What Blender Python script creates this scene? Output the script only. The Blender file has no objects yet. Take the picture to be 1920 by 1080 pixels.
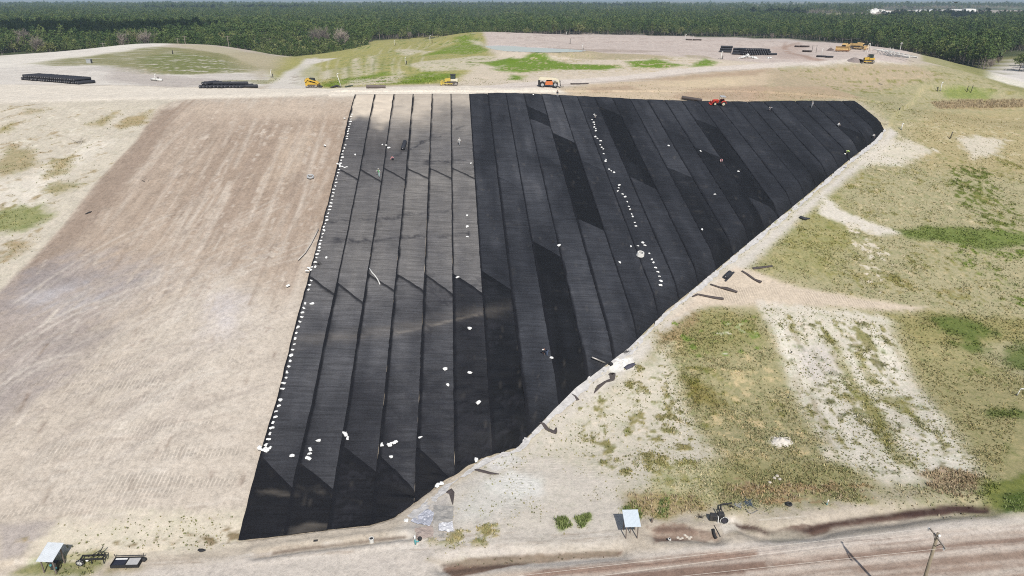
import bpy, bmesh, math, random
import numpy as np
from mathutils import Vector, Matrix, Euler
random.seed(7); rng = np.random.default_rng(7)
SC = bpy.context.scene
COL = SC.collection
R = math.radians
PI = math.pi
# ------------------------------------------------------------------ camera
CAMZ = 54.0; PITCH = R(22.62); FPX = 1297.0
CP, SP = math.cos(PITCH), math.sin(PITCH)
cd = bpy.data.cameras.new('camera'); cam = bpy.data.objects.new('camera', cd); COL.objects.link(cam)
cd.sensor_width = 36; cd.lens = 36*FPX/1920; cd.clip_start = 1; cd.clip_end = 90000
cam.location = (0, 0, CAMZ); cam.rotation_euler = (PI/2-PITCH, 0, 0)
SC.camera = cam
def pdir(u, v):
    u = np.asarray(u, float); v = np.asarray(v, float)
    x = (u-960)/FPX; yc = (540-v)/FPX
    return x, CP+yc*SP, -SP+yc*CP
def proj(x, y, z):
    f = y*CP-(z-CAMZ)*SP; up = y*SP+(z-CAMZ)*CP
    return 960+FPX*x/f, 540-FPX*up/f
def at_y(u, v, Y):
    dx, dy, dz = pdir(u, v); t = Y/dy
    return float(dx*t), float(Y), float(CAMZ+dz*t)
# ------------------------------------------------------------------ light
ELEV = R(47); AZ = R(167.3)
SUN = Vector((math.sin(AZ)*math.cos(ELEV), math.cos(AZ)*math.cos(ELEV), math.sin(ELEV)))
ld = bpy.data.lights.new('sun', 'SUN'); ld.energy = 3.9; ld.angle = R(.53); ld.color = (1, .955, .89)
lo = bpy.data.objects.new('sun', ld); COL.objects.link(lo); lo.rotation_euler = (-SUN).to_track_quat('-Z', 'Y').to_euler()
lo.location = (0, -100, 300)
W = bpy.data.worlds.new("World"); SC.world = W; W.use_nodes = True
wt = W.node_tree; bg = wt.nodes['Background']; sky = wt.nodes.new('ShaderNodeTexSky')
sky.sky_type = 'NISHITA'; sky.sun_disc = False; sky.sun_elevation = ELEV; sky.sun_rotation = AZ
sky.air_density = 1.2; sky.dust_density = 1.5
wt.links.new(sky.outputs[0], bg.inputs[0]); bg.inputs[1].default_value = .085
SC.view_settings.view_transform = 'Standard'; SC.view_settings.look = 'None'
SC.view_settings.exposure = .28; SC.view_settings.gamma = 1
SC.cycles.use_denoising = False; SC.cycles.filter_width = 1.05; SC.cycles.max_bounces = 5; SC.cycles.diffuse_bounces = 2
SC.cycles.glossy_bounces = 2; SC.cycles.transparent_max_bounces = 8; SC.cycles.volume_bounces = 0
KLUM = 1.48
def lin(c):
    c = np.asarray(c, float)/255
    return np.where(c <= .04045, c/12.92, ((c+.055)/1.055)**2.4)
def alb(*c): return np.minimum(lin(c)/KLUM, .82)
# ------------------------------------------------------------------ noise
def _h(ix, iy, s):
    with np.errstate(over='ignore'):
        h = (ix.astype(np.int64)*374761393+iy.astype(np.int64)*668265263+s*974711) & 0xffffffff
        h = ((h ^ (h >> 13))*1274126177) & 0xffffffff
        return ((h ^ (h >> 16)) & 0xffff)/65535.0
def vnoise(x, y, s=0):
    ix = np.floor(x); iy = np.floor(y); fx = x-ix; fy = y-iy
    fx = fx*fx*(3-2*fx); fy = fy*fy*(3-2*fy)
    a = _h(ix, iy, s); b = _h(ix+1, iy, s); c = _h(ix, iy+1, s); d = _h(ix+1, iy+1, s)
    return (a*(1-fx)+b*fx)*(1-fy)+(c*(1-fx)+d*fx)*fy
def fbm(x, y, sc, s=0, oct=4, g=.55):
    x = np.asarray(x, float)/sc; y = np.asarray(y, float)/sc; t = 0; A = 1; n = 0
    for o in range(oct):
        t = t+A*vnoise(x+17.3*o, y-9.1*o, s+o*13); n += A; A *= g; x = x*2.03; y = y*2.03
    return (t/n-.5)*1.6+.5
def sstep(a, b, x):
    t = np.clip((x-a)/(b-a), 0, 1); return t*t*(3-2*t)
def smin(a, b, k):
    h = np.clip(.5+.5*(b-a)/k, 0, 1); return b*(1-h)+a*h-k*h*(1-h)
def smax(a, b, k): return -smin(-a, -b, k)
# ------------------------------------------------------------------ terrain height
PA, PB, PC = CAMZ-71.6, -.0887, .2586
def plane(x, y): return PA+PB*x+PC*y
def on_plane(u, v, dz=0):
    dx, dy, dz_ = pdir(u, v)
    t = (PA+dz-CAMZ)/(dz_-PB*dx-PC*dy); return dx*t, dy*t
def on_z(u, v, z=0):
    dx, dy, dz_ = pdir(u, v); t = (z-CAMZ)/dz_; return dx*t, dy*t
NAT = 8.0
ctl = [(-100,190,157),(0,190,157),(345,180,171),(600,172,180),(850,170,184),(1100,172,196),(1335,182,201),(1605,182,212),(1750,200,214),(1900,215,214),
 (-150,150,205),(0,150,205),(300,150,205),(600,152,205),(850,152,207),(1100,150,212),(1335,150,222),(1605,152,235),(1800,165,230),(1960,190,224),
 (-100,125,245),(0,125,245),(300,122,240),(480,128,245),(560,128,262),(640,130,250),(700,122,240),(900,122,236),(1100,124,238),(1335,122,245),(1605,122,245),(1780,132,245),
 (0,108,300),(130,96,320),(265,82,340),(400,85,340),(480,97,325),(530,108,320),(250,100,290),(450,103,285),
 (575,118,330),(590,112,400),(600,108,480),(660,100,470),(700,88,450),(640,115,340),
 (720,100,290),(690,84,400),(760,78,390),(800,90,320),(850,75,330),(880,61,360),(960,61,362),(900,95,278),(930,100,268),(1100,100,268),(1100,66,372),(1300,71,372),(1335,98,285),(1450,77,345),(1450,100,285),(1600,83,312),(1600,100,270),(1690,96,282),
 (1000,92,276),(1150,95,272),(1100,80,320),(1300,85,315),
 (1760,115,268),(1860,141,256),(1920,159,248),(1990,185,240)]
cx = []; cz = []
for u, v, Y in ctl:
    x, y, z = at_y(u, v, Y); cx.append((x, y)); cz.append(z)
for X in (-700,-500,-350,-200,0,150,300,450,650):
    for Y in (520, 640, 900): 
        if Y == 520 and -220 < X < 160: continue
        cx.append((X, Y)); cz.append(NAT)
for X, Y, z in ((320,430,9),(300,330,10),(330,230,8),(330,120,0),(-420,430,12),(-420,300,25),(-420,150,18),(-420,40,0),(0,450,27),(130,440,24),(-240,420,24),(210,400,16),(250,300,17),(-60,480,19),
                (-250,150,31),(-300,250,30),(0,-100,0),(300,0,0),(-300,-50,0),(0,60,38),(150,80,30),(-150,60,38),(240,170,20)):
    cx.append((X, Y)); cz.append(z)
cx = np.array(cx); cz = np.array(cz)
def _ker(d2): return np.sqrt(d2+12.0**2)
_d2 = ((cx[:,None]-cx[None])**2).sum(-1)
_cm = cz.mean(); _cw = np.linalg.solve(_ker(_d2)+np.eye(len(cx))*-.05, cz-_cm)
def deck(x, y):
    x = np.asarray(x, float); y = np.asarray(y, float); sh = x.shape; x = x.ravel(); y = y.ravel()
    o = np.full(x.shape, _cm)
    for (px, py), w in zip(cx, _cw): o += w*np.sqrt((x-px)**2+(y-py)**2+144.)
    return o.reshape(sh)
# seam frame: a runs up the slope along the panels, s across them
_vx, _vy = (838-960)/FPX, CP+(540+458)/FPX*SP
_n = math.hypot(_vx, _vy); EA = (_vx/_n, _vy/_n); ES = (EA[1], -EA[0])
def to_sa(x, y): return x*ES[0]+y*ES[1], x*EA[0]+y*EA[1]
def to_xy(s, a): return s*ES[0]+a*EA[0], s*ES[1]+a*EA[1]
TOE_PX = [(440,1020),(530,1012),(612,1003),(690,997),(735,982),(765,965),(835,905),(905,860),(970,838),(1030,775),(1080,725),(1180,650),(1250,580),(1300,540),(1390,465),(1500,375),(1590,300),(1640,262),(1659,240)]
TOE = [tuple(map(float, on_plane(u, v, -1.0 if u > 740 else -.3))) for u, v in TOE_PX]
def pl_dist(x, y, pl):
    best = np.full(np.shape(x), 1e9); sg = np.zeros(np.shape(x))
    for (x0, y0), (x1, y1) in zip(pl[:-1], pl[1:]):
        dx, dy = x1-x0, y1-y0; L = dx*dx+dy*dy+1e-9
        t = np.clip(((x-x0)*dx+(y-y0)*dy)/L, 0, 1)
        d = np.hypot(x-x0-t*dx, y-y0-t*dy); c = (x-x0)*dy-(y-y0)*dx
        m = d < best; best = np.where(m, d, best); sg = np.where(m, np.sign(c), sg)
    return best, sg
DITCH = [[on_z(u, v) for u, v in p] for p in (
  [(480,1042),(560,1030),(640,1022),(700,1014),(770,1006)],
  [(830,1062),(900,1052),(960,1048),(1020,1046),(1090,1040),(1160,1036)],
  [(1232,1002),(1270,1004),(1340,1008)],
  [(1395,985),(1425,998),(1460,1000),(1520,996),(1560,986),(1610,978),(1660,972),(1720,964),(1790,956),(1850,954)])]
DITCH = [[(float(a), float(b)) for a, b in p] for p in DITCH]
TOE_A = np.array(TOE)
def zfun(x, y):
    x = np.asarray(x, float); y = np.asarray(y, float)
    P = plane(x, y); D = deck(x, y)
    z = smin(P, D, 1.6)
    near = (y < 230) & (y > 30) & (x > -160) & (x < 200)
    if near.any():
        d, sg = pl_dist(x[near], y[near], TOE)
        sd = d*sg
        wR = sstep(560, 900, 960+FPX*x[near]/np.maximum(y[near], 20)*.9)
        drop = (.5+1.1*wR)*sstep(-3.2, 1.2, sd)*np.exp(-np.maximum(sd, 0)/70)
        zz = z[near]-drop; z = z.copy(); z[near] = zz
    G = np.zeros_like(z)
    z = smax(z, G, 1.2)
    low = (y < 90) & (y > 30) & (np.abs(x) < 120)
    if low.any():
        xl, yl = x[low], y[low]; zl = z[low]
        for i, p in enumerate(DITCH):
            d, _ = pl_dist(xl, yl, p)
            wd = (.45, .9, .8, 1.15)[i]; dp = (.25, .5, .5, .75)[i]
            zl = zl-dp*np.exp(-(d/wd)**2)+.12*np.exp(-((d-2.2*wd)/wd)**2)
        z = z.copy(); z[low] = zl
    # natural ground far away
    far = sstep(560, 700, np.hypot(x, y))
    z = z*(1-far)+NAT*far
    return z
def zf(x, y): return float(zfun(np.array([float(x)]), np.array([float(y)]))[0])
def unproj(u, v, tmax=1400., lift=0.):
    """world points where the sight lines of photo pixels meet the ground"""
    u = np.atleast_1d(np.asarray(u, float)); v = np.atleast_1d(np.asarray(v, float))
    dx, dy, dz = pdir(u, v)
    ts = np.concatenate([np.arange(55, 330, 2.), np.arange(330, tmax, 8.)])
    hit = np.full(u.shape, np.nan); lo_ = np.full(u.shape, 55.)
    X = dx[:,None]*ts; Y = dy[:,None]*ts; Z = CAMZ+dz[:,None]*ts
    below = Z < zfun(X, Y)+lift
    k = np.argmax(below, 1); ok = below.any(1)
    a = ts[np.maximum(k-1, 0)]; b = ts[k]
    for _ in range(22):
        m = (a+b)/2; bl = CAMZ+dz*m < zfun(dx*m, dy*m)+lift
        b = np.where(bl, m, b); a = np.where(bl, a, m)
    t = np.where(ok, b, tmax)
    return dx*t, dy*t
def P3(u, v, lift=0.):
    x, y = unproj(u, v); x = float(x[0]); y = float(y[0]); return Vector((x, y, zf(x, y)+lift))
def mpp(u, v):      # metres per photo pixel at the ground there
    p = P3(u, v); f = p.y*CP-(p.z-CAMZ)*SP; return f/FPX
# ------------------------------------------------------------------ object helpers
def tag(o, label=None, cat=None, group=None, kind=None):
    if label: o['label'] = label
    if cat: o['category'] = cat
    if group: o['group'] = group
    if kind: o['kind'] = kind
    return o
def link(name, me, parent=None, mat=None):
    o = bpy.data.objects.new(name, me); COL.objects.link(o)
    if parent is not None: o.parent = parent
    if mat is not None:
        for m in (mat if isinstance(mat, (list, tuple)) else [mat]): me.materials.append(m)
    return o
def empty(name, loc=(0,0,0), rz=0, label=None, cat=None, group=None):
    o = bpy.data.objects.new(name, None); COL.objects.link(o); o.location = loc; o.rotation_euler = (0, 0, rz)
    o.empty_display_size = .3
    return tag(o, label, cat, group)
def np_mesh(name, V, F, smooth=True):
    """F: (n,3) or (n,4) int array"""
    me = bpy.data.meshes.new(name); V = np.asarray(V, np.float32); F = np.asarray(F, np.int32)
    me.vertices.add(len(V)); me.vertices.foreach_set('co', V.ravel())
    k = F.shape[1]; me.loops.add(F.size); me.loops.foreach_set('vertex_index', F.ravel())
    me.polygons.add(len(F)); me.polygons.foreach_set('loop_start', np.arange(0, F.size, k, dtype=np.int32))
    me.polygons.foreach_set('loop_total', np.full(len(F), k, np.int32))
    me.update(calc_edges=True)
    me.polygons.foreach_set('use_smooth', np.full(len(F), smooth))
    return me
def grid_faces(nr, nc):
    i = np.arange(nr*nc).reshape(nr, nc)
    return np.stack([i[:-1,:-1], i[:-1,1:], i[1:,1:], i[1:,:-1]], -1).reshape(-1, 4)
def fattr(me, name, val, typ='FLOAT'):
    a = me.attributes.new(name, typ, 'POINT')
    a.data.foreach_set('value' if typ == 'FLOAT' else 'color', np.asarray(val, np.float32).ravel())
# ------------------------------------------------------------------ materials
class NT:
    def __init__(s, name):
        s.m = bpy.data.materials.new(name); s.m.use_nodes = True; s.t = s.m.node_tree
        s.b = s.t.nodes['Principled BSDF']; s.out = s.t.nodes['Material Output']
    def n(s, typ, **kw):
        nd = s.t.nodes.new(typ)
        for k, v in kw.items():
            if k.startswith('i_'):
                key = k[2:]; key = int(key) if key.isdigit() else key.replace('_', ' ')
                nd.inputs[key].default_value = v
            else: setattr(nd, k, v)
        return nd
    def l(s, a, b): s.t.links.new(a, b)
    def noise(s, vec, scale, detail=4, rough=.6, dist=0.):
        nd = s.n('ShaderNodeTexNoise'); nd.inputs['Scale'].default_value = scale; nd.inputs['Detail'].default_value = detail
        nd.inputs['Roughness'].default_value = rough; nd.inputs['Distortion'].default_value = dist
        if vec is not None: s.l(vec, nd.inputs['Vector'])
        return nd.outputs['Fac']
    def ramp(s, f, stops):
        nd = s.n('ShaderNodeValToRGB'); e = nd.color_ramp.elements
        while len(e) < len(stops): e.new(.5)
        for el, (p, c) in zip(e, stops):
            el.position = p; el.color = tuple(c)+(1,) if hasattr(c, '__len__') else (c, c, c, 1)
        s.l(f, nd.inputs[0]); return nd.outputs[0]
    def math(s, op, a, b=None, c=None, clamp=False):
        nd = s.n('ShaderNodeMath', operation=op, use_clamp=clamp)
        for i, x in enumerate((a, b, c)):
            if x is None: continue
            if isinstance(x, (int, float)): nd.inputs[i].default_value = x
            else: s.l(x, nd.inputs[i])
        return nd.outputs[0]
    def mix(s, f, a, b, mode='MIX'):
        nd = s.n('ShaderNodeMix', data_type='RGBA', blend_type=mode)
        for i, x in ((0, f), (6, a), (7, b)):
            if isinstance(x, (int, float)): nd.inputs[i].default_value = x
            elif hasattr(x, '__len__'): nd.inputs[i].default_value = tuple(x)+(1,) if len(x) == 3 else tuple(x)
            else: s.l(x, nd.inputs[i])
        return nd.outputs[2]
    def mapping(s, vec, rot=(0,0,0), scale=(1,1,1)):
        nd = s.n('ShaderNodeMapping'); nd.inputs['Rotation'].default_value = rot; nd.inputs['Scale'].default_value = scale
        s.l(vec, nd.inputs['Vector']); return nd.outputs[0]
    def bump(s, h, strength=.5, dist=.1):
        nd = s.n('ShaderNodeBump'); nd.inputs['Strength'].default_value = strength; nd.inputs['Distance'].default_value = dist
        s.l(h, nd.inputs['Height']); s.l(nd.outputs[0], s.b.inputs['Normal'])
    def attr(s, name): return s.n('ShaderNodeAttribute', attribute_name=name)
_mats = {}
def simple(name, col, rough=.7, metal=0., var=.12, scale=3., bump=0., spec=.5):
    """painted or raw surface with a little procedural wear"""
    if name in _mats: return _mats[name]
    s = NT(name); tc = s.n('ShaderNodeTexCoord').outputs['Object']
    f = s.noise(tc, scale, 5, .65)
    c = np.asarray(col, float)
    s.l(s.ramp(f, [(.3, c*(1-var)), (.7, np.minimum(c*(1+var), .9))]), s.b.inputs['Base Color'])
    s.b.inputs['Roughness'].default_value = rough; s.b.inputs['Metallic'].default_value = metal
    s.b.inputs['Specular IOR Level'].default_value = spec
    if bump: s.bump(f, bump, .05)
    _mats[name] = s.m; return s.m
# ------------------------------------------------------------------ ground sheet
def axis(lo, hi, step, far, g=1.13):
    a = list(np.arange(lo, hi+1e-6, step)); s = step
    while a[-1] < far: s *= g; a.append(a[-1]+s)
    s = step; b = [a[0]]
    while b[-1] > -far: s *= g; b.append(b[-1]-s)
    return np.array(b[:0:-1]+a)
gx = axis(-118, 150, .31, 42000)
ya = list(np.arange(46, 64, .2))+list(np.arange(64, 206, .34)); s_ = .34
while ya[-1] < 300: s_ = min(s_*1.03, 1.1); ya.append(ya[-1]+s_)
while ya[-1] < 42000: s_ *= 1.06; ya.append(ya[-1]+s_)
s_ = .36; yb = [ya[0]]
while yb[-1] > -3000: s_ *= 1.2; yb.append(yb[-1]-s_)
gy = np.array(yb[:0:-1]+ya)
GX, GY = np.meshgrid(gx, gy); GX = GX.ravel(); GY = GY.ravel()
GZ = zfun(GX, GY)
# noise fields in metres
N1 = fbm(GX, GY, 1.6, 1, 4); N4 = fbm(GX, GY, 6., 2, 5); N15 = fbm(GX, GY, 20., 3, 5)
GS, GA = to_sa(GX, GY)
NS = fbm(GS*1.0, GA*.09, 1.1, 4, 4)                        # streaks up the slope
_c, _s = math.cos(R(38)), math.sin(R(38))
NT_ = fbm((GX*_c-GY*_s)*1.0, (GX*_s+GY*_c)*.07, 1.2, 5, 4)  # diagonal machine tracks
NH = fbm(GX*.12, GY, 1.3, 6, 4)                            # runs across
N0 = fbm(GX, GY, .95, 8, 4)
CARD = dict(n0=N0, n1=N1, n4=N4, n15=N15, ns=NS, nt=NT_, nh=NH)
def poly_sd(x, y, P):
    d = np.full(x.shape, 1e9); ins = np.zeros(x.shape, bool); n = len(P)
    for i in range(n):
        x0, y0 = P[i]; x1, y1 = P[(i+1) % n]; dx, dy = x1-x0, y1-y0
        t = np.clip(((x-x0)*dx+(y-y0)*dy)/(dx*dx+dy*dy+1e-9), 0, 1)
        d = np.minimum(d, np.hypot(x-x0-t*dx, y-y0-t*dy))
        if abs(dy) > 1e-9:
            c = ((y0 <= y) & (y1 > y)) | ((y1 <= y) & (y0 > y))
            ins ^= c & (x < x0+(y-y0)*dx/dy)
    return np.where(ins, d, -d)
colr = np.empty((len(GX), 3)); grass = np.zeros(len(GX)); rough_ = np.zeros(len(GX))
colr[:] = alb(205,193,176)
far_m = np.hypot(GX, GY) > 420
_fn = fbm(GX, GY*.7, 420, 71, 3); colr[far_m] = alb(84,92,62)
_fm = far_m & (_fn > .74) & (GY > 1300); colr[_fm] = alb(176,168,136); _fm = far_m & (_fn > .74) & (fbm(GX, GY, 160, 74, 3) > .5); colr[_fm] = alb(138,140,96)
def paint(px, col, soft=1.5, st=1., nz='n4', amp=0., gr=None, world=False):
    """colour a patch of ground: px is its outline as seen in the photo, brought down onto the terrain"""
    if world: P = px
    else:
        q = np.array(px, float); X, Y = unproj(q[:,0], q[:,1]); P = list(zip(X, Y))
    Pa = np.array(P); pad = soft*2+amp*soft*2+2
    m = np.where((GX > Pa[:,0].min()-pad) & (GX < Pa[:,0].max()+pad) & (GY > Pa[:,1].min()-pad) & (GY < Pa[:,1].max()+pad))[0]
    if not len(m): return
    sd = poly_sd(GX[m], GY[m], P)
    n = CARD[nz][m]*.6+N0[m]*.45-.02
    w = sstep(-soft, soft, sd+(n-.5)*2*amp*soft)*st
    if col is not None: colr[m] = colr[m]*(1-w[:,None])+alb(*col)*w[:,None]
    if gr is not None: grass[m] = grass[m]*(1-w)+gr*w
def flecks(px, col, cover=.5, nz='n1', k=6., soft=3., gr=None):
    """scattered marks of one colour inside an outline"""
    q = np.array(px, float); X, Y = unproj(q[:,0], q[:,1]); P = list(zip(X, Y)); Pa = np.array(P)
    m = np.where((GX > Pa[:,0].min()-soft) & (GX < Pa[:,0].max()+soft) & (GY > Pa[:,1].min()-soft) & (GY < Pa[:,1].max()+soft))[0]
    if not len(m): return
    sd = poly_sd(GX[m], GY[m], P); e = sstep(-soft, soft, sd)
    w = np.clip((CARD[nz][m]*.5+N0[m]*.5-(1-cover*e))*k*1.3, 0, 1)*sstep(.05, .4, e)
    colr[m] = colr[m]*(1-w[:,None])+alb(*col)*w[:,None]
    if gr is not None: grass[m] = np.maximum(grass[m]*(1-w)+gr*w, 0)
def line(px, col, wid, st=.8, nz='n1', brk=.5):
    q = np.array(px, float); X, Y = unproj(q[:,0], q[:,1]); P = list(zip(X, Y)); Pa = np.array(P); pad = wid*3
    m = np.where((GX > Pa[:,0].min()-pad) & (GX < Pa[:,0].max()+pad) & (GY > Pa[:,1].min()-pad) & (GY < Pa[:,1].max()+pad))[0]
    if not len(m): return
    d, _ = pl_dist(GX[m], GY[m], P)
    w = np.exp(-(d/wid)**2)*st*np.clip(1-brk*2*np.abs(CARD[nz][m]-.4), 0, 1)
    colr[m] = colr[m]*(1-w[:,None])+alb(*col)*w[:,None]
# --- left slope, freshly graded soil
paint([(330,186),(680,178),(600,520),(500,852),(460,1010),(-60,1010),(-60,590)], (206,194,179), .6, gr=0)
paint([(345,192),(655,186),(640,300),(604,420),(575,520),(520,560),(440,520),(330,560),(120,640),(-60,740),(-60,600),(0,560)], (184,166,149), 5, .85, 'ns', 1.)
paint([(440,240),(640,210),(620,330),(590,430),(480,420),(380,430),(350,330)], (174,155,138), 6, .8, 'ns', 1.)
paint([(300,205),(340,200),(300,270),(225,365),(150,450),(80,515),(20,560),(-40,600),(5,540),(60,485),(120,420),(185,335),(250,270)], (162,144,129), 1.6, .85, 'nt', .6)
paint([(-40,560),(60,520),(130,480),(250,490),(300,520),(240,560),(180,620),(110,720),(-40,800)], (176,166,161), 5, .75, 'nt', .9)
paint([(60,505),(120,500),(160,530),(90,560),(20,580)], (152,145,145), 3, .6, 'nt', .9)
paint([(200,525),(290,500),(320,520),(240,550),(180,560)], (160,154,155), 3, .6, 'nt', .9)
paint([(100,640),(160,625),(215,615),(190,640),(130,670),(90,670)], (160,151,147), 2, .6, 'nt', .8)
paint([(-20,700),(60,680),(110,690),(40,760),(-20,790)], (168,158,153), 3, .6, 'nt', .9)
paint([(60,560),(160,540),(180,560),(100,590)], (205,202,204), 3, .6, 'nt', .9)
paint([(370,520),(560,560),(540,650),(500,800),(470,940),(300,960),(0,960),(0,860),(150,780),(300,640)], (214,203,189), 9, .9, 'n15', .8)
paint([(400,560),(440,555),(440,620),(400,640)], (212,206,208), 4, .6, 'n4', .8)
paint([(600,200),(650,195),(628,330),(600,420),(575,420),(590,300)], (172,152,134), 3, .6, 'ns', 1.)
paint([(540,250),(600,240),(590,300),(500,350),(480,340)], (208,190,170), 3, .55, 'ns', .9)
for i in range(70):   # machine tracks on the lower left slope
    u0 = random.uniform(-30, 330); v0 = random.uniform(560, 900); L = random.uniform(120, 330); sl = random.uniform(.34, .72)
    pts = [(u0+L*t, v0-L*t*sl-18*math.sin(t*3)) for t in np.linspace(0, 1, 8)]
    c = random.choice([(190,178,166), (222,213,201), (182,171,161), (226,218,206)])
    line(pts, c, random.uniform(.14, .3), random.uniform(.2, .5))
    line([(a+9, b+7) for a, b in pts], c, random.uniform(.18, .4), random.uniform(.2, .5))
for i in range(110):   # dozer streaks on the upper left slope
    u0 = random.uniform(300, 620); v0 = random.uniform(200, 420); L = random.uniform(40, 200)
    k = (838-u0)/(v0+458)*random.uniform(.75, 1.5)
    if u0-k*0 > 660-(v0-178)*.25: continue
    pts = [(u0-k*L*t, v0+L*t) for t in np.linspace(0, 1, 6)]
    line(pts, random.choice([(166,148,132), (208,195,180), (174,156,141), (214,202,188)]), random.uniform(.2, .5), random.uniform(.35, .7))
for du in (0, 14):    # pair of wheel ruts below the road
    line([(352+du,186),(335+du,200),(310+du,222),(280+du,255)], (165,146,130), .35, .75, brk=.3)
paint([(0,985),(106,976),(92,1002),(60,1018),(40,1045),(0,1050)], (188,178,171), .5, .9, 'n1', .3)
paint([(106,976),(300,962),(470,950),(460,1015),(300,1035),(60,1050),(70,1020)], (229,219,200), 1.2, .8, 'nh', .8, gr=.25)
flecks([(200,985),(470,985),(460,1018),(160,1045)], (150,134,108), .42, 'nh', 5, 1., gr=.5)
flecks([(20,1000),(300,1010),(200,1060),(0,1075)], (160,146,118), .4, 'n1', 5, 1., gr=.5)
paint([(20,1075),(60,1050),(130,1040),(190,1030),(210,1045),(160,1085),(30,1090)], (135,138,82), .6, .85, 'n1', .8, gr=.9)
paint([(200,1062),(260,1062),(300,1085),(180,1090)], (165,152,120), .5, .8, 'n1', .6, gr=.5)
for i in range(150):
    u0 = random.uniform(20, 600); v0 = random.uniform(230, 930)
    if u0 > 650-(v0-178)*.26 or u0 < 300-(v0-205)*.85: continue
    k = (838-u0)/(v0+458)*random.uniform(.6, 1.3); L = random.uniform(6, 34)
    line([(u0-k*L*q+random.uniform(-.8,.8), v0+L*q) for q in np.linspace(0, 1, 4)], random.choice([(150,132,118),(222,210,196),(140,122,110),(230,220,206)]), random.uniform(.1, .3), random.uniform(.3, .8), brk=1.)
for i in range(70):
    u0 = random.uniform(0, 520); v0 = random.uniform(640, 985); L = random.uniform(20, 130)
    if u0+L > 500-(v0-852)*.25: continue
    line([(u0+L*q, v0-L*q*random.uniform(.02,.22)+random.uniform(-.8,.8)) for q in np.linspace(0, 1, 5)], random.choice([(190,176,162),(228,219,206),(178,164,150)]), random.uniform(.1, .22), random.uniform(.25, .6), brk=.9)
flecks([(480,330),(600,290),(590,360),(470,390)], (214,198,180), .4, 'ns', 6, 2)
flecks([(300,480),(560,420),(540,700),(200,900),(60,900)], (222,213,200), .34, 'nt', 6, 4)
flecks([(300,480),(560,420),(540,700),(200,900),(60,900)], (190,176,163), .30, 'nt', 6, 4)
flecks([(330,200),(650,195),(600,430),(250,480)], (166,147,131), .34, 'ns', 6, 3)
flecks([(330,200),(650,195),(600,430),(250,480)], (206,192,177), .34, 'ns', 6, 3)
# --- old slope far left
paint([(-80,188),(338,186),(302,197),(289,210),(250,270),(185,335),(120,420),(60,485),(2,543),(-80,620)], (211,202,186), .5, 1., 'ns', .5, gr=.12)
paint([(-40,340),(60,330),(150,270),(215,265),(140,315),(60,390),(-40,410)], (232,224,211), 2.5, .8, 'n4', .8)
flecks([(-60,190),(290,200),(200,330),(100,450),(-60,560)], (176,160,132), .42, 'nt', 5, 5, gr=.25)
flecks([(-60,190),(250,200),(170,330),(60,450),(-60,520)], (228,220,205), .35, 'n1', 6, 5)
for P, c in (([(165,234),(220,208),(190,238)], (163,149,110)), ([(215,236),(240,220),(288,206),(272,232),(226,241)], (168,150,112)), ([(80,352),(110,340),(155,345),(105,368)], (158,148,108)),
             ([(-20,395),(40,384),(75,386),(105,405),(50,430),(-20,440)], (140,145,88)), ([(20,275),(60,280),(70,310),(10,330),(-20,320)], (168,155,120)), ([(100,300),(140,290),(130,320),(80,340)], (166,152,112)),
             ([(-10,240),(25,230),(20,245),(-10,255)], (160,148,100)), ([(20,455),(60,450),(40,475),(0,490)], (168,150,118)), ([(50,205),(90,205),(60,215),(30,215)], (180,166,140))):
    paint(P, c, 1.2, .85, 'n1', .9, gr=.6)
# --- crest road and the deck on the left
paint([(-80,195),(-80,155),(100,160),(500,166),(700,164),(900,160),(1040,160),(1060,172),(870,177),(650,178),(345,186)], (243,233,217), 1.6, .95, 'n4', .5, gr=0)
paint([(380,196),(655,188),(650,215),(560,225),(430,215),(350,215)], (208,192,174), 4, .6, 'ns', .8)
paint([(-80,112),(0,108),(265,82),(300,84),(330,100),(500,130),(540,150),(480,164),(180,160),(-80,158)], (231,224,214), 2, 1., 'n15', .5)
paint([(-20,108),(265,80),(320,84),(200,104),(60,122),(-20,132)], (243,236,224), 2, .9, 'n15', .5)
paint([(72,119),(120,110),(190,102),(290,87),(360,92),(430,102),(500,128),(470,136),(360,140),(255,139),(185,122),(100,124)], (152,148,108), 2.5, .95, 'nh', .9, gr=.7)
paint([(255,108),(330,98),(420,112),(436,134),(330,139),(270,125)], (130,136,84), 3, .8, 'nh', .9, gr=.9)
flecks([(190,100),(300,90),(310,108),(230,115)], (205,196,172), .45, 'nh', 6, 3)
flecks([(210,125),(330,95),(420,110),(440,130),(300,138)], (186,176,146), .33, 'nh', 6, 3)
paint([(330,84),(400,86),(500,104),(535,116),(495,128),(430,104)], (198,188,160), 2, .8, 'nh', .6, gr=.3)
paint([(205,128),(240,125),(300,140),(440,150),(400,158),(330,164),(250,158),(195,150)], (196,186,178), 3, .8, 'nh', .8)
paint([(195,122),(225,122),(215,132),(185,133),(150,132)], (205,199,192), 2, .6, 'nh', .6)
paint([(430,150),(520,150),(500,158),(370,154)], (150,148,105), 1.2, .7, 'nh', .7, gr=.5)
paint([(360,140),(480,138),(520,148),(440,150),(370,147)], (214,206,196), 1.5, .7, 'nh', .6)
flecks([(80,118),(290,88),(420,100),(495,128),(360,140),(190,122)], (112,116,74), .42, 'nh', 6, 2, gr=.9)
flecks([(80,118),(290,88),(420,100),(495,128),(360,140),(190,122)], (186,178,142), .36, 'nh', 6, 2)
flecks([(180,125),(300,140),(480,150),(330,164),(190,150)], (170,158,146), .4, 'nh', 6, 2)
flecks([(-80,112),(265,82),(500,130),(480,164),(-80,158)], (214,206,196), .4, 'nh', 5, 3)
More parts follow.
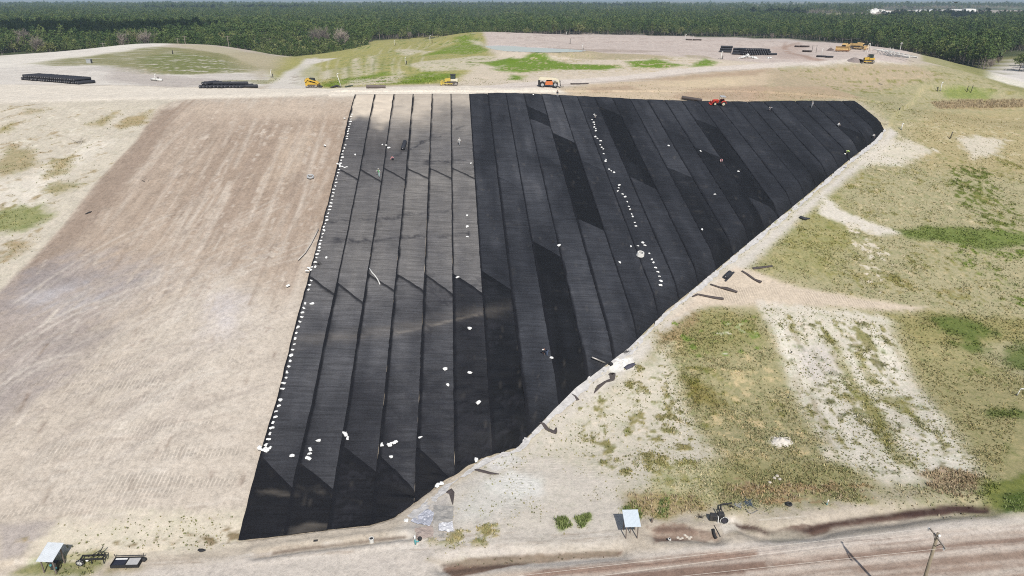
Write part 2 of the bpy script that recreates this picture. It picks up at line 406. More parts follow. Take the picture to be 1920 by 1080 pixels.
# --- haul road into the valley, hill beyond
paint([(500,130),(560,105),(690,78),(880,58),(930,85),(920,100),(1000,150),(620,165),(520,160)], (176,170,112), 3, 1., 'nh', .4, gr=.6)
paint([(490,150),(530,125),(560,108),(480,98),(430,100)], (190,178,150), 3, .7, 'nh', .6)
paint([(495,166),(525,145),(548,130),(566,119),(590,108),(640,108),(618,113),(585,121),(566,132),(566,145),(590,150),(600,166)], (229,222,212), 1.6, .95, 'n4', .4, gr=0)
flecks([(540,165),(545,135),(575,120),(590,150)], (165,150,138), .4, 'nh', 5, 2)
paint([(560,124),(585,120),(600,128),(590,160),(560,160)], (205,200,180), 2, .6, 'n4', .7)
for P in ([(598,160),(640,148),(725,134),(740,138),(660,155),(620,163)], [(725,159),(760,146),(795,133),(860,140),(830,150),(790,158)], [(785,106),(820,95),(850,84),(905,82),(918,98),(880,102),(840,100)], [(850,70),(880,66),(900,80),(860,85)]):
    paint(P, (122,147,52), 2.5, .9, 'nh', .8, gr=1.)
for P in ([(742,93),(775,92),(795,96),(765,106),(750,102)], [(660,112),(672,108),(680,140),(668,146)], [(690,106),(704,103),(708,132),(694,140)], [(790,115),(900,104),(965,110),(940,128),(800,134),(760,122)], [(640,128),(655,124),(655,145),(640,148)], [(790,104),(815,95),(790,97)], [(880,75),(905,78),(915,88),(890,84)], [(745,130),(760,135),(740,142)], [(660,150),(760,140),(740,156),(640,162)], [(602,135),(625,130),(625,145),(602,152)]):
    paint(P, (222,211,194), 1.8, .75, 'nh', .9, gr=.15)
for k in range(12):
    u0 = 600+k*17+random.uniform(-4, 4); v0 = 112+k*-.5
    line([(u0,148-k*1.2+random.uniform(-4,3)),(u0-2,v0+12),(u0+3,v0)], random.choice([(214,204,182),(132,142,82),(200,190,160)]), .5, .6, 'n4')
for k in range(9):
    u0 = 690+k*18; line([(u0,106-k*2.2+random.uniform(-2,2)),(u0+26,92-k*2.4)], (214,204,178), .7, .55, 'n4')
# --- pond deck
paint([(876,60),(960,58),(1500,74),(1700,95),(1700,119),(1440,119),(1350,111),(1280,106),(1100,101),(1000,99),(915,88)], (214,200,190), 1.5, 1., 'n15', .4, gr=0)
paint([(905,88),(990,92),(1010,100),(1100,102),(1350,112),(1450,119),(1250,135),(1120,152),(950,162),(850,158),(870,140),(930,105)], (222,208,190), 2, .95, 'nh', .6, gr=.2)
paint([(1086,92),(1160,93),(1250,97),(1200,99),(1100,99),(900,88),(915,86)], (176,162,150), 1.5, .8, 'nh', .5)
paint([(985,101),(1110,100),(1250,105),(1260,110),(1120,112),(1000,108)], (178,164,134), 1.6, .75, 'nh', .9, gr=.5)
for P in ([(925,132),(960,112),(1012,104),(1040,114),(1075,120),(1160,122),(1165,127),(1130,131),(1050,130),(980,137)], [(1172,114),(1210,113),(1230,110),(1262,119),(1290,122),(1245,128),(1185,126)], [(1292,126),(1305,117),(1322,110),(1345,117),(1336,124)], [(960,140),(985,143),(975,150),(955,150)], [(900,118),(960,108),(975,115),(930,126)]):
    paint(P, (116,146,42), 1.8, .95, 'nh', .8, gr=1.)
paint([(1280,103),(1320,104),(1340,110),(1290,108)], (170,160,120), 1.2, .6, 'nh', .8)
for k in range(5):
    line([(1500,78+k*1.2),(1470,86+k),(1475,95+k),(1520,108+k),(1560,118)], (176,150,134), .8, .6, 'n4', .3)
paint([(1440,88),(1520,84),(1500,100),(1530,112),(1460,110)], (190,165,150), 3, .5, 'n15', .6)
paint([(880,163),(1000,152),(1100,148),(1250,131),(1440,117),(1700,119),(1725,126),(1440,128),(1290,138),(1130,156),(950,167)], (228,217,206), 1.2, .95, 'n4', .4, gr=0)
line([(960,163),(1120,155),(1280,139),(1400,130)], (180,166,154), .6, .6, 'n4', .3)
flecks([(600,160),(690,84),(880,60),(915,98),(960,112),(740,158)], (196,186,150), .42, 'nh', 6, 2, gr=.2)
flecks([(600,160),(690,84),(880,60),(915,98),(960,112),(740,158)], (120,138,66), .36, 'nh', 6, 2, gr=.9)
flecks([(900,130),(1010,104),(1350,112),(1340,126),(1000,140)], (104,128,48), .4, 'nh', 6, 2, gr=1.)
flecks([(900,130),(1010,104),(1350,112),(1340,126),(1000,150)], (206,190,160), .4, 'nh', 6, 2, gr=.2)
flecks([(880,62),(1500,76),(1690,96),(1440,118),(1000,98)], (198,182,172), .42, 'nh', 5, 2)
# --- bank under the road, right of the machines
paint([(1050,165),(1130,157),(1300,140),(1450,128),(1500,190),(1250,188),(1070,178)], (212,192,166), 2, .95, 'nh', .6, gr=.2)
for P in ([(1180,150),(1300,140),(1440,130),(1420,142),(1280,150)], [(1300,165),(1440,160),(1450,185),(1250,182)], [(1090,165),(1180,160),(1200,168),(1110,172)]):
    paint(P, (182,158,136), 2, .7, 'nh', .9, gr=.25)
paint([(1240,158),(1330,146),(1400,144),(1405,158),(1310,166)], (222,203,172), 3.5, .6, 'nh', .9)
# --- vegetated slope on the right
paint([(1470,128),(1720,123),(1870,142),(1990,170),(1990,985),(1660,945),(1340,940),(1200,905),(1000,960),(840,960),(1180,662),(1400,465),(1660,250),(1605,188),(1430,192)], (179,171,138), 4., 1., 'n15', .9, gr=.55)
paint([(1440,129),(1720,124),(1770,145),(1690,160),(1560,168),(1450,168)], (192,174,150), 2.5, .85, 'nh', .9, gr=.35)
paint([(1400,165),(1560,165),(1620,185),(1400,190)], (196,170,146), 2, .7, 'nh', .8, gr=.3)
flecks([(1440,128),(1720,123),(1900,150),(1960,200),(1700,260),(1600,180)], (150,146,96), .4, 'nh', 5, 4, gr=.8)
paint([(1762,168),(1800,160),(1868,172),(1850,188),(1775,186)], (140,152,84), 1.5, .85, 'nh', .8, gr=1.)
paint([(1745,192),(1800,188),(1930,186),(1940,200),(1760,204)], (176,154,122), 1.2, .8, 'nh', .8, gr=.9)
paint([(1700,96),(1740,104),(1860,139),(1930,158),(1930,165),(1850,146),(1730,115)], (150,150,92), 1.5, .7, 'nh', .6, gr=.8)
paint([(1750,208),(1940,204),(1940,330),(1720,320),(1700,240)], (186,171,132), 4, .8, 'n15', .6, gr=.5)
flecks([(1470,310),(1700,250),(1940,300),(1940,600),(1600,560),(1420,470)], (150,144,92), .46, 'n4', 4, 6, gr=.85)
flecks([(1470,310),(1700,250),(1940,300),(1940,600),(1600,560),(1420,470)], (160,148,104), .40, 'n1', 6, 6, gr=.85)
flecks([(1560,220),(1940,200),(1940,560),(1450,520)], (205,192,160), .36, 'n1', 6, 6, gr=.3)
paint([(1440,420),(1560,350),(1620,420),(1560,520),(1440,500)], (160,156,100), 5, .6, 'n4', .9, gr=.85)
# pale strip beside the cover
_t = [(760,985),(840,915),(910,868),(975,846),(1035,785),(1085,735),(1185,658),(1255,590),(1305,550),(1395,473),(1505,383),(1595,308),(1645,270),(1668,240)]
paint(_t+[(a+(26 if 1100 < a < 1500 else 40 if a < 1100 else 16), b+10) for a, b in _t[::-1]], (219,212,202), 1.2, .95, 'n4', .6, gr=.05)
paint([(1595,300),(1655,262),(1700,262),(1755,282),(1690,312),(1640,300)], (228,219,205), 1.8, .8, 'n1', .9, gr=.2)
paint([(1600,320),(1650,290),(1680,300),(1690,312),(1640,310)], (228,220,208), 1., .7, 'n1', .9)
paint([(1795,258),(1830,254),(1885,262),(1872,288),(1822,298)], (226,217,203), 1.5, .8, 'n1', .9, gr=.2)
flecks([(1770,290),(1860,320),(1940,420),(1940,520),(1850,440),(1760,350)], (118,126,66), .52, 'n1', 5, 4, gr=1.)
paint([(1545,365),(1580,395),(1640,420),(1695,437),(1640,442),(1560,412),(1535,400)], (232,224,213), 1., .9, 'n1', .7, gr=.05)
flecks([(1560,400),(1660,430),(1690,500),(1640,560),(1600,480)], (222,212,194), .42, 'n1', 6, 3, gr=.2)
paint([(1680,430),(1740,424),(1800,426),(1940,438),(1940,458),(1850,470),(1780,455),(1700,447)], (116,132,66), 1.2, .9, 'n1', .8, gr=1.)
flecks([(1780,440),(1940,440),(1940,600),(1850,560),(1760,470)], (122,138,66), .47, 'n4', 4, 4, gr=1.)
# bench track
paint([(1255,600),(1300,556),(1380,500),(1420,512),(1470,530),(1600,558),(1738,576),(1705,586),(1560,576),(1430,574),(1320,575)], (222,206,186), 1., .95, 'n4', .5, gr=0)
paint([(1420,565),(1480,572),(1620,585),(1690,606),(1640,606),(1560,590),(1440,582)], (233,225,213), 1., .8, 'n1', .8, gr=.1)
paint([(1420,575),(1500,578),(1560,590),(1660,604),(1690,660),(1740,740),(1800,820),(1835,885),(1800,905),(1660,905),(1560,850),(1500,770),(1455,650)], (224,216,202), 1.5, .95, 'ns', .8, gr=.3)
flecks([(1430,575),(1660,604),(1740,740),(1835,885),(1660,905),(1500,770)], (158,152,108), .46, 'ns', 5, 2, gr=.8)
flecks([(1430,575),(1660,604),(1740,740),(1835,885),(1660,905),(1500,770)], (128,126,92), .34, 'n1', 7, 2, gr=.8)
for i in range(75):    # washout streaks running down the pale strip
    q = random.uniform(0, 1); v0 = random.uniform(590, 850); L = random.uniform(20, 90); u0 = (1440+(v0-580)*.28)*(1-q)+(1655+(v0-600)*.62)*q; sl = .28*(1-q)+.62*q
    line([(u0+sl*L*w+random.uniform(-1.5,1.5), v0+L*w) for w in np.linspace(0, 1, 6)], random.choice([(240,233,221),(234,226,212),(236,228,216),(176,164,140)]), random.uniform(.2, .6), random.uniform(.5, .9), 'n0', .9)
for i in range(40):
    v0 = random.uniform(770, 890); u0 = 1655+(v0-600)*.62-random.uniform(0, 70); L = random.uniform(15, 45)
    line([(u0, v0), (u0+L*.5, v0+random.uniform(0,2)), (u0+L, v0+random.uniform(1,4))], (240,233,221), random.uniform(.15, .35), random.uniform(.5, .9), 'n0', .8)
for P in ([(1545,625),(1570,640),(1600,700),(1660,780),(1700,850),(1640,790),(1580,700)], [(1610,740),(1640,760),(1680,830),(1720,880),(1680,870),(1630,800)], [(1600,660),(1620,670),(1650,730),(1625,720)], [(1640,740),(1700,745),(1730,790),(1680,770)]):
    paint(P, (152,146,86), .9, .7, 'n1', .9, gr=.9)
paint([(1495,650),(1550,640),(1570,700),(1530,720),(1500,700)], (214,206,204), 1.5, .6, 'n4', .6)
# middle grass patch and pale ground below the cover
paint([(1230,640),(1330,585),(1420,590),(1450,640),(1500,770),(1570,860),(1620,940),(1340,935),(1335,860),(1280,750)], (175,167,130), 1.5, .95, 'n1', .8, gr=.8)
paint([(1240,628),(1330,578),(1420,590),(1430,640),(1340,670),(1260,660)], (158,152,104), 1.5, .8, 'n1', .9, gr=.9)
paint([(1240,625),(1300,590),(1310,610),(1260,650),(1240,650)], (172,146,116), 1.5, .65, 'n1', .9)
flecks([(1230,640),(1420,590),(1570,860),(1340,935)], (140,138,80), .42, 'n4', 4, 3, gr=1.)
flecks([(1230,640),(1420,590),(1570,860),(1340,935)], (208,190,150), .4, 'n1', 6, 3, gr=.4)
paint([(1285,715),(1330,720),(1365,760),(1340,770),(1300,760)], (138,128,72), 1.2, .75, 'n1', .9, gr=1.)
paint([(1080,760),(1180,700),(1250,650),(1282,760),(1340,856),(1345,930),(1160,920),(1000,955),(940,870)], (223,214,199), 1.8, .9, 'n1', .8, gr=.25)
flecks([(1080,760),(1250,650),(1345,860),(1330,930),(1150,900),(1060,860)], (156,148,104), .46, 'n1', 6, 3, gr=.9)
flecks([(1120,760),(1180,740),(1200,860),(1140,840)], (140,148,80), .45, 'n1', 6, 3, gr=1.)
paint([(1230,870),(1340,860),(1380,900),(1340,950),(1200,950)], (182,176,124), 1.2, .6, 'n1', .9, gr=.8)
paint([(1380,860),(1600,880),(1640,940),(1360,950),(1340,910)], (162,156,112), 1.5, .75, 'n1', .9, gr=.9)
flecks([(1340,880),(1640,900),(1640,950),(1330,950)], (180,156,122), .45, 'nh', 6, 1.5, gr=.9)
paint([(1720,885),(1770,878),(1835,890),(1830,915),(1760,915)], (174,148,118), .8, .8, 'n1', .9, gr=.9)
paint([(1690,640),(1800,640),(1940,720),(1940,905),(1850,890),(1790,800),(1730,710)], (172,163,120), 2.5, .85, 'n15', .5, gr=.75)
paint([(1665,590),(1760,585),(1940,600),(1940,640),(1830,650),(1720,640),(1690,620)], (156,148,96), 1.5, .75, 'n1', .9, gr=.9)
flecks([(1250,600),(1420,585),(1440,660),(1300,690)], (136,154,80), .45, 'n1', 6, 2, gr=1.)
flecks([(1300,600),(1420,600),(1420,660),(1320,670)], (226,218,200), .36, 'n1', 6, 1.5, gr=.1)
for P in ([(1740,600),(1790,592),(1840,605),(1870,625),(1830,640),(1780,630)], [(1780,640),(1830,640),(1860,660),(1820,660)], [(1880,655),(1940,640),(1940,700),(1890,690)], [(1850,770),(1900,765),(1940,780),(1860,785)]):
    paint(P, (98,116,54), 1.2, .85, 'n1', .9, gr=1.)
flecks([(1660,600),(1940,600),(1940,900),(1840,880),(1760,760)], (136,140,84), .36, 'n4', 4, 3, gr=1.)
paint([(1840,905),(1940,885),(1940,960),(1870,960),(1830,925)], (122,132,58), .8, .85, 'n1', .9, gr=1.)
paint([(1880,930),(1940,925),(1940,962),(1885,962)], (84,104,46), .7, .85, 'n1', .8, gr=1.)
paint([(1440,825),(1468,812),(1484,830),(1455,840)], (234,226,214), .5, .8, 'n1', .7)
paint([(1535,835),(1555,840),(1575,862),(1550,865)], (230,220,206), .5, .8, 'n1', .7)
# --- flats at the bottom
paint([(740,1000),(850,930),(1000,850),(1060,870),(1160,900),(1180,960),(1170,1020),(900,1045),(700,1030)], (224,215,203), 1.2, .9, 'n4', .6, gr=.1)
paint([(850,945),(905,900),(960,888),(1010,895),(1015,930),(960,955),(900,975),(860,975)], (226,222,214), 1.5, .8, 'n4', .6)
paint([(905,905),(960,885),(1012,900),(1015,925),(975,935),(925,925)], (243,240,233), .8, .85, 'n1', .7)
paint([(1150,672),(1185,670),(1190,690),(1150,700),(1135,690)], (246,243,238), .35, .9, 'n1', .5)
paint([(905,862),(960,850),(985,865),(930,885)], (232,229,226), .6, .7, 'n1', .6)
flecks([(790,1005),(920,975),(1010,985),(900,1040),(800,1045)], (176,165,122), .5, 'n1', 6, 1., gr=.8)
paint([(760,985),(840,925),(850,985),(830,1010),(770,1005)], (196,190,184), .7, .8, 'n1', .8)
for P in ([(1038,972),(1060,968),(1070,985),(1052,994)], [(1078,970),(1105,962),(1108,972),(1090,990)], [(1165,955),(1190,940),(1205,960),(1200,975)], [(1240,930),(1255,930),(1252,970),(1225,972)]):
    paint(P, (120,140,58), .4, .9, 'n1', .8, gr=1.)
paint([(1170,925),(1300,930),(1330,955),(1240,975),(1180,960)], (178,160,116), .9, .8, 'n1', .9, gr=.8)
paint([(-60,1085),(200,1075),(480,1045),(640,1028),(780,1015),(980,1030),(1180,1040),(1420,1015),(1640,990),(1920,965),(1990,960),(1990,990),(1500,1025),(1100,1062),(700,1095)], (224,214,203), .8, .9, 'nh', .5, gr=.05)
paint([(830,1065),(880,1050),(960,1045),(1170,1028),(1165,1042),(1000,1056),(850,1085)], (134,108,92), .2, .95, 'nh', 1.4)
line([(830,1060),(900,1049),(960,1045),(1020,1048),(1090,1040),(1160,1038)], (104,84,72), .2, .85, brk=.4)
paint([(800,1050),(960,1045),(1160,1030),(1160,1042),(980,1058)], (176,164,146), .5, .6, 'nh', .7, gr=.3)
paint([(1220,990),(1260,985),(1345,995),(1350,1012),(1300,1014),(1230,1016)], (144,120,106), .4, .9, 'n0', 1.4)
line([(1232,994),(1290,992),(1344,1000)], (110,90,80), .22, .8, brk=.4)
paint([(1340,978),(1375,965),(1395,985),(1360,1000)], (236,228,217), .4, .8, 'n1', .6)
line(TRk if False else [(a, b) for a, b in ((480,1042),(560,1030),(640,1022),(700,1014),(760,1008))], (122,106,94), .2, .9, brk=.3)
paint([(1380,985),(1410,990),(1450,1004),(1500,1008),(1540,1002),(1570,990),(1640,980),(1720,972),(1790,962),(1850,962),(1855,952),(1790,948),(1700,962),(1600,976),(1520,982),(1500,985),(1440,1002),(1400,982)], (116,94,84), .16, 1., 'n1', 1.6, gr=0)
line([(1382,984),(1410,992),(1445,1002),(1500,999),(1550,985),(1600,976),(1660,968),(1700,962),(1790,950),(1850,954)], (74,57,52), .3, 1., brk=.25)
line([(1440,1003),(1500,1008),(1545,1000),(1580,988),(1640,981)], (96,78,70), .16, .8, brk=.4)
line([(1700,966),(1780,957),(1850,960)], (72,55,52), .36, 1., brk=.25)
paint([(1560,990),(1640,982),(1730,972),(1790,968),(1760,980),(1640,1000),(1540,1012)], (186,176,162), .4, .85, 'n1', .5)
paint([(1440,1002),(1470,995),(1520,1003),(1510,1012),(1450,1018)], (184,176,160), .4, .8, 'n1', .5)
# dirt road
paint([(640,1120),(980,1072),(1250,1045),(1560,1016),(1990,980),(1990,1200),(600,1200)], (203,186,171), .7, 1., 'nh', .4, gr=0)
def road_band(o0, o1, c, st=.8, u0=900, u1=1990):
    us = np.linspace(u0, u1, 14); j = lambda: random.uniform(-1.6, 1.6)
    top = [(u, 1078-(u-980)*.096+o0+j()) for u in us]; bot = [(u, 1078-(u-980)*.096+o1+j()) for u in us]
    paint(top+bot[::-1], c, .3, st, 'nh', 1.2)
road_band(-3, 9, (160,132,116), .85, 980, 1470); road_band(15, 36, (140,114,100), .85, 980, 1440); road_band(-6, 6, (228,217,205), .7, 1420, 1990)
road_band(20, 30, (152,127,112), .8, 1380, 1990); road_band(44, 57, (158,134,118), .75, 1260, 1990); road_band(64, 74, (164,140,124), .7, 1430, 1990); road_band(86, 100, (170,148,132), .7, 1430, 1990)
road_band(34, 41, (222,208,194), .75, 1400, 1990); road_band(76, 86, (216,204,190), .7, 1450, 1990); road_band(10, 16, (214,200,186), .6, 1000, 1990)
for k in range(60):
    u0 = random.uniform(900, 1900); o = random.uniform(-8, 110); L = random.uniform(40, 260)
    line([(u0+L*q, 1078-(u0+L*q-980)*.096+o+random.uniform(-1,1)) for q in np.linspace(0, 1, 5)], random.choice([(150,126,112),(224,212,198),(134,110,98),(206,190,176)]), random.uniform(.08, .25), random.uniform(.3, .7), brk=.8)
for k in range(40):     # drying wash marks and wheel lines along the verge
    u0 = random.uniform(-20, 1500); v0 = 1078-(u0)*.055-random.uniform(0, 26); L = random.uniform(30, 160)
    line([(u0+L*q, v0-L*q*.06+random.uniform(-1.2,1.2)) for q in np.linspace(0, 1, 6)], random.choice([(186,172,156),(238,230,219),(170,154,138)]), random.uniform(.08, .2), random.uniform(.3, .7), brk=.8)
# access road at far right and pale clearings beyond the hill
paint([(1780,118),(1850,112),(1990,96),(1990,200),(1900,170),(1850,150)], (150,148,100), 4, .9, 'n15', .5)
paint([(1852,146),(1866,134),(1888,122),(1920,112),(1990,104),(1990,196),(1925,166),(1890,158)], (234,227,218), 2.5, 1., 'n15', .3)
# cleat marks left by the tracked machines
tread = np.zeros(len(GX)); treadv = np.zeros(len(GX))
def cleats(px, arr, wid=.28, st=1.):
    q = np.array(px, float); X, Y = unproj(q[:,0], q[:,1]); P = list(zip(X, Y)); Pa = np.array(P)
    m = np.where((GX > Pa[:,0].min()-2) & (GX < Pa[:,0].max()+2) & (GY > Pa[:,1].min()-2) & (GY < Pa[:,1].max()+2))[0]
    if not len(m): return
    d, _ = pl_dist(GX[m], GY[m], P); arr[m] = np.maximum(arr[m], sstep(wid*1.4, wid*.6, d)*st*np.clip(N4[m]*1.8-.3, 0, 1))
for k in range(34):
    u0 = random.uniform(-40, 380); v0 = random.uniform(690, 975); L = random.uniform(60, 260); sl = random.uniform(.0, .28)
    if u0+L > 560-(v0-640)*.28: continue
    for dv in (0, 9): cleats([(u0+L*q, v0+dv-L*q*sl) for q in np.linspace(0, 1, 4)], tread, .25, random.uniform(.5, 1))
for k in range(22):
    u0 = random.uniform(930, 1180); v0 = random.uniform(830, 900); L = random.uniform(30, 90)
    for du in (0, 17): cleats([(u0+du, v0), (u0+du+L*.12, v0+L)], treadv, .3, random.uniform(.5, 1))
for k in range(9):
    for dv in (0, 8): cleats([(1330+k*6, 548+k*2.6+dv-8), (1480, 546+k*3.0+dv-6), (1640, 570+k*1.4+dv-3)], tread, .22, .9)
for k in range(26):
    u0 = random.uniform(330, 600); v0 = random.uniform(195, 330); L = random.uniform(40, 120); kk = (838-u0)/(v0+458)
    if u0+14 > 655-(v0-178)*.26: continue
    for du in (0, 13): cleats([(u0+du, v0), (u0+du-kk*L, v0+L)], treadv, .3, random.uniform(.4, .8))
# micro relief
site = np.hypot(GX, GY) < 420
mic = (N1-.5)*.10*(.4+grass)+(NS-.5)*.10*(GX < 5)*(GY < 175)+(N4-.5)*.22
_ud = pl_dist(GX, GY, TOE)
_cov = (GS > -32) & (GS < 125) & (GY > 50) & (GY < 210) & (_ud[1] < 0) & (proj(GX, np.maximum(GY, 20), GZ)[1] > 170)
GZ = GZ+np.where(site, np.where(_cov, -.28, mic), 0)
me = np_mesh('ground', np.stack([GX, GY, GZ], 1), grid_faces(len(gy), len(gx)))
fattr(me, 'tint', np.concatenate([colr, np.ones((len(GX), 1))], 1), 'FLOAT_COLOR')
fattr(me, 'grass', grass); fattr(me, 'tread', tread); fattr(me, 'treadv', treadv)
_pu, _pv = proj(GX, np.maximum(GY, 20), GZ)
_sl = (GX < 12)*(GY < 176)*(GY > 60)*(grass < .3)
fattr(me, 'streak', _sl*sstep(720, 420, _pv)); fattr(me, 'streak2', _sl*sstep(380, 620, _pv)*sstep(520, 330, _pu))
s = NT('site_ground'); tc = s.n('ShaderNodeTexCoord').outputs['Object']
A = s.attr('tint').outputs['Color']; Gr = s.attr('grass').outputs['Fac']
fine = s.noise(tc, 1.7, 9, .78); mid = s.noise(tc, .35, 5, .65); clod = s.noise(tc, 4.2, 4, .75)
sa = s.mapping(tc, (0, 0, math.atan2(EA[0], EA[1])), (2.6, .10, 1)); streak = s.noise(sa, 1., 5, .7)
di = s.mapping(tc, (0, 0, R(38)), (2.6, .09, 1)); streak2 = s.noise(di, 1., 5, .7)
st = s.attr('streak').outputs['Fac']; st2 = s.attr('streak2').outputs['Fac']
c1 = s.mix(1., A, s.ramp(fine, [(.32, .72), (.5, 1.0), (.68, 1.16)]), 'MULTIPLY')
c1 = s.mix(1., c1, s.ramp(mid, [(.3, .91), (.7, 1.08)]), 'MULTIPLY')
c1 = s.mix(st, c1, s.mix(1., c1, s.ramp(streak, [(.34, .90), (.5, 1.0), (.66, 1.065)]), 'MULTIPLY'))
c1 = s.mix(st2, c1, s.mix(1., c1, s.ramp(streak2, [(.34, .90), (.5, 1.0), (.66, 1.065)]), 'MULTIPLY'))
sx = s.n('ShaderNodeSeparateXYZ'); s.l(tc, sx.inputs[0]); wob = s.math('MULTIPLY', s.noise(tc, .6, 3), 4.)
for nm, ax, wl in (('tread', 'X', .46), ('treadv', 'Y', .5)):
    w_ = s.math('SINE', s.math('ADD', s.math('MULTIPLY', sx.outputs[ax], 2*PI/wl), wob))
    c1 = s.mix(s.attr(nm).outputs['Fac'], c1, s.mix(1., c1, s.ramp(w_, [(.0, .80), (.55, .96), (.9, 1.12)]), 'MULTIPLY'))
grain = s.noise(tc, 7., 3, .7); patch_ = s.noise(tc, .9, 6, .72, .8)
c1 = s.mix(1., c1, s.ramp(grain, [(.28, .86), (.5, 1.0), (.72, 1.12)]), 'MULTIPLY')
c1 = s.mix(1., c1, s.ramp(patch_, [(.30, .87), (.45, 1.0), (.62, 1.0), (.74, 1.08)]), 'MULTIPLY')
c1 = s.mix(1., c1, s.ramp(clod, [(.27, .55), (.37, 1.0)]), 'MULTIPLY')
tuft = s.noise(s.mapping(tc, (0,0,0), (1.5,1.1,1)), 1., 9, .82, .4); tuft2 = s.noise(tc, .5, 6, .75)
g1 = s.mix(1., A, s.ramp(tuft, [(.34, (.66,.71,.60)), (.46, (.90,.93,.86)), (.54, (1.06,1.05,1.02)), (.66, (1.26,1.23,1.22))]), 'MULTIPLY')
g1 = s.mix(1., g1, s.ramp(tuft2, [(.34, (.74,.83,.70)), (.47, (1,1,1)), (.55, (1,1,1)), (.68, (1.26,1.17,1.16))]), 'MULTIPLY')
col = s.mix(s.math('MULTIPLY', Gr, 1.7, clamp=True), c1, g1)
s.l(col, s.b.inputs['Base Color']); s.b.inputs['Roughness'].default_value = .95; s.b.inputs['Specular IOR Level'].default_value = .15
h = s.math('ADD', s.math('MULTIPLY', fine, .7), s.math('MULTIPLY', s.math('MULTIPLY', tuft, Gr), 1.3))
s.bump(h, .7, .2)
ground = link('ground', me, None, s.m); tag(ground, kind='structure')
# ------------------------------------------------------------------ turf cover
CREST_PX = [(655,178),(665,178),(735,177.5),(804,177),(873,177),(940,175),(1005,176.5),(1069,180),(1134,183),(1200,187),(1264,189),(1335,190.5),(1420,191),(1484,189.5),(1576,190),(1604,190),(1640,224),(1664,243)]
SEAM_PX = [665,700,735,770,804.5,839,873,906.5,940,972.5,1004,1036,1069,1101,1134,1166,1197.5,1231,1264,1295,1327,1360,1390,1420,1454,1484,1512,1540,1576,1604]
cu, cv = np.array(CREST_PX).T
def crest_v(u): return np.interp(u, cu, cv)
def sa_of(u, v):
    x, y = unproj(np.atleast_1d(u), np.atleast_1d(v)); return to_sa(x, y)
CRS, CRA = sa_of(cu, cv)
TS_, TA_ = to_sa(TOE_A[:,0], TOE_A[:,1])
SEAM_S = sa_of(np.array(SEAM_PX), crest_v(np.array(SEAM_PX)))[0]
SEAM_S = .35*SEAM_S+.65*np.linspace(SEAM_S[0], SEAM_S[-1], len(SEAM_S))
NP_ = len(SEAM_S)-1
print('panel width', np.diff(SEAM_S).mean())
def a_top(s): return np.interp(s, CRS, CRA)
_o = np.argsort(TS_)
def a_bot(s): return np.interp(s, TS_[_o], TA_[_o])
LEFT_PX = [(665,178),(650,235),(632,313),(605,420),(581,510),(546,640),(516,760),(488,852),(464,940),(446,1019)]
LS, LA = sa_of(*np.array(LEFT_PX).T)
def s_warp(s, a):       # the outer panels bow a little, as their left edge does
    off = np.interp(a, LA[::-1], (LS-SEAM_S[0])[::-1])
    k = np.clip((SEAM_S[5]-s)/(SEAM_S[5]-SEAM_S[0]), 0, 1.1)
    return s+off*k
# joints of each panel, as photo rows on its left seam; tone of each piece from the top (0 black ... 1 grey)
PAN = {0:([313,516,853],[.62,.60,.58,.10]), 1:([316,528,865],[.62,.62,.60,.12]), 2:([313,512,833],[.66,.66,.60,.13]), 3:([314,512,848],[.70,.70,.55,.12]),
 4:([314,512,838],[.68,.72,.52,.12]), 5:([314,512],[.66,.70,.22]), 6:([506],[.36,.05]), 7:([330],[.40,.36]), 8:([450],[.40,.03]), 9:([198,222,452],[.33,.09,.38,.42]),
 10:([249,409],[.40,.03,.40]), 11:([300],[.36,.38]), 12:([216],[.34,.26]), 13:([199,330],[.30,.06,.28]), 14:([285],[.25,.28]), 15:([313],[.30,.12]), 16:([240],[.28,.24]),
 17:([275],[.30,.13]), 18:([222,368],[.26,.02,.30]), 19:([],[.25]), 20:([260],[.27,.22]), 21:([],[.24]), 22:([300],[.25,.2]), 23:([],[.25]), 24:([250],[.26,.23]), 25:([],[.25]), 26:([233],[.26,.1]), 27:([],[.24]), 28:([],[.08])}
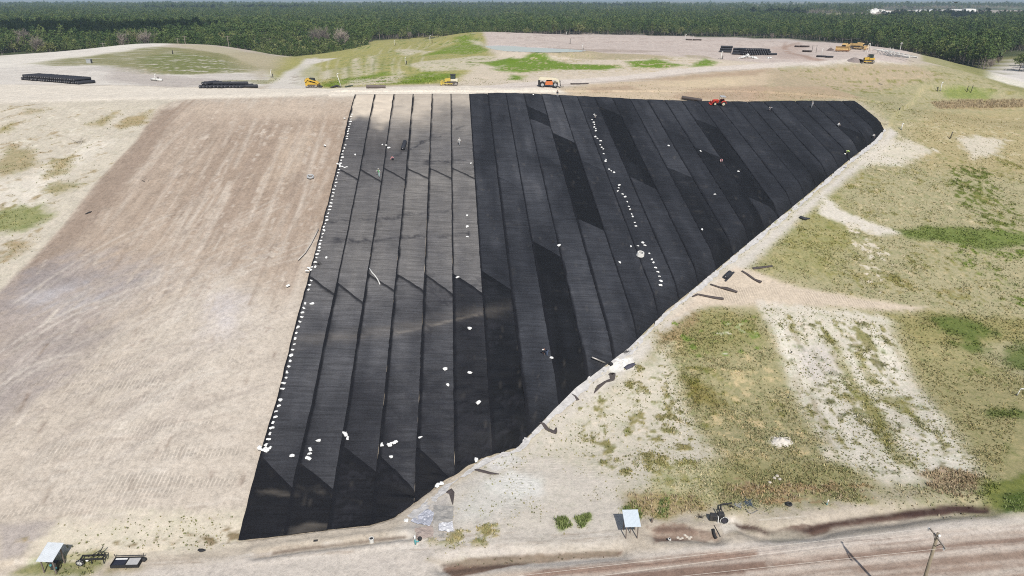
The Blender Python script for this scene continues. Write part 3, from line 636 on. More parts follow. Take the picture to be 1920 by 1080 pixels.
def turf_material():
    s = NT('turf_fabric'); tc = s.n('ShaderNodeTexCoord').outputs['Object']
    tone = s.attr('tone').outputs['Fac']; sand = s.attr('infill').outputs['Fac']; seam = s.attr('seam').outputs['Fac']; warm = s.attr('warm').outputs['Fac']
    seed = s.attr('seed').outputs['Fac']
    rot = s.mapping(tc, (0, 0, math.atan2(EA[0], EA[1])))
    off = s.n('ShaderNodeVectorMath', operation='ADD'); s.l(rot, off.inputs[0])
    cmb = s.n('ShaderNodeCombineXYZ'); s.l(seed, cmb.inputs[1]); s.l(cmb.outputs[0], off.inputs[1]); rot = off.outputs[0]
    ribs = s.noise(s.mapping(rot, (0,0,0), (.16, 3.2, 1)), 1., 5, .7)          # rows of tufting across the roll
    blot = s.noise(rot, .35, 5, .6, .6); fine = s.noise(rot, 5., 4, .75)
    cool = s.ramp(tone, [(0., tuple(alb(16,18,23))), (.3, tuple(alb(43,45,51))), (.5, tuple(alb(64,66,72))), (1., tuple(alb(128,128,132)))])
    wm = s.ramp(tone, [(0., tuple(alb(42,41,46))), (.3, tuple(alb(72,71,74))), (.6, tuple(alb(106,104,104))), (1., tuple(alb(140,136,131)))])
    c = s.mix(warm, cool, wm)
    c = s.mix(1., c, s.ramp(ribs, [(.32, .66), (.5, 1.), (.68, 1.34)]), 'MULTIPLY')
    c = s.mix(1., c, s.ramp(blot, [(.3, .86), (.7, 1.14)]), 'MULTIPLY')
    c = s.mix(1., c, s.ramp(fine, [(.3, .74), (.7, 1.28)]), 'MULTIPLY')
    sw = s.math('ADD', sand, s.math('MULTIPLY', s.math('SUBTRACT', blot, .5), s.math('MULTIPLY', sand, .8)), clamp=True)
    c = s.mix(sw, c, s.mix(ribs, tuple(alb(222,206,186)), tuple(alb(238,226,208))))
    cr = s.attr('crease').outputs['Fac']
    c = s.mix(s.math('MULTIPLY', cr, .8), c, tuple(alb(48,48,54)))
    sm = s.math('ADD', seam, s.math('MULTIPLY', s.math('SUBTRACT', fine, .5), s.math('MULTIPLY', seam, .5)), clamp=True)
    c = s.mix(sm, c, tuple(alb(22,23,29)))
    s.l(c, s.b.inputs['Base Color']); s.b.inputs['Roughness'].default_value = .8; s.b.inputs['Specular IOR Level'].default_value = .25
    s.bump(s.math('ADD', ribs, s.math('MULTIPLY', fine, .6)), .5, .07)
    return s.m
M_TURF = turf_material()
TURF_LIFT = .10
ordn = ['first','second','third','fourth','fifth','sixth','seventh','eighth','ninth','tenth','eleventh','twelfth','thirteenth','fourteenth','fifteenth']
def strip_name(i):
    return f'{ordn[i]} from left edge' if i < 15 else (f'{ordn[NP_-1-i]} from right end' if i < NP_-1 else 'at the right end')
piece_n = 0
for i in range(NP_):
    s0, s1 = SEAM_S[i], SEAM_S[i+1]
    vs, tones = PAN[i]
    nc = 15
    f = np.linspace(0, 1, nc); f[1] = .035; f[2] = .075; f[3] = .13
    ss = s0+f*(s1-s0)
    top = a_top(ss); bot = a_bot(ss)
    if bot.min() > top.min(): continue
    bounds = [top]
    for v in vs:
        # start of the joint where the left seam passes that photo row; the cut runs down to the right
        al = np.linspace(a_bot(s0)-5, a_top(s0)+2, 240); xx, yy = to_xy(s_warp(np.full(240, s0), al), al)
        vv = proj(xx, yy, zfun(xx, yy)+TURF_LIFT)[1]
        jang = random.uniform(.78, 1.12)
        aj = np.interp(-v, -vv[np.argsort(-vv)], al[np.argsort(-vv)])
        bounds.append(np.minimum(np.maximum(aj-(ss-s0)*jang-.22*(fbm(ss*1.3, ss*0+i*3.3+v, 1., 77, 3)-.5), bot), top))
    bounds.append(bot)
    k_all = len(bounds)-1
    for k in range(k_all):
        hi, lo_b = bounds[k], bounds[k+1]
        if (hi-lo_b).max() < .5: continue
        L = float((hi-lo_b).max()); nr = max(3, int(L/.45)+1)
        t = np.linspace(0, 1, nr)[:,None]
        Am = hi[None]*(1-t)+lo_b[None]*t
        Sm = s_warp(np.broadcast_to(ss, Am.shape), Am)
        # edges waver slightly
        ed = (np.abs(f-.0) < .05)[None]*(fbm(Am, Am*0+i*7.7, 2.4, 9, 2)-.5)*.12
        Sm = Sm+ed
        X, Y = to_xy(Sm, Am); Z = zfun(X, Y)+TURF_LIFT+.012*(i % 3)+.004*k
        wr = (fbm(Sm*.45, Am, .9, 11+i, 3)-.5)
        if i in (3,4,5,6): wr = wr*(1+3.2*sstep(100, 75, Am))
        hump = .05*np.sin(PI*f)[None]
        Z = Z+wr*.11+hump+.035*np.exp(-(f[None]/.05)**2)
        V = np.stack([X, Y, Z], -1).reshape(-1, 3)
        me = np_mesh('turf_strip', V, grid_faces(nr, nc)[:, ::-1])
        pu, pv = proj(X, Y, Z)
        tone = np.full(X.shape, tones[k]+((random.uniform(-.05, .06)+(.04 if tones[k] > .2 else -.01)) if i >= 6 else random.uniform(-.04, .04)))
        if i < 6:
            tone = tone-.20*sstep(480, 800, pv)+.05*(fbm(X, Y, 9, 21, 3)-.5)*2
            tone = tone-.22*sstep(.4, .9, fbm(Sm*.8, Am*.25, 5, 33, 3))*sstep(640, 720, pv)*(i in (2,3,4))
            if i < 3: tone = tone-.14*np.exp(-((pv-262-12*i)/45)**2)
        tone = tone-.14*sstep(4.0, .3, Am-a_bot(Sm))*(pu > 740)-.10*sstep(.5, .8, fbm(Sm*.5, Am*.2, 4, 34, 3))*(i >= 6)+.10*(fbm(X, Y, 14, 22, 4)-.5)*2+.07*(fbm(Sm*.9, Am*.12, 1.6, 23, 3)-.5)*2  # toe end darkened: nap shading of the pile painted into the tone
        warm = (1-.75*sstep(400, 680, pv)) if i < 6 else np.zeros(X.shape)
        if i == 5 and k == 2: warm[:] = .2
        # sand worked into the pile near the crest
        lim = [222,228,214,206,198,192][i] if i < 6 else 0
        if i < 6:
            q = pv-lim+(fbm(X, Y, 5, 40, 3)-.5)*26
            inf = (.88,.82,.42,.40,.34,.32)[i]*(1-sstep(-16, 20, q))+(.0,.08,.22,.24,.2,.2)[i]*(1-sstep(0, 80, q))
        else: inf = np.zeros(X.shape)
        # dusty track across the lower cover
        yl = np.interp(pu, [540,700,900,1000], [640,625,588,570])
        inf = inf+.09*np.exp(-((pv-yl)/13)**2)*(pu < 960)*fbm(X*.3, Y, 1.2, 50, 3)+.28*np.exp(-((pv-yl-10+(pu-700)*.045)/2.2)**2)*(pu < 905)*np.clip(fbm(X, Y, 6, 51, 3)-.45, 0, 1)*1.6
        if i >= 6 or k == len(bounds)-2: inf = inf+.10*np.clip(fbm(X*.4, Y*1.8, 1.5, 53, 4)-.80, 0, 1)*(fbm(X, Y, 18, 55, 2) > .5)+.22*np.clip(fbm(Sm*3.5, Am*.5, 1.2, 54, 3)-.92, 0, 1)
        if i < 2 and k == 3: inf = inf+.35*np.clip(fbm(X*.4, Y*1.5, 2.2, 52, 3)-.6, 0, 1)
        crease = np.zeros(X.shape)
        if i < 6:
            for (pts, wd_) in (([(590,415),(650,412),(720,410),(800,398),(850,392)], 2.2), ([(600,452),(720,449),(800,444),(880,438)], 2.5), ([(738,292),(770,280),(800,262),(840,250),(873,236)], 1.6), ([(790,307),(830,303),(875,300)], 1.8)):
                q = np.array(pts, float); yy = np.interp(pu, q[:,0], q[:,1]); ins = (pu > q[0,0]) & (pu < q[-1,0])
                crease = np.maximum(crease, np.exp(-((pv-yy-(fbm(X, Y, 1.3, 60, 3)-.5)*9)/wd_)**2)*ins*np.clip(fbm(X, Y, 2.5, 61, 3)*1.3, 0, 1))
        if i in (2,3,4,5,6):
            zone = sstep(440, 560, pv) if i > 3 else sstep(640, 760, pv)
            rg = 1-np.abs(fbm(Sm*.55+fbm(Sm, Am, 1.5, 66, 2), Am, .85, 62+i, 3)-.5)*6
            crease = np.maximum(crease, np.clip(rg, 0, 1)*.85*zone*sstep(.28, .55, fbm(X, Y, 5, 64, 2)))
        w_s = (.07 if i < 6 else .058)*random.uniform(.8, 1.25)*(1+.35*(fbm(Am*.5, Am*0+i, 1.5, 80, 3)-.5)*2)*(1.35 if pv.mean() > 500 else 1.)
        seam = 1-np.clip((f[None]/w_s-.75)/.5, 0, 1)*np.ones(X.shape)
        if 0 < k and i < 6:      # dark overlap band under the joint
            dj = (hi[None]-Am); seam = np.maximum(seam, (1-sstep(.6, 1.0, dj+.3*(fbm(Sm, Am, 1.2, 78, 2)-.5)))*.85)
        elif 0 < k: seam = np.maximum(seam, (1-sstep(.12, .25, hi[None]-Am))*.35)
        if k == 0: seam = np.maximum(seam, (1-sstep(.15, .3, hi[None]-Am))*(.5 if i < 6 else .9))
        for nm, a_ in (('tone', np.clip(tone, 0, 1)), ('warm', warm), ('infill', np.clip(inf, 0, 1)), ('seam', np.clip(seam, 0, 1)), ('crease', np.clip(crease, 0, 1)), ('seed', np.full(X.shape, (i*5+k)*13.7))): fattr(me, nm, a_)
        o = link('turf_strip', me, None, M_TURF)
        dark = tones[k]
        shade = 'near-black' if dark < .08 else 'dark charcoal' if dark < .2 else 'slate grey' if dark < .5 else 'worn grey'
        if k_all == 1: where = 'one unbroken length'
        elif k == 0: where = 'uppermost'+(' sandy' if i < 6 else '')+' length'
        elif k == k_all-1: where = 'lowest length'
        else: where = f'{["","second","third"][k]} length down'
        tag(o, f'{shade} turf strip {strip_name(i)} of the cover, {where}', 'turf strip', 'black turf strips covering the slope')
        piece_n += 1
print('turf pieces', piece_n)
# ------------------------------------------------------------------ trees
def foliage(name, c0, c1, c2, rnd=.5):
    s = NT(name); oi = s.n('ShaderNodeObjectInfo').outputs['Random']
    tc = s.n('ShaderNodeTexCoord').outputs['Object']
    f = s.noise(tc, .55, 3, .7)
    mixf = s.math('ADD', s.math('MULTIPLY', oi, rnd), s.math('MULTIPLY', f, 1-rnd))
    s.l(s.ramp(mixf, [(.22, c0), (.5, c1), (.78, c2)]), s.b.inputs['Base Color'])
    s.b.inputs['Roughness'].default_value = .75; s.b.inputs['Specular IOR Level'].default_value = .2
    return s.m
M_PINE = foliage('pine_needles', (.034,.066,.020), (.070,.108,.030), (.120,.150,.046), .5)
M_OAK = foliage('broadleaf_foliage', (.055,.078,.030), (.105,.132,.044), (.165,.175,.066), .6)
M_TWIG = foliage('bare_twigs', (.17,.145,.125), (.25,.21,.185), (.33,.275,.235), .5)
M_TWIGG = foliage('budding_twigs', (.17,.17,.08), (.24,.225,.12), (.30,.27,.17), .5)
M_BARK = simple('bark', (.19,.16,.14), .9, var=.3, scale=2.)
def leaf_cloud(centres, n, spread, size, seed, flat=.7):
    g = np.random.default_rng(seed); V = []; 
    C = np.repeat(np.asarray(centres, float), n, 0); m = len(C)
    P = C+g.normal(0, 1, (m, 3))*np.array([spread, spread, spread*flat])
    a = g.normal(0, 1, (m, 3)); a /= np.linalg.norm(a, axis=1)[:,None]
    b = np.cross(a, g.normal(0, 1, (m, 3))); b /= np.linalg.norm(b, axis=1)[:,None]
    sz = size*g.uniform(.6, 1.35, m)[:,None]
    q = np.stack([P-a*sz, P+b*sz*.55, P+a*sz, P-b*sz*.55], 1)
    return q.reshape(-1, 3), np.arange(m*4).reshape(m, 4)
def crown_mesh(name, kind, seed, lod):
    g = np.random.default_rng(seed); cs = []
    if kind == 'pine':
        h = 20.; nw = 9 if lod else 7
        for w in range(nw):
            z = h*(.46+.46*w/(nw-1)); t = w/(nw-1); r = 4.3*(1-.72*t**2.2)*(.72+.28*min(1, t*3+.3))
            kk = (6 if lod else 4) if w < nw-1 else 2
            a0 = g.uniform(0, 6.28)
            for j in range(kk):
                rr = r*g.uniform(.45, 1.08); a = a0+j*2*PI/kk+g.normal(0, .35)
                cs.append((rr*math.cos(a), rr*math.sin(a), z+g.normal(0, .55)))
        return leaf_cloud(cs, 13 if lod else 8, .72, .50 if lod else .8, seed+1)
    if kind == 'oak':
        for j in range(34 if lod else 16):
            a = g.uniform(0, 6.28); u = g.uniform(-.35, 1); r = math.sqrt(max(0, 1-u*u))*g.uniform(.75, 1.05)
            cs.append((4.2*r*math.cos(a), 4.2*r*math.sin(a), 5.6+4.2*u+g.normal(0, .3)))
        return leaf_cloud(cs, 14 if lod else 8, .85, .58 if lod else 1.0, seed+1)
def twig_mesh(seed, n=150, h=13., r=4.2):
    g = np.random.default_rng(seed); V = []; F = []
    def stick(p, q, w):
        p = np.array(p); q = np.array(q); d = q-p; s_ = np.cross(d, g.normal(0,1,3)); s_ = s_/np.linalg.norm(s_)*w
        k = len(V); V.extend([p-s_, p+s_, q+s_*.3, q-s_*.3]); F.append((k, k+1, k+2, k+3))
    for j in range(n):
        a = g.uniform(0, 6.28); z0 = h*g.uniform(.18, .6); el = g.uniform(.5, 1.35); L = h*g.uniform(.2, .42)
        p = (math.cos(a)*r*.15*g.uniform(0, 2), math.sin(a)*r*.15*g.uniform(0, 2), z0)
        q = (p[0]+math.cos(a)*math.cos(el)*L*1.1, p[1]+math.sin(a)*math.cos(el)*L*1.1, min(h, p[2]+math.sin(el)*L))
        stick(p, q, .10)
        for _ in range(4):
            t = g.uniform(.35, 1); m_ = np.array(p)*(1-t)+np.array(q)*t; dd = g.normal(0, 1, 3); dd[2] = abs(dd[2])+.4; dd /= np.linalg.norm(dd)
            stick(m_, m_+dd*g.uniform(.8, 1.9), .055)
    return np.array(V), np.array(F)
def tube_np(pts, rad, n=6):
    pts = [Vector(p) for p in pts]; V = []; F = []
    for i, p in enumerate(pts):
        d = (pts[min(i+1, len(pts)-1)]-pts[max(i-1, 0)]).normalized()
        s_ = d.orthogonal().normalized(); 
        if i == 0: ref = s_
        else:
            s_ = (ref-d*ref.dot(d)); s_ = s_.normalized() if s_.length > 1e-4 else d.orthogonal().normalized(); ref = s_
        b = d.cross(s_); r = rad[i] if hasattr(rad, '__len__') else rad
        for k in range(n):
            a = 2*PI*k/n; V.append(p+s_*math.cos(a)*r+b*math.sin(a)*r)
    for i in range(len(pts)-1):
        for k in range(n):
            F.append((i*n+k, i*n+(k+1) % n, (i+1)*n+(k+1) % n, (i+1)*n+k))
    return np.array(V), np.array(F)
def join_np(parts):
    V = []; F = []; o = 0
    for v, f in parts: V.append(np.asarray(v, float)); F.append(np.asarray(f)+o); o += len(v)
    return np.concatenate(V), np.concatenate(F)
PROTO = {'pine': [], 'oak': [], 'twig': [], 'twigg': []}
FAR = []
for j in range(4):
    v, f = crown_mesh('c', 'pine', 100+j, True); cme = np_mesh('pine_crown', v, f, False); cme.materials.append(M_PINE)
    tp = [(0,0,-.6),(.1*j,.05,6),(.15,.1*j,12),(.1,.1,18.6)]
    v, f = join_np([tube_np(tp, [.30,.24,.17,.05], 6)]+[tube_np([(0,0,8.5+1.3*k),(1.5*math.cos(k*2.3),1.5*math.sin(k*2.3),9.3+1.3*k)], [.08,.03], 4) for k in range(5)])
    tme = np_mesh('pine_trunk', v, f); tme.materials.append(M_BARK); PROTO['pine'].append((cme, tme))
for j in range(3):
    v, f = crown_mesh('c', 'oak', 200+j, True); cme = np_mesh('leafy_crown', v, f, False); cme.materials.append(M_OAK)
    v, f = join_np([tube_np([(0,0,-.5),(.1,0,2.5),(.2,.1,5.5)], [.28,.22,.1], 6)]+[tube_np([(.1,0,2.5),(1.6*math.cos(k*1.6),1.6*math.sin(k*1.6),5.2)], [.13,.05], 4) for k in range(4)])
    tme = np_mesh('leafy_trunk', v, f); tme.materials.append(M_BARK); PROTO['oak'].append((cme, tme))
    for kd, mt in (('twig', M_TWIG), ('twigg', M_TWIGG)):
        v, f = twig_mesh(300+j+(50 if kd == 'twigg' else 0)); cme = np_mesh('bare_crown', v, f, False); cme.materials.append(mt)
        v, f = tube_np([(0,0,-.5),(.1,0,4),(.1,.1,8),(0,.2,11)], [.25,.18,.10,.03], 6); tme = np_mesh('bare_trunk', v, f); tme.materials.append(M_BARK)
        PROTO[kd].append((cme, tme))
ntree = 0
def tree(kind, x, y, sc, label, group, j=None, name=None):
    global ntree
    cme, tme = PROTO[kind][(ntree if j is None else j) % len(PROTO[kind])]; ntree += 1
    nm = name or {'pine':'pine_tree','oak':'leafy_tree','twig':'bare_tree','twigg':'budding_tree'}[kind]
    o = empty(nm, (x, y, zf(x, y)), random.uniform(0, 6.28), label, 'tree', group)
    o.scale = (sc*random.uniform(.9, 1.12), sc*random.uniform(.9, 1.12), sc)
    link('crown', cme, o); link('trunk', tme, o); return o
# far prototypes, kept out of the scene and only drawn by the forest objects
protos = []
for j in range(5):
    v, f = crown_mesh('c', 'pine', 400+j, False); tv, tf = tube_np([(0,0,-.6),(.1,.1,9),(0,0,17)], [.28,.2,.06], 4)
    V, F = join_np([(v, f), (tv, tf)]); m_ = np_mesh('far_pine', V, F, False); m_.materials.append(M_PINE); m_.materials.append(M_BARK)
    m_.polygons.foreach_set('material_index', np.r_[np.zeros(len(f), np.int32), np.ones(len(tf), np.int32)]); protos.append(bpy.data.objects.new('far_pine', m_))
for j in range(2):
    v, f = crown_mesh('c', 'oak', 420+j, False); m_ = np_mesh('far_leafy', v, f, False); m_.materials.append(M_OAK); protos.append(bpy.data.objects.new('far_leafy', m_))
for j in range(2):
    v, f = twig_mesh(440+j, 60); v = v*1.0; m_ = np_mesh('far_bare', v, f, False); m_.materials.append((M_TWIG, M_TWIGG)[j]); protos.append(bpy.data.objects.new('far_bare', m_))
def scatter_nodes(name, objs):
    ng = bpy.data.node_groups.new(name, 'GeometryNodeTree')
    ng.interface.new_socket('Geometry', in_out='INPUT', socket_type='NodeSocketGeometry'); ng.interface.new_socket('Geometry', in_out='OUTPUT', socket_type='NodeSocketGeometry')
    gi = ng.nodes.new('NodeGroupInput'); go = ng.nodes.new('NodeGroupOutput'); jn = ng.nodes.new('GeometryNodeJoinGeometry'); ip = ng.nodes.new('GeometryNodeInstanceOnPoints')
    for ob in reversed(objs):
        oi = ng.nodes.new('GeometryNodeObjectInfo'); oi.inputs[0].default_value = ob; oi.inputs['As Instance'].default_value = True; ng.links.new(oi.outputs['Geometry'], jn.inputs[0])
    def na(nm, t):
        a = ng.nodes.new('GeometryNodeInputNamedAttribute'); a.data_type = t; a.inputs['Name'].default_value = nm; return a.outputs['Attribute']
    ng.links.new(gi.outputs[0], ip.inputs['Points']); ng.links.new(jn.outputs[0], ip.inputs['Instance']); ip.inputs['Pick Instance'].default_value = True
    ng.links.new(na('pick', 'INT'), ip.inputs['Instance Index']); ng.links.new(na('rot', 'FLOAT_VECTOR'), ip.inputs['Rotation']); ng.links.new(na('size', 'FLOAT_VECTOR'), ip.inputs['Scale'])
    ng.links.new(ip.outputs[0], go.inputs[0]); return ng
def scatter(name, P, pick, rotz, size, ng):
    me = bpy.data.meshes.new(name); me.vertices.add(len(P)); me.vertices.foreach_set('co', np.asarray(P, np.float32).ravel())
    a = me.attributes.new('pick', 'INT', 'POINT'); a.data.foreach_set('value', np.asarray(pick, np.int32))
    r3 = np.zeros((len(P), 3), np.float32); r3[:,2] = rotz
    a = me.attributes.new('rot', 'FLOAT_VECTOR', 'POINT'); a.data.foreach_set('vector', r3.ravel())
    a = me.attributes.new('size', 'FLOAT_VECTOR', 'POINT'); a.data.foreach_set('vector', np.asarray(size, np.float32).ravel())
    o = link(name, me); md = o.modifiers.new('trees', 'NODES'); md.node_group = ng; return o
# where the wood begins, by photo column
EU = np.array([-700,-200,0,250,470,482,560,640,690,700,800,900,1100,1300,1500,1600,1700,1780,1850,1930,2300])
EY = np.array([660,640,640,660,640,610,588,600,655,915,930,950,1060,1000,930,800,640,560,515,500,480])
def edge_y(x, y): return np.interp(960+x/y*FPX*1.055, EU, EY)
tx = []; ty = []; tsz = []
y = 470.
while y < 5200:
    sp = 5.6 if y < 1500 else 5.6+(y-1500)*.0042
    n = int(1.72*y/sp); xs = (np.arange(n)-n/2)*sp
    tx.append(xs+rng.normal(0, sp*.3, n)); ty.append(np.full(n, y)+rng.normal(0, sp*.3, n)); tsz.append(np.full(n, min(1.75, (sp/5.6)**.5)))
    y += sp*(1. if y < 1100 else 1.5)
tx = np.concatenate(tx); ty = np.concatenate(ty); tsz = np.concatenate(tsz)
keep = ty > edge_y(tx, ty)+8*(fbm(tx, ty, 25, 70, 2)-.5)
uu = 960+tx/ty*FPX*1.055
# clearings: the road at far right, the town, a few open fields
keep &= ~((uu > 1862+(ty-520)*.20) & (uu < 1945+(ty-520)*.12) & (ty < 700))
keep &= ~((uu > 1590+60*fbm(tx, ty, 200, 76, 2)) & (uu < 1930) & (ty > 1950+300*fbm(tx, ty, 300, 77, 2)) & (ty < 3700))
keep &= ~((uu > 1840) & (uu < 1910) & (ty > 1830) & (ty < 2150))
fieldn = fbm(tx, ty*.7, 420, 71, 3)
keep &= ~((fieldn > .755) & (ty > 1350))
keep &= (rng.uniform(0, 1, len(tx)) > .06) & ((fbm(tx, ty, 38, 75, 3) < .78) | (ty > 2500))
tx, ty, tsz, uu = tx[keep], ty[keep], tsz[keep], uu[keep]
tz = zfun(tx, ty)
sizef = tsz*rng.uniform(.62, 1.06, len(tx))*(.70+.46*fbm(tx, ty, 70, 72, 3))
clump = (uu > 470) & (uu < 705) & (ty < 760)
sizef = np.where(clump, sizef*.62, sizef)
# hidden behind the hill?
qs = np.linspace(-.95, .95, 240); yy_ = np.arange(150, 470, 6.)
HX = qs[:,None]*yy_[None]; HZ = zfun(HX, np.broadcast_to(yy_, HX.shape)); hor = ((HZ-CAMZ)/yy_).max(1)
seen = (tz+20*sizef-CAMZ)/ty > np.interp(tx/ty, qs, hor)-.002
tx, ty, tz, sizef, uu, clump = [a[seen] for a in (tx, ty, tz, sizef, uu, clump)]
hard = fbm(tx, ty, 260, 73, 3)      # hardwood stands, leafless in early spring
pk = np.where(rng.uniform(0, 1, len(tx)) < .10+.35*(fbm(tx, ty, 60, 79, 2) > .66), rng.integers(5, 7, len(tx)), rng.integers(0, 5, len(tx)))
pb = np.clip((hard-.60)*4, .012, .8)*np.clip(.12+(ty-1100)/1500, .05, 1)
pk = np.where(rng.uniform(0, 1, len(tx)) < pb, rng.integers(7, 9, len(tx)), pk)
pk = np.where((uu > 1250) & (ty > 3000) & (rng.uniform(0, 1, len(tx)) < .7), rng.integers(7, 9, len(tx)), pk)
pk = np.where(clump & (rng.uniform(0, 1, len(tx)) < .75), rng.integers(5, 7, len(tx)), pk)
lowd = (uu < 200) & (ty < 1000); pk = np.where(lowd & (rng.uniform(0, 1, len(tx)) < .45), rng.integers(5, 7, len(tx)), pk)
sizef = np.where((pk >= 5) & (pk < 7), sizef*1.35, sizef)
# front row trees become things
vis = (uu > -25) & (uu < 1945)
order = np.argsort(np.hypot(tx, ty)); bins = np.full(300, -1); second = []
for idx in order:
    if not vis[idx] or pk[idx] >= 7: continue
    b = int((uu[idx]+25)/1970*262)
    if bins[b] < 0: bins[b] = idx
front = [b for b in bins if b >= 0]
def zone(u):
    if u < 470: return ('behind the pale deck at the left', 'pines behind the left deck')
    if u < 705: return ('in the dense low clump beside the haul road', 'trees in the clump beside the haul road')
    if u < 905: return ('at the edge of the tall wood beyond the green hillside', 'pines beyond the green hillside')
    if u < 1280: return ('rising behind the deck that holds the pond', 'pines behind the pond deck')
    if u < 1600: return ('rising behind the stacked black rolls on the deck', 'pines behind the roll stack')
    if u < 1800: return ('in the wood behind the white pipe frame', 'pines behind the pipe frame')
    return ('beside the pale road at the far right', 'trees beside the far right road')
isf = np.zeros(len(tx), bool)
for idx in front:
    isf[idx] = True; z_, g_ = zone(uu[idx]); kd = 'oak' if pk[idx] in (5, 6) else 'pine'
    tree(kd, float(tx[idx]), float(ty[idx]), float(sizef[idx]), ('tall dark green pine ' if kd == 'pine' else 'rounded leafy green tree ')+z_, g_ if kd == 'pine' else g_.replace('pines', 'leafy trees'))
BARE = [(232,74,660,'twig','grey leafless tree left of the olive mound top'),(250,70,668,'twigg','wide leafless tree with an olive tinted crown behind the mound'),(272,72,664,'twig','broad grey leafless tree right of the olive crowned one behind the mound'),(286,74,668,'twig','small grey leafless tree at the right end of the bare group behind the mound'),
        (42,62,700,'twig','pale leafless tree inside the dark wood at upper left'),(70,80,650,'twig','small grey leafless tree near the pale deck rim at upper left'),(590,63,745,'twig','pinkish leafless tree above the low clump by the haul road'),(606,62,760,'twig','pinkish leafless tree beside its twin above the low clump'),
        (640,66,720,'twig','grey leafless tree at the back of the low clump'),(768,64,925,'twig','pale leafless tree among the tall trunks beyond the hillside'),(655,98,598,'twig','grey leafless tree at the right front of the low clump'),(1008,54,1050,'twigg','pale leafless tree left of the tan one behind the pond'),(1042,50,1045,'twigg','tan leafless tree with rounded crown behind the pond'),(1060,52,1055,'twigg','thin tan leafless tree behind the pond, right of the rounded one'),(1080,54,1060,'twig','grey leafless shrubby tree behind the pond deck rim'),
        (1745,104,600,'twig','grey leafless tree left of the dark trunks beyond the pipe frame'),(1768,110,575,'twig','grey leafless tree at the forest foot right of the pipe frame'),(1857,125,520,'twig','thin grey leafless tree beside the far right road'),(1872,118,560,'twig','grey leafless tree at the bend of the far right road'),(1448,68,925,'twig','grey leafless tree behind the long roll stack')]
for u, v, Y, kd, lb in BARE:
    dx, dy, dz = pdir(u, v); x = float(dx/dy*Y); z = zf(x, Y); sc = max(.55, min(1.5, (CAMZ+dz/dy*Y-z)/9.))
    tree(kd, x, float(Y), sc*1.15, lb, 'leafless trees at the edge of the forest')
for u, v, Y in ((1913,126,505),(1926,122,510),(1938,128,500),(1930,112,540)):
    dx, dy, dz = pdir(u, v); tree('oak', float(dx/dy*Y), float(Y), 1.15, 'dark leafy tree at the right border beside the pale road', 'leafy trees at the right border')
m = ~isf
ng = scatter_nodes('forest', protos)
sz3 = np.stack([sizef, sizef, sizef*rng.uniform(.9, 1.1, len(sizef))], 1)
fo = scatter('forest', np.stack([tx, ty, tz], 1)[m], pk[m], rng.uniform(0, 6.28, m.sum()), sz3[m], ng); tag(fo, kind='stuff')
print('forest', m.sum(), 'front', len(front))
# woodland towards the horizon: one rolling canopy
rr = 4300*1.05**np.arange(48); aa = np.linspace(-.78, .78, 420)
RR, AA = np.meshgrid(rr, aa, indexing='ij'); X = RR*np.sin(AA); Y = RR*np.cos(AA)
Z = NAT+7+11*fbm(X, Y*.6, 260, 80, 4)+6*(fbm(X, Y, 60, 81, 2)-.5); Z = np.minimum(Z+sstep(9000, 26000, RR)*(22+34*fbm(AA*9, RR*0+.3, .5, 82, 3)), 56.5); Z[0] = NAT-2
me = np_mesh('far_canopy', np.stack([X, Y, Z], -1).reshape(-1, 3), grid_faces(*X.shape)[:, ::-1])
s = NT('far_canopy'); tc = s.n('ShaderNodeTexCoord').outputs['Object']
big = s.noise(s.mapping(tc, (0,0,0), (.0011,.0006,0)), 1., 5, .6); sm = s.noise(s.mapping(tc, (0,0,0), (.014,.008,0)), 1., 4, .7)
c = s.ramp(big, [(.30, (.045,.07,.04)), (.46, (.08,.10,.05)), (.52, (.24,.21,.165)), (.60, (.10,.12,.06)), (.66, (.32,.29,.21))])
s.l(s.mix(1., c, s.ramp(sm, [(.3, .55), (.7, 1.4)]), 'MULTIPLY'), s.b.inputs['Base Color']); s.b.inputs['Roughness'].default_value = 1; s.b.inputs['Specular IOR Level'].default_value = 0
tag(link('distant_woodland', me, None, s.m), kind='stuff')
# ------------------------------------------------------------------ the air
bm = bmesh.new(); bmesh.ops.create_cube(bm, size=1.)
hm = bpy.data.meshes.new('haze'); bm.to_mesh(hm); bm.free()
hz = link('haze', hm); hz.scale = (88000, 88000, 64); hz.location = (0, 0, 28.5)
tag(hz, kind='stuff')
s = NT('haze'); s.t.nodes.remove(s.b); pv = s.n('ShaderNodeVolumePrincipled'); s.l(pv.outputs[0], s.out.inputs['Volume'])
pv.inputs['Color'].default_value = (.62, .80, 1, 1); pv.inputs['Density'].default_value = 8.0e-5; pv.inputs['Anisotropy'].default_value = .0
hm.materials.append(s.m)
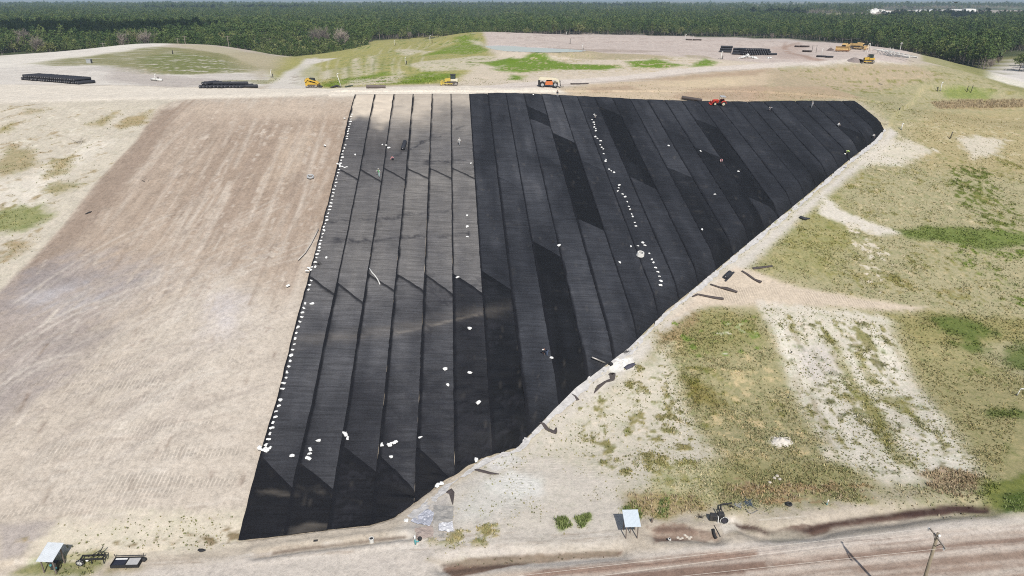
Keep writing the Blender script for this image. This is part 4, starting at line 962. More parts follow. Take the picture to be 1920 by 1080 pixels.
# ------------------------------------------------------------------ shape builder
class MB:
    """collects simple shapes into ONE mesh"""
    def __init__(s): s.V = []; s.F = []
    def add(s, V, F, M=None):
        o = len(s.V)
        for v in V: s.V.append(tuple(M @ Vector(v)) if M is not None else tuple(v))
        for f in F: s.F.append([int(i)+o for i in f])
        return s
    def box(s, c, d, rot=(0,0,0), taper=1., bev=.0):
        hx, hy, hz_ = d[0]/2, d[1]/2, d[2]/2; M = Matrix.Translation(c) @ Euler(rot).to_matrix().to_4x4()
        b = min(bev, hx*.45, hy*.45, hz_*.45)
        if b <= 0:
            V = [(sx*hx*(taper if sz > 0 else 1), sy*hy*(taper if sz > 0 else 1), sz*hz_) for sz in (-1,1) for sx, sy in ((-1,-1),(1,-1),(1,1),(-1,1))]
            return s.add(V, [(3,2,1,0),(4,5,6,7),(0,1,5,4),(1,2,6,5),(2,3,7,6),(3,0,4,7)], M)
        bm_ = bmesh.new(); bmesh.ops.create_cube(bm_, size=1.)
        for v in bm_.verts: v.co = Vector((v.co.x*d[0]*(taper if v.co.z > 0 else 1), v.co.y*d[1]*(taper if v.co.z > 0 else 1), v.co.z*d[2]))
        bmesh.ops.bevel(bm_, geom=bm_.edges[:], offset=b, segments=2, affect='EDGES', profile=.6)
        bm_.verts.index_update(); s.add([v.co[:] for v in bm_.verts], [[v.index for v in f.verts] for f in bm_.faces], M); bm_.free(); return s
    def tube(s, pts, r, n=8, cap=True):
        V, F = tube_np(pts, r, n); F = [list(f) for f in F]; m = len(pts)
        if cap: F += [list(range(n))[::-1], list(range((m-1)*n, m*n))]
        return s.add(V, F)
    def cyl(s, a, b, r, n=14, r2=None):
        return s.tube([a, b], [r, r if r2 is None else r2], n)
    def prism(s, prof, y0, y1, axis='y'):
        """outline in the xz plane, extruded along y (or yz along x)"""
        n = len(prof)
        if axis == 'y': V = [(p[0], y0, p[1]) for p in prof]+[(p[0], y1, p[1]) for p in prof]
        else: V = [(y0, p[0], p[1]) for p in prof]+[(y1, p[0], p[1]) for p in prof]
        F = [list(range(n)), list(range(n, 2*n))[::-1]]+[[i, i+n, (i+1) % n+n, (i+1) % n] for i in range(n)]
        return s.add(V, F)
    def ball(s, c, r, n=10, m=7, sc=(1,1,1)):
        V = [(c[0], c[1], c[2]+r*sc[2])]; F = []
        for i in range(1, m):
            t = PI*i/m
            for k in range(n): V.append((c[0]+r*sc[0]*math.sin(t)*math.cos(2*PI*k/n), c[1]+r*sc[1]*math.sin(t)*math.sin(2*PI*k/n), c[2]+r*sc[2]*math.cos(t)))
        V.append((c[0], c[1], c[2]-r*sc[2])); L = len(V)-1
        for k in range(n): F.append((0, 1+k, 1+(k+1) % n))
        for i in range(m-2):
            for k in range(n): a = 1+i*n+k; b = 1+i*n+(k+1) % n; F.append((a, a+n, b+n, b))
        for k in range(n): F.append((L, L-n+(k+1) % n, L-n+k))
        return s.add(V, F)
    def ring(s, c, R_, r, axis='y', n=18, m=8):
        V = []; F = []
        for i in range(n):
            a = 2*PI*i/n
            for k in range(m):
                b = 2*PI*k/m; rr = R_+r*math.cos(b); h = r*math.sin(b)
                p = (rr*math.cos(a), h, rr*math.sin(a)) if axis == 'y' else (rr*math.cos(a), rr*math.sin(a), h) if axis == 'z' else (h, rr*math.cos(a), rr*math.sin(a))
                V.append((c[0]+p[0], c[1]+p[1], c[2]+p[2]))
        for i in range(n):
            for k in range(m): F.append((i*m+k, ((i+1) % n)*m+k, ((i+1) % n)*m+(k+1) % m, i*m+(k+1) % m))
        return s.add(V, F)
    def build(s, name, mat, parent=None, smooth=False):
        me = bpy.data.meshes.new(name); me.from_pydata(s.V, [], s.F); me.update()
        bm_ = bmesh.new(); bm_.from_mesh(me); bmesh.ops.recalc_face_normals(bm_, faces=bm_.faces[:]); bm_.to_mesh(me); bm_.free()
        if smooth: me.polygons.foreach_set('use_smooth', np.ones(len(me.polygons), bool))
        return link(name, me, parent, mat)
def copy_tree(o, parent=None):
    c = o.copy(); COL.objects.link(c)
    if parent is not None: c.parent = parent
    for ch in list(o.children): copy_tree(ch, c)
    return c
def slope_rot(x, y, rz, d=1.5):
    """rotation that lays local z along the ground normal there"""
    n = Vector((-(zf(x+d, y)-zf(x-d, y))/(2*d), -(zf(x, y+d)-zf(x, y-d))/(2*d), 1)).normalized()
    f = Vector((math.cos(rz), math.sin(rz), 0)); f = (f-n*f.dot(n)).normalized(); r = n.cross(f)
    return Matrix((f, r, n)).transposed().to_euler()
ON_TURF = TURF_LIFT+.07
# paints
YEL = simple('yellow_paint', alb(222,182,72), .6, var=.10, scale=4, spec=.4); YELP = simple('pale_yellow_paint', alb(222,196,88), .55, var=.1, scale=4)
ORG = simple('orange_paint', alb(220,122,66), .6, var=.08, scale=4); CRM = simple('cream_paint', alb(240,232,205), .5, var=.06, scale=4)
RED = simple('red_paint', alb(212,70,52), .5, var=.12, scale=4); BLK = simple('black_rubber', (.018,.018,.02), .8, var=.3, scale=6)
DRK = simple('dark_steel', (.05,.048,.047), .6, .3, .3, 5); GLS = simple('cab_glass', (.03,.05,.05), .12, var=.15, scale=2, spec=.8)
RUST = simple('rusted_steel', (.17,.075,.045), .85, var=.35, scale=3); STEEL = simple('worn_steel', (.33,.31,.29), .5, .6, .25, 5)
WHT = simple('white_paint', (.72,.72,.70), .5, var=.06, scale=5); GRY = simple('grey_paint', (.32,.33,.34), .6, var=.12, scale=4)
TRACKM = simple('track_steel', (.11,.095,.085), .8, .3, .35, 6); WOOD = simple('weathered_timber', (.16,.13,.11), .9, var=.3, scale=6)
GALV = simple('galvanised_sheet', (.60,.63,.65), .45, .25, .08, 2); BAGM = simple('white_sack', (.70,.70,.68), .85, var=.13, scale=6, bump=.3)
ROLLM = simple('black_turf_roll', (.022,.024,.032), .75, var=.35, scale=8, bump=.4); ROLLB = simple('brown_black_turf_roll', (.062,.050,.048), .85, var=.3, scale=8, bump=.4)
CORE = simple('roll_core', (.33,.32,.33), .8, var=.3, scale=8); PVC = simple('white_pipe', (.58,.57,.54), .5, var=.08, scale=4); TEAL = simple('teal_pipe', alb(90,165,170), .5, var=.1)
PLAS = simple('grey_plastic_sheet', alb(196,196,198), .35, var=.22, scale=1.6, bump=.8); SOIL = simple('heaped_soil', alb(150,138,134), .95, var=.25, scale=3, bump=.8)
# ------------------------------------------------------------------ machines
def track(name_parent, x0, x1, y0, y1, h, mat=None, z0=0.):
    """crawler track seen from the side: rounded loop with rollers"""
    r = h/2; n = 8
    prof = [(x0+r-r*math.sin(PI*k/n), z0+r-r*math.cos(PI*k/n)) for k in range(n+1)]+[(x1-r+r*math.sin(PI*k/n), z0+r+r*math.cos(PI*k/n)) for k in range(n+1)]
    t = MB().prism(prof, y0, y1)
    for k in range(int((x1-x0-2*r)/.3)):
        for zz in (z0-.012, z0+h+.012): t.box((x0+r+.3*k+.15, (y0+y1)/2, zz), (.06, abs(y1-y0)*.98, .05))
    o = t.build('track', mat or TRACKM, name_parent)
    w = MB()
    yo = y0 if abs(y0) > abs(y1) else y1; sg = 1 if yo > 0 else -1
    for xx, rr in ((x0+r, r*.72), (x1-r, r*.72)): w.cyl((xx, yo-.02*sg, z0+r), (xx, yo+.05*sg, z0+r), rr, 14)
    for k in range(4): xx = x0+r+(x1-x0-2*r)*(k+.5)/4; w.cyl((xx, yo-.02*sg, z0+r*.6), (xx, yo+.04*sg, z0+r*.6), r*.3, 8)
    w.build('roller', STEEL, o) if False else w.build('track_rollers', STEEL, o)
    return o
def dozer(loc, rz, label, body=YEL, scale=1., blade_mat=None, canopy=True, rear=None, hood=None, ripper=False):
    """crawler dozer, blade towards +x"""
    o = empty('bulldozer', loc, rz, label, 'bulldozer', 'yellow bulldozers on the hill'); o.scale = (scale,)*3
    for sg in (-1, 1): track(o, -1.75, 1.55, sg*.62, sg*1.12, .82)
    MB().box((.0, 0, .62), (3.0, 1.22, .5), bev=.06).box((-.1, .87, .98), (2.3, .62, .07), bev=.02).box((-.1, -.87, .98), (2.3, .62, .07), bev=.02).build('chassis', DRK, o)
    MB().prism([(.1,.85),(1.62,.82),(1.66,1.52),(1.5,1.68),(.1,1.84)], -.55, .55).build('engine_hood', hood or body, o)
    MB().box((1.672, 0, 1.2), (.05, .86, .6), bev=.02).build('grille', DRK, o)
    MB().cyl((.75,.3,1.7), (.75,.3,2.35), .06, 10).cyl((.75,.3,2.3), (.85,.3,2.42), .06, 8).build('exhaust_stack', DRK, o)
    c = MB().box((-.55, 0, 1.28), (1.25, 1.4, .62), bev=.05).build('cab_base', rear or body, o)
    cb = MB()
    for x_ in (-1.12, .05):
        for y_ in (-.64, .64): cb.box((x_, y_, 2.1), (.09, .09, 1.15))
    cb.box((-.53, .64, 2.1), (.07, .07, 1.15)).box((-.53, -.64, 2.1), (.07, .07, 1.15))
    cb.build('cab_frame', BLK, o)
    MB().box((-.53, 0, 2.08), (1.08, 1.2, 1.05), bev=.03).build('cab_glass', GLS, o)
    MB().box((-.53, 0, 2.72), (1.5, 1.56, .12), bev=.04).build('cab_roof', DRK if canopy else WHT, o)
    MB().box((-1.45, 0, 1.28), (.62, 1.3, .72), bev=.08).build('fuel_tank', rear or body, o)
    bl = MB(); n = 9
    prof = [(2.42+.20*math.cos(PI*(.5+k/(n-1)))+.2, .12+1.02*k/(n-1)) for k in range(n)]
    prof = prof+[(p[0]+.07, p[1]) for p in prof[::-1]]
    bl.prism(prof, -1.62, 1.62)
    for y_ in (-1.62, 1.62): bl.box((2.50, y_, .62), (.34, .06, .98))
    bo = bl.build('blade', body if blade_mat is RUST else (blade_mat or body), o); MB().box((2.62, 0, .18), (.1, 3.3, .34)).build('cutting_edge', RUST if blade_mat is RUST else STEEL, bo)
    ar = MB()
    for sg in (-1, 1): ar.box((1.0, sg*1.22, .45), (2.9, .13, .2), bev=.03).cyl((1.2, sg*.42, 1.1), (2.32, sg*.42, .62), .07, 8)
    ar.build('push_arms', body, o)
    if ripper:
        rp = MB().box((-2.1, 0, .95), (.6, 1.2, .18), bev=.03)
        for y_ in (-.45, 0, .45): rp.prism([(-2.4,.95),(-2.2,.95),(-2.15,.3),(-2.3,.12)], y_-.05, y_+.05)
        rp.build('ripper', DRK, o)
    return o
def wheel(parent, c, R_, w, rim, sgn):
    o = MB()
    o.ring((c[0], c[1], c[2]), R_*.74, R_*.27, 'y', 22, 8)
    for k in range(16):
        a = 2*PI*k/16; o.box((c[0]+R_*.97*math.cos(a), c[1], c[2]+R_*.97*math.sin(a)), (.07, w, .05), (0, -a+PI/2, 0))
    t = o.build('wheel', BLK, parent, True)
    MB().cyl((c[0], c[1]-w*.3, c[2]), (c[0], c[1]+w*.3*1.15, c[2]), R_*.6, 18).cyl((c[0], c[1]-w*.44, c[2]), (c[0], c[1]+w*.44, c[2]), R_*.2, 10).build('rim', rim, t)
    return t
# skid steer
p = P3(586, 163.5)
o = empty('track_loader', p, R(4), 'compact yellow track loader parked where the haul road meets the crest', 'track loader'); o.scale = (1.15,)*3
for sg in (-1, 1): track(o, -1.35, 1.25, sg*.5, sg*.92, .62, TRACKM)
MB().prism([(-1.5,.5),(1.0,.5),(1.1,.85),(.75,1.0),(-.3,1.15),(-1.05,1.75),(-1.5,1.7)], -.52, .52).build('body', YEL, o)
for sg in (-1, 1):
    MB().prism([(-1.35,.35),(-1.05,.35),(-.75,.78),(1.02,.72),(1.18,.42),(1.3,.5),(1.12,.9),(-.85,.98),(-1.3,.7)], sg*.92, sg*.98).build('track_guard', YEL, o)
    MB().prism([(-1.62,1.35),(-1.2,2.02),(-.85,2.02),(1.1,1.35),(1.75,.72),(1.7,.5),(1.45,.62),(.95,1.15),(-.9,1.72),(-1.2,1.25)], sg*.62, sg*.80).build('lift_arm', YEL, o)
MB().prism([(-.45,1.0),(.72,1.0),(.78,1.35),(.62,2.05),(-.45,2.12)], -.44, .44).build('cab', BLK, o)
MB().box((.1, -.452, 1.62), (.7, .02, .62)).box((.1, .452, 1.62), (.7, .02, .62)).build('cab_glass', GLS, o)
MB().prism([(1.5,.15),(2.25,.10),(2.3,.16),(1.72,.28),(1.62,.85),(1.45,.85)], -.95, .95).build('bucket', DRK, o)
MB().box((-1.56, 0, 1.55), (.1, .9, .36), bev=.03).cyl((-1.3,.3,1.7),(-1.3,.3,2.1),.05,8).build('rear_grille', DRK, o)
dozer(P3(846,159.5), R(181), 'yellow bulldozer with green tinted cab facing left on the crest road', YELP, 1.05, YELP, True, CRM)
d1 = dozer(P3(1584,95), R(232), 'larger rusty yellow bulldozer with wide red brown blade on the far deck', simple('faded_yellow_paint', alb(228,192,132), .6, var=.2, scale=3), 1.5, RUST, True)
d2 = dozer(P3(1606,92.5), R(318), 'faded yellow bulldozer with white roof and dark grille behind the rusty bladed one', _mats["faded_yellow_paint"], 1.4, RUST, True, ripper=True)
dozer(P3(1628,117.5), R(178), 'small bright yellow bulldozer beside the grey soil heap and white pipe frame', YEL, .98, DRK, True)
# telehandler
p = P3(1030, 163)
o = empty('telehandler', p, R(-2), 'orange telehandler with cream boom parked on the crest', 'telehandler'); o.scale = (1.12,)*3
for x_ in (-1.75, 1.45):
    for sg in (-1, 1): wheel(o, (x_, sg*.98, .62), .62, .42, GRY, sg)
MB().box((-.1, 0, .85), (4.4, 1.1, .5), bev=.06).build('chassis', DRK, o)
MB().prism([(-1.05,.6),(.75,.62),(.85,1.0),(.7,1.5),(-.95,1.42)], -1.08, -.35).build('engine_cover', ORG, o)
MB().prism([(-.85,.6),(.65,.6),(.75,1.15),(.45,2.05),(-.6,2.05),(-.85,1.2)], .3, 1.05).build('cab', BLK, o)
MB().prism([(-.72,1.3),(.6,1.3),(.38,1.97),(-.55,1.97)], 1.05, 1.07).box((.66,.68,1.6),(.03,.6,.8),(0,-.25,0)).build('cab_glass', GLS, o)
MB().prism([(-2.75,1.75),(-2.4,2.42),(1.5,2.20),(2.35,1.7),(2.62,1.0),(2.35,.9),(2.0,1.45),(1.4,1.72),(-2.4,1.72)], -.42, .26).build('boom', CRM, o)
MB().box((-2.55, 0, 1.0), (.55, 1.5, 1.15), bev=.08).build('counterweight', BLK, o)
f_ = MB().box((2.72, 0, .75), (.1, 1.3, 1.0), (0,-.25,0)).box((2.55,0,1.3),(.3,.5,.5),(0,.6,0))
for y_ in (-.4, .4): f_.box((3.15, y_, .22), (1.0, .13, .06)).box((2.72, y_, .62), (.09, .13, .9))
f_.build('fork_carriage', DRK, o)
MB().box((1.45,-.98,1.3),(1.3,.4,.08),bev=.02).box((1.45,.98,1.3),(1.3,.4,.08),bev=.02).build('mudguards', CRM, o)
# red tractor on the cover
p = P3(1346, 198, ON_TURF)
o = empty('tractor', p, R(180), 'small red tractor with grey sunshade standing on the turf at the crest', 'tractor'); o.rotation_euler = slope_rot(p.x, p.y, R(183)); o.scale = (1.12,)*3
for sg in (-1, 1):
    wheel(o, (-1.05, sg*.68, .55), .55, .34, CRM, sg); wheel(o, (1.0, sg*.6, .42), .42, .28, CRM, sg)
MB().prism([(.15,.6),(1.5,.58),(1.62,.85),(1.5,1.18),(.15,1.3)], -.34, .34).build('bonnet', RED, o)
MB().box((0,0,.55),(2.6,.4,.3),bev=.04).box((-.5,.35,.6),(.7,.3,.06)).box((-.5,-.35,.6),(.7,.3,.06)).build('chassis', DRK, o)
for sg in (-1, 1): MB().prism([(-1.7,.75),(-1.5,1.2),(-1.05,1.32),(-.55,1.15),(-.4,.75),(-.5,.75),(-.7,1.08),(-1.05,1.2),(-1.4,1.1),(-1.6,.75)], sg*.5, sg*.86).build('rear_fender', RED, o)
MB().box((-.85,0,.95),(.45,.5,.12),bev=.03).box((-1.1,0,1.25),(.1,.5,.5),(0,-.15,0),bev=.03).build('seat', BLK, o)
cn = MB()
for x_ in (-1.15,-.2):
    for y_ in (-.5,.5): cn.cyl((x_,y_,.7),(x_,y_,2.12),.03,6)
cn.build('canopy_posts', DRK, o); MB().box((-.7,0,2.16),(1.35,1.25,.09),bev=.03).build('canopy', GRY, o)
MB().cyl((-.05,0,1.1),(-.25,0,1.35),.025,6).ring((-.28,0,1.4),.16,.02,'z',14,6).build('steering_wheel', BLK, o)
MB().prism([(1.75,.2),(2.15,.12),(2.2,.18),(1.95,.3),(1.9,.75),(1.75,.75)], -.75, .75).build('loader_bucket', RED, o)
la = MB()
for sg in (-1,1): la.tube([(.1,sg*.48,1.05),(1.1,sg*.48,1.15),(1.8,sg*.48,.45)],.055,6)
la.build('loader_arms', RED, o)
# ------------------------------------------------------------------ white pipe frame and things around it on the deck
p0 = P3(1637, 99.5); p1 = P3(1703, 116.5)
d_ = (p1-p0); L_ = math.hypot(d_.x, d_.y); rz = math.atan2(d_.y, d_.x)
o = empty('steel_truss', (p0.x, p0.y, (p0.z+p1.z)/2+.25), rz, 'white tubular steel frame with tall capped mast lying at the deck edge', 'steel truss')
mb = MB()
for y_ in (0., 3.2):
    mb.tube([(0,y_,1.9),(L_*.45,y_,1.35),(L_,y_,.55)], .15, 6).tube([(L_*.15,y_,.35),(L_,y_,.3)], .13, 6)
    for k in range(8):
        t = k/8; a = (L_*(.12+t*.85), y_, 1.75-1.15*t); mb.tube([a, (L_*(.12+t*.85), y_, .3)], .09, 5); mb.tube([a, (L_*(.12+min(1, t+.125)*.85), y_, .3)], .08, 5)
for k in range(7): x_ = L_*(.05+.92*k/6); zt = 1.85-1.2*k/6; mb.tube([(x_,0,zt),(x_,3.2,zt)], .10, 5)
mb.build('truss', PVC, o)
mb = MB()
for x_ in (.35, .43):
    mb.tube([(L_*x_,0,.1),(L_*x_+.9,.8,3.0),(L_*x_+1.6,1.6,.1)], .12, 6).tube([(L_*x_+.3,.3,1.5),(L_*x_+1.3,1.3,1.5)], .05, 5)
mb.build('trestle', PVC, o)
mb = MB().tube([(L_*.64,1.2,.1),(L_*.645,1.2,4.6)], [.11,.09], 8).tube([(L_*.61,1.2,.1),(L_*.645,1.2,2.0)], .05, 6); mo = mb.build('mast', PVC, o)
MB().cyl((L_*.645-.25,1.2,4.55),(L_*.645+.3,1.2,4.8),.2,8).build('mast_cap', PVC, mo)
p = P3(1628,98)
o = empty('pipe_stand', p, .4, 'white pipe trestle behind the small bright bulldozer', 'pipe stand')
mb = MB()
for x_ in (-1.0,1.0): mb.tube([(x_,-.5,0),(x_*.3,0,3.1),(x_,.6,0)],.08,6)
mb.tube([(-.5,0,1.9),(.5,0,1.9)],.05,5).tube([(-.3,0,3.1),(.3,0,3.1)],.09,6); mb.build('trestle', PVC, o)
def heap(name, u, v, sx, sy, h, mat, label, cat, seed=1):
    p = P3(u, v); n = 26; g = np.linspace(-1.15, 1.15, n); X, Y = np.meshgrid(g, g); r = np.hypot(X, Y)
    Z = h*np.clip(1-r, 0, 1)**.8*(.75+.6*(fbm(X*3+seed, Y*3, 1., seed, 3)))+.12*h*(fbm(X*8, Y*8+seed, 1, seed+1, 2)-.5)*(r < 1)-.06
    gz = zfun((p.x+X*sx).ravel(), (p.y+Y*sy).ravel()).reshape(X.shape)-p.z
    me = np_mesh(name, np.stack([X*sx, Y*sy, Z+gz], -1).reshape(-1, 3), grid_faces(n, n), True)
    o = link(name, me, None, mat); o.location = p; return tag(o, label, cat)
heap('soil_heap', 1604, 114, 2.8, 2.2, 1.1, SOIL, 'low grey soil heap in front of the small bright bulldozer', 'soil heap', 3)
heap('soil_heap', 1465/1+0, 829, 1.35, 1.1, .55, simple('pale_sand', alb(232,224,212), .95, var=.1), 'small pale sand heap in the middle of the lower grass', 'sand heap', 5)
heap('soil_heap', 1557, 94.5, 1.6, 1.3, .9, simple('dark_debris', alb(110,98,94), .9, var=.4), 'small dark debris heap left of the rusty bulldozer', 'debris heap', 7)
# ------------------------------------------------------------------ rolls
def roll_proto(mat, name='turf_roll', L=4.6, r=.43):
    mb = MB(); prof = []
    mb.tube([(-L/2,0,r),(-L/2+.05,0,r),(-L/6,0,r*1.0),(L/6,0,r),(L/2-.05,0,r),(L/2,0,r)], [r*.97,r,r*1.01,r,r*1.01,r*.96], 16)
    me = mb.build('wound_turf', mat).data; bpy.data.objects.remove(bpy.data.objects[-1]) if False else None
    return me, L, r
def make_roll(mat, L=4.6, r=.43, name='turf_roll'):
    o = empty(name, (0,0,0))
    MB().tube([(-L/2,0,0),(-L/2+.06,0,0),(0,0,0),(L/2-.06,0,0),(L/2,0,0)], [r*.96,r,r*1.01,r,r*.96], 16).build('wound_turf', mat, o, True)
    c = MB()
    for sg in (-1,1): c.cyl((sg*(L/2-.02),0,0),(sg*(L/2+.03),0,0),r*.22,10)
    c.build('roll_core', CORE, o); return o
ROLL0 = make_roll(ROLLM); first_roll = [True]
def put_roll(loc, axis, label, group, mat=None, spin=None, L=None, tilt=0.):
    if first_roll[0]: o = ROLL0; first_roll[0] = False
    else: o = copy_tree(ROLL0)
    o.location = loc; o.rotation_euler = (random.uniform(0, 6.28) if spin is None else spin, tilt, math.atan2(axis[1], axis[0]))
    if L: o.scale = (L/4.6, 1, 1)
    return tag(o, label, 'turf roll', group)
r_ = .43
# long stack at upper left
A_ = P3(40.5, 150.5); B_ = P3(150, 159); ax = (P3(180.5,156)-P3(151,159)).normalized(); rw = (B_-A_); rl = math.hypot(rw.x, rw.y); rw = Vector((rw.x/rl, rw.y/rl, 0))
n_ = int(rl/(2*r_*1.02))
for lay in range(2):
    for k in range(n_-lay*(2 if lay else 0)):
        q = A_+rw*(r_+(k+.5*lay)*2*r_*1.02)+Vector((ax.x, ax.y, 0)).normalized()*(2.3+random.uniform(-.14, .14))
        q.z = zf(q.x, q.y)+r_+lay*r_*1.73-.02
        put_roll(q, ax, 'black turf roll in the '+('upper' if lay else 'ground')+' layer of the long stack at upper left', 'black turf rolls in the long left stack')
# small stack
for k, (u, v, lay, cr) in enumerate([(375,166,0,0),(381,166,0,0),(387,166,0,0),(394,166,0,0),(401,166,0,0),(408,166,0,0),(415,166,0,0),(422,166,0,0),(386,166,1,0),(381,165.5,1,0),(398,165,1,1),(415,165.5,1,1),
                                      (431,166,0,0),(437,166,0,0),(443,166,0,0),(450,166,0,0),(446,165.4,1,1),(464,165.5,0,1)]):
    q = P3(u, v); ax2 = Vector((1,.12,0)) if cr else Vector((.42,.9,0)); 
    q = q+(Vector((0,1.1,0)) if cr else ax2.normalized()*2.3); q.z = zf(q.x, q.y)+r_+lay*r_*1.75
    put_roll(q, ax2, 'dusty grey turf roll lying alone at the right end of the small stack' if k == 17 else 'black turf roll in the '+('upper' if lay else 'ground')+' layer of the '+('left' if u < 428 else 'right')+' part of the small jumbled stack', None if k == 17 else 'black turf rolls in the small jumbled stack')
# stack on the far deck
for lay in range(3):
    for k in range(13-lay):
        q = P3(1394, 103.5); q = q+Vector((1,.02,0)).normalized()*((k+.5*lay)*2*r_*1.02)*1.0+Vector((-.5,.85,0))*2.3; q.z = zf(q.x, q.y)+r_+lay*r_*1.73
        put_roll(q, (-.5,.85), 'black turf roll with its end showing in the '+('ground','middle','top')[lay]+' layer of the deck stack', 'black turf rolls in the deck stack')
for lay in range(3):
    for k in range(2):
        q = P3(1360+k*24+lay*2, 98.5+k*4.2); q = q+Vector((0,.9*lay,0)); q.z = zf(q.x, q.y)+r_+lay*r_*1.8
        put_roll(q, (1,-.28), ('left' if k == 0 else 'right')+' sideways black turf roll in the '+('ground','middle','top')[lay]+' layer at the deck stack front', 'sideways rolls of the deck stack')
q = P3(1447.5,103.6); q.z += r_; put_roll(q, (1,-.1), 'single black turf roll lying right of the deck stack', None, L=3.4)
# single rolls
def lone(u, v, axis, label, L=4.6, lift=0., mat=None, on=False, tilt=None):
    q = P3(u, v, (ON_TURF if on else 0)); a = Vector((axis[0], axis[1], 0)).normalized(); d = 1.2
    sl = (zf(q.x+a.x*d, q.y+a.y*d)-zf(q.x-a.x*d, q.y-a.y*d))/(2*d)
    q.z += r_+lift; o = put_roll(q, a, label, None, L=L, tilt=-math.atan(sl))
    if mat is not None:
        for ch in o.children:
            if ch.name.startswith('wound'): ch.data = ch.data.copy(); ch.data.materials[0] = mat
    return o
lone(705, 165.5, (1,.0), 'dusty grey brown turf roll alone on the crest above the pale panels', 5.0, mat=simple('dusty_turf_roll', alb(120,110,106), .9, var=.2, scale=8))
lone(757.5, 277, (.02,1), 'single black turf roll standing lengthwise on the sanded panels', 3.6, on=True)
lone(1284+13, 187.5, (1,-.25), 'olive black turf roll lying askew along the crest left of the tractor', 5.6, -.1, ROLLB)
# loose, part unwound lengths: tapering soft tubes
def scrap(pts, rad, label, mat=ROLLB, name='turf_offcut', cat='turf offcut', flat=.55, on=False):
    P = [P3(u, v, ON_TURF if on else 0) for u, v in pts]; c = P[0]
    fine = []; rr = []
    for i in range(len(P)-1):
        for t in np.linspace(0, 1, 5)[:(5 if i == len(P)-2 else 4)]:
            q = P[i].lerp(P[i+1], float(t)); fine.append(q); rr.append(rad[i]*(1-t)+rad[i+1]*t)
    V, F = tube_np([Vector((q.x-c.x, q.y-c.y, q.z-c.z+r*flat*.9)) for q, r in zip(fine, rr)], rr, 10)
    V = np.array(V); k = len(fine)
    for i in range(k):
        cz_ = fine[i].z-c.z+rr[i]*flat*.9; V[i*10:(i+1)*10, 2] = cz_+(V[i*10:(i+1)*10, 2]-cz_)*flat
    me = bpy.data.meshes.new(name); me.from_pydata([tuple(v) for v in V], [], [list(map(int, f)) for f in F]+[list(range(10))[::-1], list(range((k-1)*10, k*10))]); me.update()
    me.polygons.foreach_set('use_smooth', np.ones(len(me.polygons), bool))
    o = link(name, me, None, mat); o.location = c; return tag(o, label, cat)
scrap([(1411,505),(1424,503.5),(1447,500.5)], [.34,.36,.26], 'brown black turf offcut on the grass, uppermost of the group by the bench track')
scrap([(1391,509),(1402,516),(1414,525),(1427,531)], [.22,.26,.26,.42], 'narrow dark turf offcut angled down beside the bench track')
scrap([(1332,534),(1350,540),(1362,543),(1382,549)], [.22,.24,.46,.30], 'brown turf offcut with a bulging middle on the bench track')
scrap([(1298,557),(1308,553),(1326,557),(1341,560),(1356,562)], [.16,.26,.30,.36,.36], 'lowest brown turf offcut on the bench track with folded tip')
q = P3(1364,519); put_roll(q+Vector((0,0,.43)), (P3(1371,509)-P3(1358,526)), 'short black turf roll lying across the bench track by the cover edge', None, L=2.4)
scrap([(1359,528),(1367,520),(1376,510)], [.22,.26,.2], 'black flap unwound beside the short roll on the bench track', ROLLM, flat=.25)
scrap([(1500,408),(1508,412),(1518,410)], [.42,.5,.18], 'crumpled black turf piece on the upper right grass', ROLLM)
scrap([(1436,501),(1441,500),(1448,499)], [.2,.22,.16], 'small black scrap at the end of the uppermost offcut', ROLLM)
scrap([(1113,738),(1122,725),(1134,716),(1147,712),(1148,701),(1141,703)], [.08,.42,.30,.45,.55,.3], 'long curled black turf scrap below the white spill', ROLLB, flat=.16)
scrap([(1071,738),(1078,743),(1084,751)], [.07,.16,.24], 'thin black scrap on the pale strip left of the curled one', ROLLB, flat=.4)
scrap([(1009,791),(1018,795),(1026,805),(1041,812),(1043,802)], [.10,.26,.30,.30,.10], 'hooked black turf scrap below the toe of the cover', ROLLB, flat=.3)
scrap([(890,880),(905,884),(920,888),(936,889)], [.18,.24,.22,.08], 'slim black scrap lying at the toe edge, left of the hooked one', ROLLB, flat=.3)
scrap([(841,920),(847,924),(849,946)], [.5,.34,.05], 'wedge shaped black scrap beside the plastic sheets', ROLLB, flat=.1)
scrap([(1172,693),(1180,689),(1189,684)], [.35,.45,.3], 'dark grey crumpled sheet right of the white spill', simple('slate_sheet', alb(84,82,96), .7, var=.3, scale=4))
scrap([(1143,686),(1147,684)], [.3,.3], 'small black block in the middle of the white spill', BLK, flat=.8)
scrap([(372,1031),(378,1033),(385,1032)], [.14,.26,.1], 'black rag on the pale ground left of the cover foot', BLK, flat=.4)
scrap([(588,1015),(596,1014)], [.16,.14], 'small black rag below the cover foot', BLK, flat=.5)
scrap([(160,402),(168,399),(172,397)], [.12,.24,.1], 'small dark clod on the bare slope near its left border', BLK, flat=.5)
scrap([(1070,158),(1085,158),(1103,157.5)], [.34,.36,.3], 'flattened dark turf roll on the crest right of the telehandler', ROLLB, flat=.5)
scrap([(621,165),(632,163),(637,164)], [.3,.5,.3], 'dark folded liner pile beside the leaning white vent pipe', DRK, flat=.6)
scrap([(648,164),(655,163),(661,162.5)], [.28,.36,.4], 'dark green crumpled liner right of the leaning vent pipe', simple('dark_green_sheet', alb(66,76,66), .8, var=.3), flat=.6)
